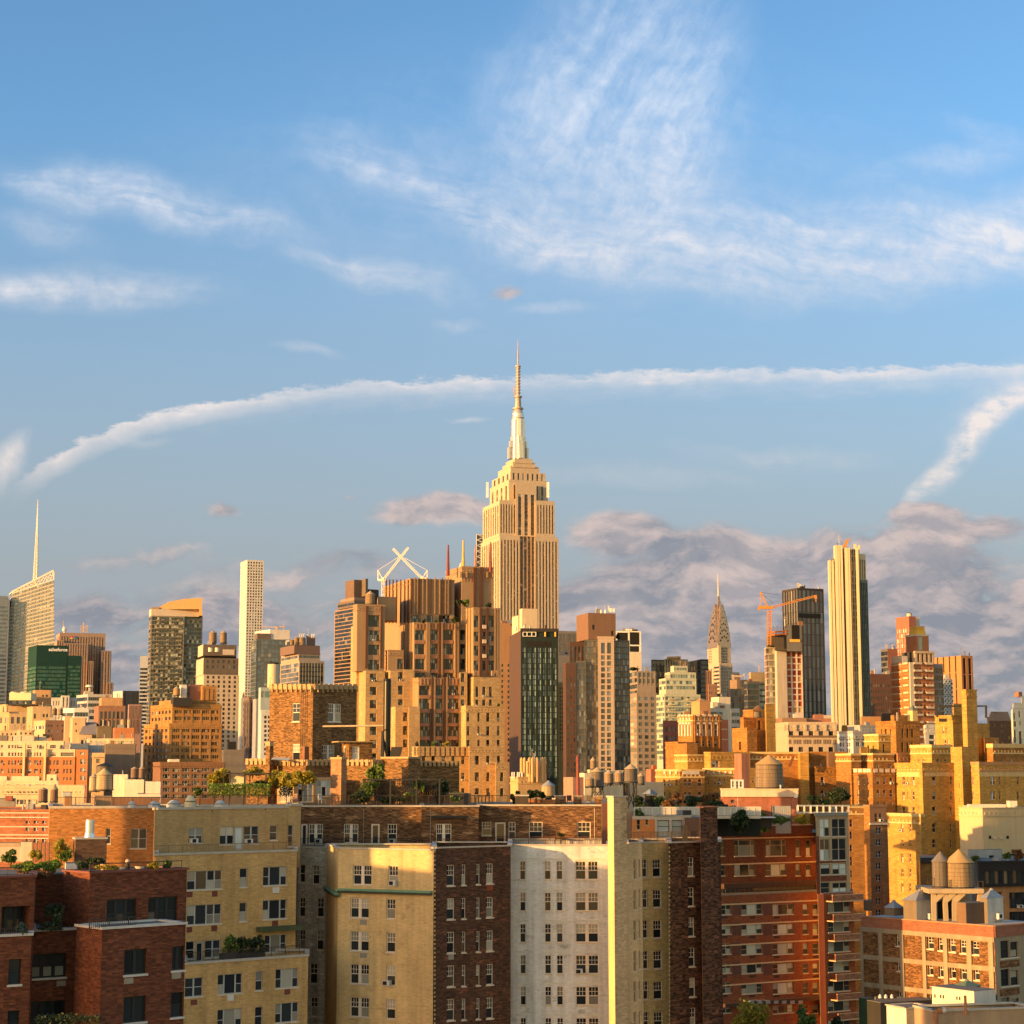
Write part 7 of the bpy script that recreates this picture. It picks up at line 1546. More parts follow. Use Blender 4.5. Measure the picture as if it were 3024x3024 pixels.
for i in range(n): p = A + (B2 - A) * i / (n - 1); mb.bar(p, p + Vector((0,0,1.0)),.03 if i % 12 else .09)
t.part('balusters', mb)
# orange brick block behind
OBK = brick('orange_party_brick', (.46,.19,.055),(.34,.13,.038),(.36,.21,.09),.3,.26,.09, soot=.12)
b = Bldg('orange_brick_house', 'orange brick house wall half in shade with one grey window pair', 184,6, OBK, GN, WGREY, u=300, level='near', fd=.14)
k = b.block(145,147,470,2388, None, dep=16, front=G(rects=[(385,2447,433,2506, 'two'),(312,2446,327,2492, 'one')]), coping=.25, cm=COP); b.finish()
t = Thing('railing', 'dark thin railing and frames on the orange brick house roof', 'railing', at(300,2385,185)); mb = MB(RAIL)
A, B2 = at(165,2386,185), at(560,2386,190); mb.bar(A + Vector((0,0,1.05)), B2 + Vector((0,0,1.05)),.05)
for i in range(100): p = A + (B2 - A) * i / 99; mb.bar(p, p + Vector((0,0,1.05)),.025 if i % 14 else .07)
t.part('balusters', mb)
b = Bldg('roof_shed', 'tan brick stair bulkhead on the orange brick house roof', 192,10, stone('tan_shed', (.36,.22,.12)), GD, u=300); b.block(275,285,330,2352, None, z0=40.5, dep=3); b.block(330,331,470,2356, None, z0=40.5, D=200, dep=3, wall=stone('rust_shed', (.26,.13,.07)), name='rear_wall'); b.finish()
b = Bldg('roof_cabinet', 'small orange cabinet with grey tank beside the tan stair bulkhead', 190,10, stone('orange_cab', (.40,.20,.08)), GD, u=195); b.block(188,192,210,2353, None, z0=41, dep=1.2); b.block(183,185,209,2340,2353, D=190.5, dep=1, wall=GREYMETAL, name='tank'); b.finish()

# ================================================================== long brown brick penthouse floor
PBk = brick('brown_pent_brick', (.178,.085,.038),(.081,.040,.022),(.155,.096,.052),.55,.28,.09, patch=.4, pcol=(.40,.24,.13), soot=.15)
b = Bldg('long_penthouse', 'long brown brick penthouse storey with white sash windows above the zigzag house', 190,6, PBk, GD, WFRAME, u=1330, level='near', fd=.12)
k = b.block(886,887,1246,2383, None, z0=35, D=191, dep=20, front=G(rects=[(889,2433,908,2500, 'door'),(912,2433,953,2491, 'pair', dict(ac=.72)),(1016,2433,1058,2489, 'pair'),(1096,2433,1121,2501, 'door'),(1145,2433,1172,2491, 'sash', dict(ac=.5))]), coping=.16, cm=COP, al=2); f1 = k['front']
k = b.block(1243,1245,1414,2383, None, z0=35, D=189.5, dep=18, front=G(rects=[(1288,2433,1333,2490, 'pair')]), coping=.16, cm=COP, al=10); f2 = k['front']
k = b.block(1412,1413,1785,2380, None, z0=35, D=194, dep=18, front=G(rects=[(1423,2427,1451,2467, 'sash'),(1462,2428,1493,2497, 'door'),(1502,2427,1522,2483, 'slim'),(1562,2427,1602,2484, 'sash'),(1705,2427,1744,2484, 'sash')]), coping=.16, cm=COP, al=-3); f3 = k['front']
b.strip(f2, 'awning_box', STEEL, 1272,2409,1380,2416,.5)
for u in (1073,1270): b.strip(f1 if u < 1200 else f2, 'conduit', stone('conduit_grey', (.3,.25,.2)), u, 2390, u + 1.6,2500,.05)
b.strip(f3, 'conduit', stone('conduit_cream', (.6,.5,.36)),1755,2385,1756.6,2480,.05)
b.railing(f1,888,1240,2474,2502, RAIL, .15,.022,1.5); b.railing(f2,1246,1412,2476,2502, RUST, .15,.022,1.5); b.railing(f3,1415,1785,2470,2498, RUST, .17,.022,1.2)
b.block(1776,1778,1800,2372, None, z0=35, D=186, dep=6, wall=stone('dark_red_pier', (.15,.07,.05)), name='side_pier', al=4)
b.finish()
t = Thing('railing', 'long black iron roof railing above the brown penthouse storey', 'railing', at(1200,2380,192)); mb = MB(RAIL); A, B2 = at(885,2378,192), at(1500,2376,195.5); mb.bar(A + Vector((0,0,.95)), B2 + Vector((0,0,.95)),.06); n = 170
for i in range(n): p = A + (B2 - A) * i / (n - 1); mb.bar(p, p + Vector((0,0,.95)),.025 if i % 13 else .08)
t.part('balusters', mb)
b = Bldg('black_screen', 'black slatted privacy screen on the roof terrace', 194.5,4, STEEL, GD, u=1370, cat='screen'); b.block(1325,1326,1391,2343,2377, dep=.3); b.finish()
for u in (1403,1413,1423,1434,1445):
    t = Thing('roof_post', 'dark wooden post in the row behind the black railing', 'post', at(u, 2377,195), 'dark posts along the roof railing'); mb = MB(STEEL); p = at(u, 2377,195); h = .95 if u < 1440 else 1.2; mb.bar(p, p + Vector((0,0, h)),.14); mb.bar(p + Vector((0,0, h)), p + Vector((0,0, h + .06)),.18); t.part('shaft', mb)
b = Bldg('plant_box', 'dark square planter box on the roof at the end of the railing', 195,4, stone('dark_wood', (.07,.05,.035)), GD, u=1540, cat='planter'); b.block(1521,1523,1560,2350,2377, dep=1.4); b.block(1519,1521,1562,2347,2351, D=194.9, dep=1.6, name='lid', wall=COP); b.finish()
for (u, vb, vt, w, lm, tx, tr) in ((1515,2376,2338,18, LF1, 'narrow dark cypress, first beside the dark planter box', 0),(1529,2356,2332,16, LF1, 'narrow dark cypress, second behind the dark planter box', 0),(1566,2376,2331,26, LF1, 'round headed dark tree by the orange fence', .4),(1583,2378,2330,38, LF1, 'largest round headed dark tree by the orange fence', .4),(1600,2376,2337,18, LF1, 'smallest round headed dark tree by the orange fence', .4)): plant('terrace_tree', tx, u, vb, vt, w, 197, lm, 360,.2, trunk=tr)
b = Bldg('orange_fence', 'low orange red wooden fence behind the round trees', 199,0, stone('orange_fence', (.46,.16,.05)), GD, u=1600, cat='fence'); b.block(1562,1563,1640,2362,2378, dep=.2); b.finish()
for i, (u0, u1) in enumerate(((1640,1672),(1695,1718),(1755,1778))):
    b = Bldg('parapet_wall', ('first from the round trees', 'middle one', 'last by the tan chimney')[i] + ' of the short brick parapet pieces on the roof', 199,4, PBk, GD, u=u0, cat='wall'); b.block(u0, u0 + 1, u1,2352, None, z0=40.8, dep=.5, coping=.08, cm=COP); b.finish()
def chair(label, u, v, D, m, rz):
    p = at(u, v, D); t = Thing('terrace_chair', label, 'chair', p, 'chairs on the roof terraces', rz);
    def part(n, fn): mb = MB(m); fn(mb); o = link(n, mb.mesh(n), t.o)
    part('seat', lambda q: q.prism([(-.27,-.27),(.27,-.27),(.27,.27),(-.27,.27)], .42,.46)); part('backrest', lambda q: q.prism([(-.27,.23),(.27,.23),(.27,.28),(-.27,.28)], .46,1.0))
    for x, y in ((-.24,-.24),(.24,-.24),(-.24,.24),(.24,.24)): part('leg', lambda q: q.bar((x, y, 0),(x, y, .42),.05))
chair('dark wooden chair between short brick parapet pieces', 1684,2377,197.5, STEEL, .4); chair('metal rail chair beside the tan chimney', 1736,2377,197.5, RAIL, -.5); chair('white lounge chair behind the railing before the garden room', 950,2374,195, WHITEPAINT, .9); chair('pale chair among planters at the red railing', 868,2374,193, stone('pink_cushion', (.5,.3,.22)),-.4)
# terrace table and bush on the white wing ledge
t = Thing('terrace_table', 'small dark metal table on the ledge above the white wing', 'table', at(1654,2497,192.3)); p = at(1654,2497,192.3); mb = MB(RAIL); mb.box((p.x - .55, p.y - .4),(1,0),1.1,.8, p.z + .70, p.z + .75); t.part('top', mb)
for x, y in ((-.5,-.35),(.5,-.35),(-.5,.35),(.5,.35)): mb = MB(RAIL); mb.bar((p.x + x, p.y + y, p.z),(p.x + x, p.y + y, p.z + .7),.05); t.part('leg', mb)
plant('potted_bush', 'small dark round bush standing on the ledge table', 1655,2474,2456,22,192.3, LF1,200,.12)

# ================================================================== the zigzag house: cream, brown, white, tan and dark wings
CRB = brick('cream_painted_brick', (.72,.51,.25),(.66,.46,.21),(.60,.44,.23),.09, soot=.36, patch=.16, pcol=(.46,.31,.15))
WHB = brick('white_painted_brick', (.80,.77,.74),(.74,.71,.68),(.62,.60,.56),.08, soot=.42, patch=.25, pcol=(.42,.39,.34))
WGB = brick('grey_white_brick', (.56,.51,.44),(.36,.32,.27),(.44,.40,.33),.2, soot=.45, patch=.5, pcol=(.74,.68,.60))
BRB = brick('brown_brick', (.126,.058,.034),(.063,.031,.021),(.096,.059,.041),.45, soot=.25, patch=.4, pcol=(.27,.10,.055))
DKB = brick('dark_brown_brick', (.107,.044,.025),(.033,.017,.011),(.118,.067,.041),.7,.24,.09, soot=.2, patch=.3, pcol=(.20,.085,.05))
TNB = brick('tan_painted_brick', (.68,.49,.28),(.60,.42,.23),(.54,.40,.23),.1, soot=.3, patch=.15, pcol=(.36,.25,.13))
YLB = brick('ochre_painted_brick', (.64,.47,.22),(.56,.40,.17),(.5,.37,.18),.16, soot=.35, patch=.2, pcol=(.30,.25,.13))
b = Bldg('zigzag_apartment_house', 'zigzag apartment house with cream, brown, white and dark brick wings', 172,0, CRB, GN, WFRAME, u=1500, level='near', fd=.18); b.lim = 140; b.sink = 1.1
# grey white recess
b.block(878,880,968,2504, None, wall=WGB, D=184, al=-14, dep=6, name='grey_wall', front=G(rects=[(885,2553,901,2606, 'one'),(923,2555,943,2611, 'slim'),(884,2650,901,2707, 'slim'),(936,2651,956,2708, 'slim'),(884,2746,901,2803, 'slim'),(935,2747,955,2805, 'slim'),(915,2845,937,2905, 'slim'),(917,2945,937,3002, 'slim')]), coping=.15, cm=COP)
# cream wing
rc = [((1042,2555,1097,2613, 'pair'),(1147,2556,1175,2616, 'sash', dict(ac=.6)))] + [((1034 - (i > 0),2652 + 97.6 * i, 1089,2711 + 97.6 * i, 'pair'),(1140,2654 + 98.6 * i, 1167,2714 + 98.6 * i, 'sash', dict(ac=.2) if i == 2 else {})) for i in range(4)]
k = b.block(965,1000,1281,2507, None, D=172.6, al=-24, dep=None, front=G(rects=[r for p in rc for r in p]), name='cream_wall', coping=.15, cm=COP, roofname='terrace_roof'); f = k['front']
for u0, u1, fc in ((1000,1277, f),(966,1000, k['left'])): b.strip(fc, 'copper_cornice', stone('verdigris_copper', (.15,.30,.20)), u0,2627, u1,2633,.40); b.strip(fc, 'cornice_base', stone('cornice_dark', (.06,.065,.05)), u0,2633, u1,2640,.30)
b.strip(f, 'ac_sleeve', stone('sleeve_grey', (.30,.28,.24)),1063,2716,1083,2731,.02); b.strip(f, 'ac_sleeve', stone('sleeve_grey', (.30,.28,.24)),1063,2815,1083,2829,.02)
# brown wing
cols = ((1320,1343),(1363,1376),(1406,1418),(1436,1457))
k = b.block(1279,1281,1508,2506, None, wall=BRB, D=169.2, al=36, dep=9, name='brown_wall', coping=.12, cm=COP, front=G(rects=[(a, 2554 + 99 * i - (4 if j == 3 else j), c, 2616 + 99.5 * i - (6 if j == 3 else 2 * j), 'sash' if c - a > 15 else 'slim') for i in range(5) for j, (a, c) in enumerate(cols)])); fb = k['front']
b.strip(fb, 'ac_sleeve', stone('sleeve_grey', (.30,.28,.24)),1324,2818,1340,2834,.02); b.strip(fb, 'red_patch', stone('red_brick_patch', (.24,.06,.03)),1438,2614,1456,2630,.012)
# white wing
rows = [(2543 + 92.6 * i, 2598 + 92.7 * i) for i in range(6)]
k = b.block(1503,1506,1799,2498, None, wall=WHB, D=177, al=0, dep=16, name='white_wall', coping=.15, cm=COP, front=G(rects=[(a + i * .4, v0, c + i * .4, v1, st, dict(ac=.14) if (st == 'pair' and i == 3) else {}) for i, (v0, v1) in enumerate(rows) for (a, c, st) in ((1535,1552, 'slim'),(1608,1627, 'slim'),(1643,1662, 'slim'),(1699,1767, 'pair'))])); fw = k['front']
for i in range(1,6):
    v = 2536 + 92.6 * i
    for (a, c) in ((1524,1562),(1600,1673),(1692,1775)): b.strip(fw, 'painted_lintel', stone('lintel_white', (.68,.64,.55)), a, v - 5, c, v, .03)
b.strip(fw, 'painted_lintel', stone('lintel_white', (.68,.64,.55)),1508,2533,1796,2538,.03)
b.strip(fw, 'ac_sleeve', GREYMETAL, 1708,2981,1728,2993,.04)
# tan chimney and wing
CHB = brick('chimney_tan_brick', (.60,.42,.24),(.50,.34,.19),(.46,.33,.19),.2, soot=.25, patch=.15, pcol=(.26,.19,.11))
k = b.block(1794,1812,1850,2355, None, wall=CHB, D=171.5, al=35, name='chimney', coping=.15, cm=COP, lwall=stone('chimney_side', (.60,.47,.24)))
k = b.block(1846,1848,1896,2492, None, wall=TNB, D=174, al=38, dep=8, name='tan_wall', coping=.15, cm=COP, front=G(g=GD, rects=[(1871.5,2538 + 90 * i, 1879,2596 + 91 * i, 'one') for i in range(6)] + [(1885,2537 + 90 * i, 1890,2592 + 90 * i, 'one') for i in range(6)]))
k = b.block(1890,1893,1976,2491, None, wall=YLB, D=177, al=30, dep=8, name='bay_wall', coping=.15, cm=COP, front=G(g=GD, rects=[(1895 + i * .6,2537 + 90.2 * i, 1912 + i, 2590 + 90.4 * i, 'slim') for i in range(6)] + [(1928 + i * .7,2537 + 90.2 * i, 1953 + i, 2590 + 90.4 * i, 'sash') for i in range(6)]))
for i in range(6): b.strip(k['front'], 'sill_course', stone('ochre_course', (.55,.44,.2)),1893,2619 + 90 * i, 1974,2625 + 90 * i, .04)
k = b.block(1972,1974,2128,2490, None, wall=DKB, D=175.5, al=33, dep=10, name='dark_wall', coping=.12, cm=COP, front=G(rects=[(2031 + i * 1.2,2532 + 88.8 * i, 2049 + i * 1.2,2587 + 89.2 * i, 'slim') for i in range(6)])); fd_ = k['front']
b.block(2066,2068,2118,2386, None, wall=DKB, D=175.5, al=33, dep=3, name='dark_chimney', coping=.12, cm=stone('red_cap', (.20,.085,.05)))
# toothed brick joints between the wings
for (fc, u, m_, v0, s_) in ((fb, 1281.5, CRB, 2512,5),(fw, 1506.5, WHB, 2512,-4),(fd_, 1974.5, YLB, 2500,5)):
    mb = MB(m_); v = v0
    while v < 3050:
        a0 = fc.s(u, v); w = px(abs(s_),174); mb.box(fc.p(a0,0,.012)[:2], fc.a, w, .01, fc.z(u, v + 6), fc.z(u, v)); v += 13
    b.part('toothed_joint', mb)
b.finish()

# terrace house right of the tan chimney
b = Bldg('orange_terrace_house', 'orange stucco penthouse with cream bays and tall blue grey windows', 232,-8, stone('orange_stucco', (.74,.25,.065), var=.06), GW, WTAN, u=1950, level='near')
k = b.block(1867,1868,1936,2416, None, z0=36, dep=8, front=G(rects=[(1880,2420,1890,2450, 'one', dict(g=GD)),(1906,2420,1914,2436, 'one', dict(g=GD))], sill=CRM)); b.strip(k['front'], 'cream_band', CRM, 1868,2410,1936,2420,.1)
k = b.block(1932,1934,2042,2410, None, z0=36, D=231, dep=8, al=6, wall=CRM, front=G(rects=[(1942,2422,1977,2472, 'fix'),(1984,2422,2016,2472, 'fix')], f=STEEL), coping=.1, cm=COP); b.block(2020,2022,2070,2416, None, z0=36, D=230, dep=6, al=8, wall=stone('brown_panel', (.20,.09,.055)), name='brown_wall'); b.finish()
t = Thing('railing', 'black iron railing before the orange stucco penthouse', 'railing', at(1960,2488,180)); mb = MB(RAIL); A, B2 = at(1855,2489,181), at(2070,2487,180); mb.bar(A + Vector((0,0,1.0)), B2 + Vector((0,0,1.0)),.06); mb.bar(A + Vector((0,0,.12)), B2 + Vector((0,0,.12)),.04)
for i in range(56): p = A + (B2 - A) * i / 55; mb.bar(p, p + Vector((0,0,1.0)),.05 if i % 11 else .1)
t.part('balusters', mb)
for u in (2019,2027):
    t = Thing('roof_post', 'thick black post by the brown panel wall', 'post', at(u, 2488,179.5), 'thick black posts by the brown panel wall'); mb = MB(STEEL); p = at(u, 2488,179.5); mb.bar(p, p + Vector((0,0,1.6)),.2); mb.bar(p, p + Vector((0,0,.06)),.34); t.part('shaft', mb)
b = Bldg('recess_shade_block', 'near black block standing for the shaded recess behind the dark chimney', 240,4, stone('recess_shade_tone', (.02,.022,.018)), GD, u=2080); b.block(2010,2012,2245,2408,2470, dep=6); b.finish()  # solid near black block, its colour stands for the shade in the recess
t = Thing('glass_fence', 'white framed frosted glass fence along the planted roof terrace', 'fence', at(2060,2408,245)); mb = MB(stone('fence_white', (.68,.62,.52))); A, B2 = at(1873,2409,237), at(2246,2408,237); hg = px(24,237); mb.bar(A, B2,.10); mb.bar(A + Vector((0,0, hg)), B2 + Vector((0,0, hg)),.10)
for i in range(22): p = A + (B2 - A) * i / 21; mb.bar(p, p + Vector((0,0, hg)),.12)
t.part('frame', mb); mb = MB(mat('frosted_glass', (.52,.48,.42),.5)); mb.quad(A, B2, B2 + Vector((0,0, hg)), A + Vector((0,0, hg))); mb.quad(A + Vector((0,.03,0)), A + Vector((0,.03, hg)), B2 + Vector((0,.03, hg)), B2 + Vector((0,.03,0))); t.part('pane', mb)
b = Bldg('terrace_slab', 'cream edged terrace slab under the frosted glass fence', 236,2, CRM, GD, u=2060); b.block(1872,1874,2246,2409,2418, dep=60); b.finish()
for (u, vb, vt, w, D, lm, n, tx, tr) in ((1890,2385,2352,44,250, LF1,350, 'dark green shrub under the tallest legged tank', 0),(1888,2425,2385,28,236, LF2,200, 'leafy climber at the fence corner', 0),(1945,2385,2350,40,252, LF2,350, 'olive shrub beside the gazebo', 0),(1980,2388,2360,50,250, LF4,400, 'rust leaved shrub before the golden bay, wide', 0),(2003,2386,2335,30,251, LF4,300, 'dark red narrow tree before the golden bay', .2),(2040,2388,2348,56,250, LF1,500, 'dark green tree in front of the brick bay', .1),(2078,2386,2345,30,251, LF4,260, 'brown leaved small tree beside the brick bay', .2),(2112,2388,2340,40,250, LF4,300, 'rust brown tree before the yellow bay', .2),(2105,2388,2362,60,248, LF1,400, 'low dark hedge by the red penthouse', 0),(2003,2412,2378,46,243, LF2,400, 'green creeper hanging over the glass fence', 0),(2010,2420,2400,60,242, LF2,200, 'trailing leaves under the glass fence', 0),
        (2185,2460,2385,62,236, LF1,1100, 'biggest dark green bush spilling over the red balcony building roof', .0),(2145,2395,2376,70,244, LF1,500, 'dark foliage mass on the terrace roof edge', 0),(2250,2440,2400,40,262, LF2,300, 'green shrub behind the white awning', 0),(2305,2438,2405,58,262, LF2,500, 'bright green shrub before the grey panel', 0),(2370,2436,2404,50,264, LF3,450, 'golden green shrub at the concrete frame', 0),(2255,2458,2440,40,258, LF2,200, 'low plants along the red parapet', 0),
        (2395,2380,2345,34,300, LF1,300, 'dark spruce on the white fence roof, first', 0),(2420,2380,2350,30,300, LF1,250, 'dark spruce on the white fence roof, second', 0),(2480,2380,2322,74,305, LF1,900, 'largest dark pine above the white fence roof', .1),(2440,2380,2362,30,302, LF2,250, 'low green shrub between pine and spruces', 0)):
    plant('terrace_tree' if tr else 'terrace_shrub', tx, u, vb, vt, w, D, lm, n, .28, trunk=tr, clumps=14)
t = Thing('awning', 'white edged flat awning over a dark terrace opening', 'awning', at(2262,2440,256)); mb = MB(WHITEPAINT); A, B2 = at(2230,2414,255), at(2290,2412,255); mb.box((A.x, 255),(1,0), B2.x - A.x, 3, A.z - .08, A.z + .06); t.part('canvas', mb); mb = MB(STEEL); mb.box((A.x + .2,257.5),(1,0), B2.x - A.x - .4,.3, A.z - 1.6, A.z - .1); t.part('back_panel', mb)
t = Thing('privacy_panel', 'grey corrugated privacy panel beside the concrete frame', 'screen', at(2308,2440,266)); mb = MB(stone('panel_grey', (.38,.37,.36)))
for i in range(18): p = at(2280 + i * 3.1,2440,266); mb.box((p.x, p.y - (.06 if i % 2 else 0)),(1,0), px(3.0,266),.1, p.z - 1, zv(2380,266))
t.part('sheet', mb); mb = MB(STEEL); mb.bar(at(2279,2440,265.8), at(2279,2378,265.8),.12); mb.bar(at(2336,2440,265.8), at(2336,2358,265.8),.10); t.part('post', mb)

# ================================================================== red brick house with cream bands and balconies
RBB = brick('red_band_house_brick', (.238,.065,.027),(.144,.040,.019),(.194,.086,.050),.28, soot=.2)
RBL = brick('red_bright_brick', (.317,.086,.032),(.230,.061,.025),(.245,.108,.058),.25, soot=.15)
BND = stone('cream_band_stone', (.70,.46,.26)); CFR = stone('concrete_frame', (.46,.32,.19))
GP = glass('pale_blind_glass', (.02,.022,.02),(.05,.06,.055),(.50,.50,.40),.48,.04,.08,.5)
b = Bldg('red_balcony_house', 'red brick apartment house with cream bands, grid windows and corner balconies', 262,31, RBB, GP, WTAN, u=2330, level='near', fd=.16); b.lim = 130
rws = [(2480,2528, 'bigt'),(2552,2586, 'trip')]
uc = [(2129,2141, 'one'),(2169,2229, None),(2262,2321, None),(2350,2363, 'one'),(2380,2394, 'one')]
k = b.block(2122,2124,2412,2466, None, wall=RBB, dep=14, front=G(rects=[(a, v0, c, v1, st or rst) for (v0, v1, rst) in rws for (a, c, st) in uc]), name='wall', coping=0); f = k['front']
b.block(2122,2124,2172,2445,2467, dep=.6, D=262, name='parapet', coping=.1, cm=BND); b.block(2226,2228,2398,2440,2467, dep=.6, D=264, name='parapet', coping=.1, cm=BND)
for v in (2472,2547): b.strip(f, 'cream_band', BND, 2124, v, 2412, v + 4,.06)
b.strip(f, 'sunroom_roof', stone('sunroof_dark', (.09,.045,.03)),2124,2604,2408,2618,1.1); b.strip(f, 'sunroom', GDK, 2124,2619,2405,2639,.9)
for i in range(20): u = 2130 + i * 14; b.strip(f, 'sunroom_mullion', stone('mullion_brown', (.16,.10,.06)), u, 2618, u + 1.4,2640,.93)
b.strip(f, 'sunroom_sill', stone('dark_cornice', (.2,.13,.09)),2122,2639,2408,2645,1.0)
lc = [(2130,2159, 'two'),(2190,2251, 'trip'),(2282,2343, 'trip'),(2371,2386, 'one'),(2400,2416, 'one')]
k = b.block(2122,2123,2436,2646, None, D=256, wall=RBL, dep=8, name='lower_wall', front=G(rects=[(a, v0, c, v1, st) for (v0, v1) in ((2670,2701),(2729,2759),(2786,2818),(2845,2874),(2902,2934),(2968,2992)) for (a, c, st) in lc])); f = k['front']
for v in (2663,2723,2782,2840,2898): b.strip(f, 'cream_band', BND, 2123, v, 2438, v + 4,.06)
for v in (2706,2764,2822,2880,2938):
    for u in (2131,2213,2345 - 60,2402): b.strip(f, 'ac_sleeve', stone('sleeve_dark', (.07,.035,.025)), u, v, u + 17, v + 7,.02)
for v0, v1 in ((2646,2662),(2705,2722),(2764,2781),(2823,2839),(2881,2897)):
    for (a, c) in ((2163,2187),(2255,2279)): b.strip(f, 'dark_brick_panel', stone('dark_brick_panel', (.13,.055,.04)), a, v0 - 40, c, v0 - 2,.012) if v0 > 2660 else None
b.strip(f, 'glass_awning', stone('sunroof_dark', (.09,.045,.03)),2124,2950,2436,2960,1.3)
for i in range(7): u = 2195 + 24 * i; b.strip(f, 'awning_pane', ZINC, u, 2952, u + 13,2961,1.36)
# concrete frame tower
k = b.block(2408,2410,2506,2408, None, D=260, wall=CFR, al=31, dep=8, name='frame_tower', front=G(rects=[(2421,2418,2450,2470, 'two', dict(g=GW)),(2457,2418,2498,2470, 'two', dict(g=GD)),(2422,2478,2450,2540, 'two', dict(g=GW)),(2457,2476,2499,2540, 'two', dict(g=GD)),(2424,2552,2452,2583, 'fix', dict(g=GW)),(2459,2550,2500,2582, 'two', dict(g=GW)),(2459,2606,2501,2638, 'two', dict(g=GW)),(2424,2606,2450,2638, 'one', dict(g=GD))], f=WTAN)); f = k['front']
for (u0, u1, v0, v1) in ((2421,2498,2541,2548),(2424,2500,2586,2602),(2410,2420,2470,2640)): b.strip(f, 'red_infill', RBB, u0, v0, u1, v1,.03)
b.block(2404,2406,2506,2403,2410, D=259.5, al=31, dep=10, wall=stone('grey_slab_edge', (.28,.25,.21)), name='roof_slab')
# balconies at the corner
kb = b.block(2430,2432,2520,2640, None, D=258, al=31, dep=8, wall=RBL, name='recess_wall', front=G(rects=[(2446,2663 + 58 * i, 2510,2694 + 58.4 * i, 'trip') for i in range(7)]), left=None)
BP = brick('balcony_brick', (.40,.15,.07),(.32,.11,.055),(.42,.24,.15),.3,.3,.12)
for i in range(7):
    v = 2640 + 58.2 * i; g = kb['front']; z0_, z1_ = g.z(2480, v + 18), g.z(2480, v + 1); a0, a1 = g.s(2440 + i * 1.5), g.s(2531 + i * 3.2)
    mb = MB(BP); mb.box(g.p(a0,0,1.3)[:2], g.a, a1 - a0,.15, z0_, z1_); mb.box(g.p(a1 - .15,0,1.15)[:2], g.a, .15,1.2, z0_, z1_); bal = b.part('balcony', mb)
    mb = MB(BND); mb.box(g.p(a0 - .05,0,1.36)[:2], g.a, a1 - a0 + .1,1.5, z0_ - .14, z0_ - .004); mb.box(g.p(a0 - .03,0,1.34)[:2], g.a, a1 - a0 + .06,.2, z1_ + .003, z1_ + .06); b.part('balcony_slab', mb, bal)
b.finish()
t = Thing('roof_frame_fence', 'cream framed roof fence with square openings on the concrete frame tower', 'fence', at(2425,2402,262)); mb = MB(stone('fence_white', (.68,.62,.52))); A, B2 = at(2356,2402,262), at(2506,2402,265); hg = px(22,262); mb.bar(A + Vector((0,0,.1)), B2 + Vector((0,0,.1)),.2); mb.bar(A + Vector((0,0, hg)), B2 + Vector((0,0, hg)),.22)
for i in range(9): p = A + (B2 - A) * i / 8; mb.bar(p, p + Vector((0,0, hg)),.26)
t.part('frame', mb)
for (u, vt, w, lm, tx) in ((2218,2945,110, LF3, 'golden green spiky conifer at the bottom before the red balcony house'),(2378,2972,70, LF2, 'dark green tree top at the bottom beside the corner balconies'),(2470,2990,36, LF1, 'small dark tree top at the bottom under the last balcony')): plant('street_tree', tx, u, 3120, vt, w, 235, lm, 1400 if w > 100 else 700,.34, trunk=.15, clumps=22)

# ================================================================== loft building with a concrete grid, roof tanks and sheds
LB = brick('loft_dark_brick', (.25,.115,.04),(.10,.045,.02),(.18,.1,.05),.5,.22,.1); LG = brick('loft_gold_brick', (.36,.19,.08),(.27,.13,.06),(.34,.22,.12),.4,.32,.11)
LC = stone('loft_concrete', (.32,.25,.165), var=.18, streak=.35); LR = brick('loft_red_parapet', (.34,.12,.06),(.27,.09,.05),(.28,.15,.1),.15)
b = Bldg('loft_building', 'loft building with pale concrete grid, brick panels and a red parapet', 180,40, LB, GD, WFRAME, u=2800, level='near', fd=.25)
wl = [(2738,2766,2757,2803),(2770,2769,2786,2808),(2803,2771,2822,2812),(2835,2776,2853,2816),(2870,2780,2891,2820),(2741,2838,2756,2880),(2772,2842,2787,2886),(2806,2846,2823,2890),(2836,2850,2855,2894),(2876,2853,2893,2895),(2742,2913,2758,2955),(2773,2918,2790,2960),(2646,2760,2657,2794),(2649,2836,2660,2868),(2651,2912,2662,2945)]
k = b.block(2546,2936,3080,2738, None, wall=LC, lwall=LB, z1=zv(2738,180), left=G(rects=[(*r, 'slim') for r in wl]), front=G(rects=[(2955 + i * 1,2778 + 84 * i, 2981 + i, 2830 + 83 * i, 'one', dict(f=WBLACK, g=GN)) for i in range(4)] + [(2984 + i, 2781 + 84 * i, 3008 + i, 2827 + 83 * i, 'one', dict(f=WBLACK, g=GN)) for i in range(4)]), roof=ROOFL)
l, f = k['left'], k['front']
zt = k['z1']
for (u, w) in ((2545,6),(2598,11),(2661,11),(2727,10),(2789,12),(2858,14),(2922,14)):
    a0, a1 = l.s(u, 2850), l.s(u + w, 2850); mb = MB(LC); mb.box(l.p(a0,0,.16)[:2], l.a, a1 - a0,.158,0, zt - .95); b.part('concrete_pier', mb)
for i in range(6):
    z1_ = zt - .95 - i * 2.72; mb = MB(LC); mb.box(l.p(0,0,.13)[:2], l.a, l.w, .128, z1_ - .45, z1_); b.part('concrete_beam', mb)
mb = MB(LR); mb.box(l.p(0,0,.10)[:2], l.a, l.w, .35, zt - .95, zt + .05); mb.box(f.p(0,0,.10)[:2], f.a, f.w, .35, zt - .94, zt + .05); b.part('red_parapet', mb)
mb = MB(stone('parapet_cap', (.42,.22,.13))); mb.box(l.p(-.05,0,.16)[:2], l.a, l.w + .1,.5, zt + .05, zt + .15); mb.box(f.p(-.05,0,.16)[:2], f.a, f.w + .1,.5, zt + .053, zt + .153); b.part('parapet_cap', mb)

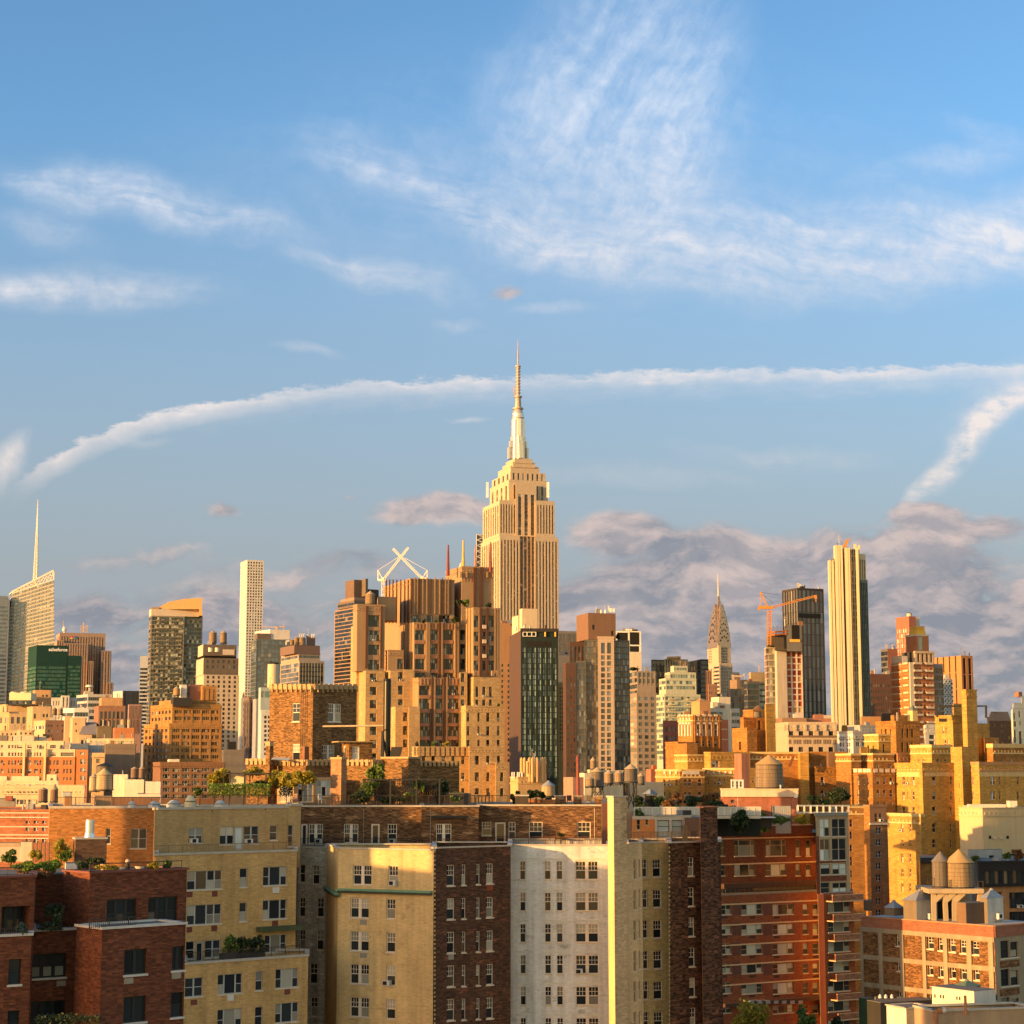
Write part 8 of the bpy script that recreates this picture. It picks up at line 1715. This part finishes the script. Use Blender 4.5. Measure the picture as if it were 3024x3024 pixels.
for i in range(4): b.strip(f, 'brick_spandrel', LB, 2953,2836 + 83 * i, 3010,2856 + 83 * i, .05)
b.finish()
def roofbox(label, name, u0, uc, u1, vt, vb, D, w, roofm=None, tip=None, al=40, lw=None, cat='roof shed', tiptop=None):
    b = Bldg(name, label, D, al, w, GD, u=uc, cat=cat); k = b.block(u0, uc, u1, vt, vb, lwall=lw, name='wall')
    if tip: b.extra('hip_roof', roofm, lambda m: pyramid(m, k, k['z1'], zv(tip, D),.93, over=.12)); b.extra('roof_cap', roofm, lambda m: m.cyl(((k['C'][0] + k['K'][0]) / 2,(k['C'][1] + k['K'][1]) / 2),.25,.12, zv(tip + 3, D), zv(tip - 3, D),8))
    b.finish(); return k
WP = stone('white_metal_panel', (.50,.48,.44), var=.08, streak=.4); TP = stone('taupe_metal_panel', (.20,.15,.10), streak=.2)
k1_ = roofbox('white walled tank house with grey hip roof, nearest the dark brick flank', 'tank_house', 2667,2706,2767,2660,2722,187, WP, ZINC, 2632,40, TP)
k2_ = roofbox('white walled tank house with grey hip roof, beside the brown box', 'tank_house', 2895,2915,2962,2653,2730,183.5, WP, ZINC, 2628,40, TP)
for k_, u in ((k1_, 2740),(k2_, 2942)):
    f = k_['front']; t = Thing('condenser_unit', 'wall mounted condenser unit on the tank house ' + ('nearest the dark brick flank' if u == 2740 else 'beside the brown box'), 'air conditioner', f.p(f.s(u), f.z(u, 2712))); mb = MB(ACW); mb.box(f.p(f.s(u) - .3,0,.45)[:2], f.a, .75,.4, f.z(u, 2714), f.z(u, 2697)); t.part('case', mb); mb = MB(DARK); c = f.p(f.s(u) + .05, f.z(u, 2705),.455); mb.poly([(c[0] + f.a[0] * .22 * cos(i * pi / 6), c[1] + f.a[1] * .22 * cos(i * pi / 6), c[2] + .22 * sin(i * pi / 6)) for i in range(12)]); t.part('fan', mb); mb = MB(RAIL)
    for s_ in (-.25,.4): mb.bar(f.p(f.s(u) + s_, f.z(u, 2716),.4), f.p(f.s(u) + s_, f.z(u, 2723),.02),.05)
    t.part('bracket', mb)
roofbox('low grey hip roof vent house behind the dark brick flank', 'vent_house', 2612,2640,2668,2682,2705,188.8, TP, ZINC, 2662)
roofbox('plain brown metal box on the loft roof between the tank houses', 'roof_box', 2825,2852,2916,2668,2732,182.6, stone('brown_metal_box', (.12,.075,.05), var=.05), al=30, lw=stone('brown_metal_lit', (.20,.12,.07)))  # left side coloured brighter, as if the sun were on it
roofbox('black louvred plant box behind the tank houses', 'roof_box', 2765,2768,2830,2662,2725,189.6, DARK, al=10)
roofbox('small brown chimney box at the far corner of the loft roof', 'chimney_box', 2550,2556,2576,2660,2690,198.4, stone('brown_chim', (.15,.08,.05)), al=20)
t = Thing('tank_platform', 'pale concrete tank platform on arched legs above the loft roof', 'platform', at(2830,2725,187.9)); mb = MB(stone('platform_concrete', (.40,.31,.20))); A, B2 = at(2742,2625,186.1), at(2906,2630,186.1); mb.box((A.x, 186.1),(1,0), B2.x - A.x, 6, A.z - .45, A.z); t.part('deck', mb)
for u, ub in ((2757,2762),(2818,2822),(2895,2890),(2790,2798)):
    mb = MB(stone('platform_concrete', (.40,.31,.20))); p = at(u, 2630,186.6); mb.bar((p.x, 186.7, A.z - .4),(at(ub, 2720,186.1).x, 186.7, zv(2725,186.7)),.42); mb.bar((p.x, 186.7, A.z - 1.2),(p.x + .9,186.7, A.z - .4),.5); t.part('leg', mb)
mb = MB(RAIL); A2, B3 = at(2740,2620,186.1), at(2760,2620,186.1)
for i in range(4): p = A2 + (B3 - A2) * i / 3; mb.bar(p, p + Vector((0,0,.9)),.05)
mb.bar(A2 + Vector((0,0,.9)), B3 + Vector((0,0,.9)),.05); [mb.bar(at(u, 2622,186.1), at(u, 2602,186.1),.06) for u in (2888,2903)]; mb.bar(at(2888,2603,186.1), at(2903,2603,186.1),.05); t.part('handrail', mb)
water_tank('grey slatted tank with grey cone sharing the concrete platform', 2760,2810,2515,2545,2618,187.5,2624, wood=STAVED, roofm=TANKGREY)
water_tank('sunlit slatted tank with tan cone sharing the concrete platform', 2804,2885,2509,2548,2620,186.8,2624, wood=woodstave('tank_pale2', (.26,.18,.10)), roofm=stone('tank_cone_tan', (.44,.28,.12)))

# ================================================================== low roofs in the lower corner
LOWW = stone('lime_white_wall', (.72,.62,.46), var=.06, streak=.1)
b = Bldg('white_bulkhead', 'long sunlit cream bulkhead wall on a low roof before the loft building', 165.1,36, LOWW, GD, u=2870); k = b.block(2752,2876,2940,2928,2990, lwall=LOWW, wall=stone('pink_white_wall', (.60,.55,.50)), dep=None); l = k['left']
for u in (2761,2778,2786,2826,2834): b.strip(l, 'hook', STEEL, u, 2936 + (u - 2761) * .1, u + 2,2946 + (u - 2761) * .1,.1)
b.finish()
k = roofbox('dark skylight house with a green copper hip roof above the cream bulkhead', 'skylight_house', 2815,2850,2896,2915,2945,168.6, stone('skylight_brown', (.09,.06,.04)), stone('verdigris_dark', (.14,.20,.13)),2899,36, cat='skylight')
k = roofbox('low black hip skylight behind the pink white wall', 'skylight_house', 2878,2900,2945,2945,2958,165.9, STEEL, stone('black_roof', (.035,.033,.03)),2930,36, cat='skylight')
b = Bldg('low_tan_building', 'low tan rendered roof block with a rusty elbow pipe at the bottom edge', 156.3,30, stone('tan_dark_render', (.36,.26,.17), var=.12, streak=.25), GD, u=2860); b.sink = 1.0; b.block(2700,2755,3060,2988, None, D=156.3, al=14, coping=.15, cm=COP); b.finish()
b = Bldg('low_white_building', 'low white party wall with tan return at the bottom edge', 175.6,30, stone('tan_return', (.48,.36,.22)), GD, u=2660); b.block(2618,2676,2760,2980, None, D=166.8, al=24, lwall=stone('white_party2', (.66,.58,.52)), coping=.12, cm=COP); b.block(2560,2600,2760,2962, None, D=180.9, al=24, wall=stone('black_roof', (.035,.033,.03)), name='rear_wall'); b.finish()
b = Bldg('green_shed', 'dark green metal shed with a stone pier at the foot of the loft building', 186.1,30, stone('green_metal', (.015,.05,.028)), GD, u=2560); b.block(2536,2560,2586,2950, None, D=186.1, lwall=stone('green_metal', (.015,.05,.028))); b.block(2583,2586,2600,2948, None, D=184.4, dep=1, wall=stone('pier_tan', (.36,.28,.18)), name='pier'); b.finish()
t = Thing('rusty_pipe', 'rusty elbow duct with a silver end on the low tan roof', 'duct', at(2765,3010,155.4)); mb = MB(stone('rusty_duct', (.32,.15,.07))); mb.tube([at(2763,3040,155.4), at(2763,2992,155.4), at(2768,2985,155.4), at(2782,2984,155.4)], .22,10); t.part('elbow', mb); mb = MB(GREYMETAL); mb.tube([at(2782,2984,155.4), at(2792,2984,155.4)], .27,10); t.part('end_cap', mb)
t = Thing('vent_pipe', 'thin rusty vent stack with a flared base before the cream bulkhead', 'pipe', at(2852,2996,155.8)); mb = MB(stone('rusty_duct', (.32,.15,.07))); mb.cyl(at(2852,2996,155.8),.12,.12, zv(2996,155.8), zv(2940,155.8),8); t.part('pipe', mb); mb = MB(stone('rusty_duct', (.32,.15,.07))); mb.cyl(at(2852,2996,155.8),.3,.12, zv(2996,155.8), zv(2980,155.8),8); t.part('base', mb)
for u in (2600,2617,2635): duct('small white mushroom vent in the row on the black low roof', u - 5, u + 5,2937,2948,179.1, stone('mushroom_white', (.6,.6,.6)))

# ================================================================== red brown brick house in the near corner
RB1 = brick('near_red_brick', (.215,.063,.028),(.126,.037,.019),(.111,.056,.036),.34,.23,.085, soot=.2)
RB2 = brick('near_red_bright', (.252,.085,.038),(.200,.063,.031),(.148,.085,.056),.2,.23,.085, soot=.1)
WSILL = stone('white_sill', (.62,.56,.50))
b = Bldg('red_brown_house', 'red brown brick apartment house with dark windows and planted roof', 108,42, RB1, GD, WBLACK, u=350, level='near', fd=.2)
sd = dict(sill=WSILL, f=WBLACK, g=GD)
kA = b.block(188,266,552,2580, None, D=108, front=G(rects=[(315,2655,404,2738, 'dark3'),(437,2648,525,2731, 'dark3')], **sd), name='upper_wall', coping=.12, cm=stone('red_coping', (.20,.07,.05)))
kB = b.block(226,302,548,2745, None, D=104.5, front=G(rects=[(367,2803,434,2878, 'dark2'),(365,2942,432,3020, 'dark2'),(508,2794,546,2866, 'dark2', dict(g=GD)),(505,2930,543,3004, 'one')], **sd), name='wall', coping=.14, cm=WSILL)
b.block(96,98,196,2584, None, D=112, al=30, dep=6, name='recess_wall')
kC = b.block(88,90,228,2752, None, D=107.5, al=32, dep=6, name='recess_lower_wall', front=G(rects=[(91,2816,195,2888, 'dark3', dict(g=glass('shade_glass', (.02,.02,.02),(.05,.05,.05),(.36,.36,.30),.75,.04))),(86,2956,192,3040, 'dark3')], **sd), coping=.14, cm=WSILL)
kD = b.block(-60,-58,104,2595, None, D=104, al=34, dep=7, name='end_wall', front=G(rects=[(4,2676,88,2758, 'dark3')], **dict(sd, dep=.9)), coping=.12, cm=stone('red_coping', (.20,.07,.05)))
kE = b.block(-60,-58,93,2770, None, D=102.5, al=34, dep=3, name='end_lower_wall', front=G(rects=[(25,2832,63,2908, 'one'),(22,2984,58,3050, 'one')], **sd), coping=.14, cm=WSILL)
for fc, rs in ((kB['front'], ((366,2888,393,2905),(507,2873,534,2890))),(kC['front'], ((167,2896,194,2912),))):
    for r in rs: b.strip(fc, 'vent_grille', stone('grille_tan', (.32,.27,.20)), *r, .04)
b.strip(kC['front'], 'downpipe', stone('pipe_rust', (.26,.13,.08)),220,2755,223,3030,.08)

b.finish()
b.railing(kA['front'], 268,540,2547,2572, RAIL, 1.1,.03,-.15); b.railing(kD['front'], -50,100,2562,2588, RAIL, 1.1,.03,-.15)
b.railing(kB['front'], 268,405,2712,2740, RAIL, .12,.02,-.12); b.railing(kE['front'], -50,88,2742,2764, RAIL, .12,.02,-.12)
hedge('dark leafy hedge at the bottom before the red brown house', 110,292,3060,3000,101, LF1,1600,.13,1.2)
plant('climbing_plant', 'dark climbing plant with pale flowers in the shaded recess', 165,2748,2650,70,107, LF1,420,.13)
plant('balcony_plant', 'blue green leafy plant behind the balcony rail', 66,2762,2722,38,102.8, leafmat('leaf_blue', (.06,.10,.08),(.12,.17,.13)),220,.1)
plant('balcony_plant', 'dark flower boxes along the recess ledge', 150,2750,2722,110,106.6, LF1,300,.1)
t = Thing('brick_chimney', 'dark brick chimney base carrying a short silver flue', 'chimney', at(268,2560,118)); q = Bldg.corners(type('o', (), dict(D=118, al=radians(20)))(),216,224,316,2482,118); mb = MB(brick('chimney_dark', (.13,.065,.04),(.09,.045,.03),(.15,.10,.07),.3)); P = [q[1], q[2], q[3], q[0]]; mb.prism(P, zv(2590,118), zv(2479,118)); t.part('stack', mb)
mb = MB(COP); c = ((P[0][0] + P[2][0]) / 2,(P[0][1] + P[2][1]) / 2); mb.prism([(c[0] + (p[0] - c[0]) * 1.05, c[1] + (p[1] - c[1]) * 1.05) for p in P], zv(2479,118), zv(2474,118)); t.part('cap', mb)
mb = MB(mat('shiny_flue', (.62,.64,.66),.25,.7)); mb.cyl((c[0], c[1] - .2),.34,.30, zv(2474,118), zv(2462,118),24); mb.cyl((c[0], c[1] - .2),.28,.28, zv(2462,118), zv(2422,118),24); t.part('silver_flue', mb)
rl = [(30,2568,2505,50,114, LF2,500, 'tall green potted shrub on the near roof at the frame edge', .2),(75,2590,2540,90,111, HG, 800, 'bright green grass tuft on the near roof, first', 0),(140,2585,2530,90,112, HG, 900, 'bright green grass tuft on the near roof, second', 0),(178,2560,2470,66,119, LF3,500, 'golden young tree against the orange wall', .15),(105,2545,2500,40,119, LF3,260, 'golden flowering pot at the cream fence', 0),(195,2545,2505,40,118, LF2,260, 'green pot bush beside the chimney base', 0),(240,2575,2543,50,110, LF1,280, 'low planter herbs by the white box', 0),(315,2572,2553,66,110, LF3,300, 'golden low shrub behind the near railing', 0),(455,2566,2545,46,111, LF3,300, 'golden round bush near the railing end', 0),(495,2566,2537,36,112, LF2,240, 'green spiky plant near the railing end', 0),(280,2560,2528,60,114, LF1,300, 'dark shrub in the shade of the chimney base', 0),(135,2600,2566,60,109, LF4,260, 'dry brown seed heads along the near parapet', 0),(65,2600,2570,50,108, LF4,200, 'brown potted stems in the white bowl', 0)]
for (u, vb, vt, w, D, lm, n, tx, tr) in rl: plant('roof_plant', tx, u, vb, vt, w, D, lm, n, .12, trunk=tr, clumps=12)
t = Thing('globe_lamp', 'pale globe garden lamp on a dark post on the near roof', 'lamp', at(376,2570,110.5)); p = at(376,2570,110.5); mb = MB(STEEL); mb.cyl(p, .16,.14, p.z, zv(2550,110.5),10); t.part('post', mb); mb = MB(stone('globe_tan', (.62,.40,.28)))
cz = zv(2544,110.5); r = px(7,110.5)
for i in range(6): a0, a1 = -pi / 2 + pi * i / 6,-pi / 2 + pi * (i + 1) / 6; mb.cyl((p.x, p.y), max(.001, r * cos(a0)), max(.001, r * cos(a1)), cz + r * sin(a0), cz + r * sin(a1),14,0, False, False)
t.part('globe', mb)
def pot(label, u, vb, vt, w, D, m):
    p = at(u, vb, D); t = Thing('planter', label, 'planter', p, None); mb = MB(m); r = px(w / 2, D); mb.cyl(p, r * .75, r, p.z, zv(vt, D),16); t.part('pot', mb); mb = MB(BARK); mb.cyl((p.x, p.y), r * .9, r * .9, zv(vt, D) - .02, zv(vt, D) + .01,14); t.part('soil', mb)
pot('white bowl planter on the near parapet', 62,2604,2590,36,107.5, WHITEPAINT); pot('cream planter behind the near railing, first', 360,2572,2560,22,110.2, CRM); pot('cream planter behind the near railing, second', 412,2570,2558,28,110.6, CRM); pot('orange lit planter near the railing end', 446,2568,2552,24,111.4, stone('planter_orange', (.55,.30,.08))); pot('pale terracotta planter behind the near railing', 304,2572,2552,16,110, stone('planter_pink', (.55,.33,.22)))
b = Bldg('white_cabinet', 'white garden cabinet on the near roof behind the railing', 110.5,30, WHITEPAINT, GD, u=208, cat='cabinet'); b.block(192,194,226,2550,2580, dep=.5); b.finish()
b = Bldg('cream_roof_fence', 'cream lattice topped fence panels at the roof edge', 122,4, stone('cream_fence', (.58,.46,.34)), GD, u=45, cat='fence'); k = b.block(-20,-19,62,2490,2545, dep=.15); b.strip(k['front'], 'lattice_band', stone('fence_tan', (.46,.33,.23)),-19,2490,60,2500,.03); b.block(62,63,96,2487,2545, D=121.5, dep=.15, name='panel', wall=CRM); b.finish()
t = Thing('railing', 'brown wooden trellis rail beside the cream fence panels', 'railing', at(118,2545,121)); mb = MB(stone('trellis_brown', (.24,.12,.07)))
for u in (97,108,120,132,143): mb.bar(at(u, 2545,121), at(u, 2488,121),.12)
for v in (2490,2508,2526): mb.bar(at(96, v, 121), at(145, v, 121),.09)
t.part('rail', mb)

# ================================================================== unseen blocks added outside the frame, sized and spaced to shade the near houses
LH = (cos(SUN_BEHIND), sin(SUN_BEHIND)); PH = (LH[1], -LH[0])
def shade_caster(label, e, q0, q1, zs, et, w, wall):
    """unseen block added to cast shade: spans q0..q1 sideways of the sunlight, its shadow reaches height zs at distance et"""
    H = zs - .3 + (et - e - w) * tan(SUN_EL); o = (LH[0] * e + PH[0] * q0, LH[1] * e + PH[1] * q0)
    t = Thing('shade_block', label, 'building', (*o, 0)); mb = MB(wall); f = Face(o, (o[0] + PH[0] * (q1 - q0), o[1] + PH[1] * (q1 - q0)),0, H)
    K = [f.p(0,0)[:2], f.p(f.w, 0)[:2], f.p(f.w, 0,-w)[:2], f.p(0,0,-w)[:2]]
    for i in range(4): mb.quad((*K[i], 0),(*K[(i + 1) % 4], 0),(*K[(i + 1) % 4], H),(*K[i], H),0, [(0,0),(9,0),(9, H),(0, H)])
    mb.poly([(*p, H) for p in K]); t.part('wall', mb); g = MB(GN)
    for i in range(max(1, int(f.w / 3))):
        for j in range(int(H / 3.1)):
            x = f.w * (i + .5) / max(1, int(f.w / 3)); z = 1.2 + j * 3.1; g.quad(f.p(x - .6, z, .03), f.p(x + .6, z, .03), f.p(x + .6, z + 1.6,.03), f.p(x - .6, z + 1.6,.03))
    t.part('windows', g, kind='stuff'); c = MB(COP); c.prism([(p[0], p[1]) for p in K], H + .004, H + .3); t.part('coping', c)
shade_caster('unseen tan brick block added for its shade, tallest of the shading row', 0,-178,-169.6,41.3,89,12, YBk)
shade_caster('unseen brown brick block added for its shade, second of the shading row', 0,-167.6,-163.6,41.3,89,12, BRB)
shade_caster('unseen cream brick block added for its shade, third of the shading row', 0,-160.2,-153.3,41.3,89,12, CRB)
shade_caster('unseen red brick block added for its shade, lower than the tall ones', 0,-153.3,-148.4,36.2,80,14, RB1)
shade_caster('unseen tan brick block added for its shade, narrow and lower', 0,-148.4,-144.2,38.6,80,14, YBk)
shade_caster('unseen red brick block added for its shade, nearest to the viewer', -34,-118,-99,38.8,32,14, RB2)
# more of the same streets just past the edges of the view
for i, (u0, uc, u1, vt, D, c, tx) in enumerate(((3070,3090,3240,2215,520,(.42,.2,.07), 'orange brick slab past the golden apartment mass'),(3110,3150,3420,2262,420,(.5,.3,.1), 'yellow brick block past the blank cream hall'),(3250,3290,3420,2130,800,(.3,.2,.15), 'tall brown tower past the golden apartment mass'),
        (3430,3470,3700,2235,620,(.5,.4,.3), 'beige block furthest past the golden apartment mass'),(3100,3130,3330,2700,200,(.3,.11,.05), 'red brick loft next to the concrete gridded loft'),(3350,3390,3800,2480,260,(.45,.34,.22), 'tan loft furthest along the near street'),(-420,-390,-75,2225,620,(.45,.17,.07), 'orange block next to the long brick building'),(-460,-430,-80,2120,1100,(.4,.32,.24), 'tan tower next to the old ornate building'),(-520,-480,-75,2420,260,(.4,.14,.07), 'red block next to the banded brick building'))):
    b = Bldg('corner_building', tx, D, 18, stone('corner_%d' % i, c, var=.1), GF, u=uc)
    b.block(u0, uc, u1, vt, None, front=B_(fl=3.4, wh=.5, panes=12, gap=.8, rows=8, vt=vt + 12, vb=vt + 12 + 27 * F_PX / D), left=None, coping=.6, dep=20); b.finish()
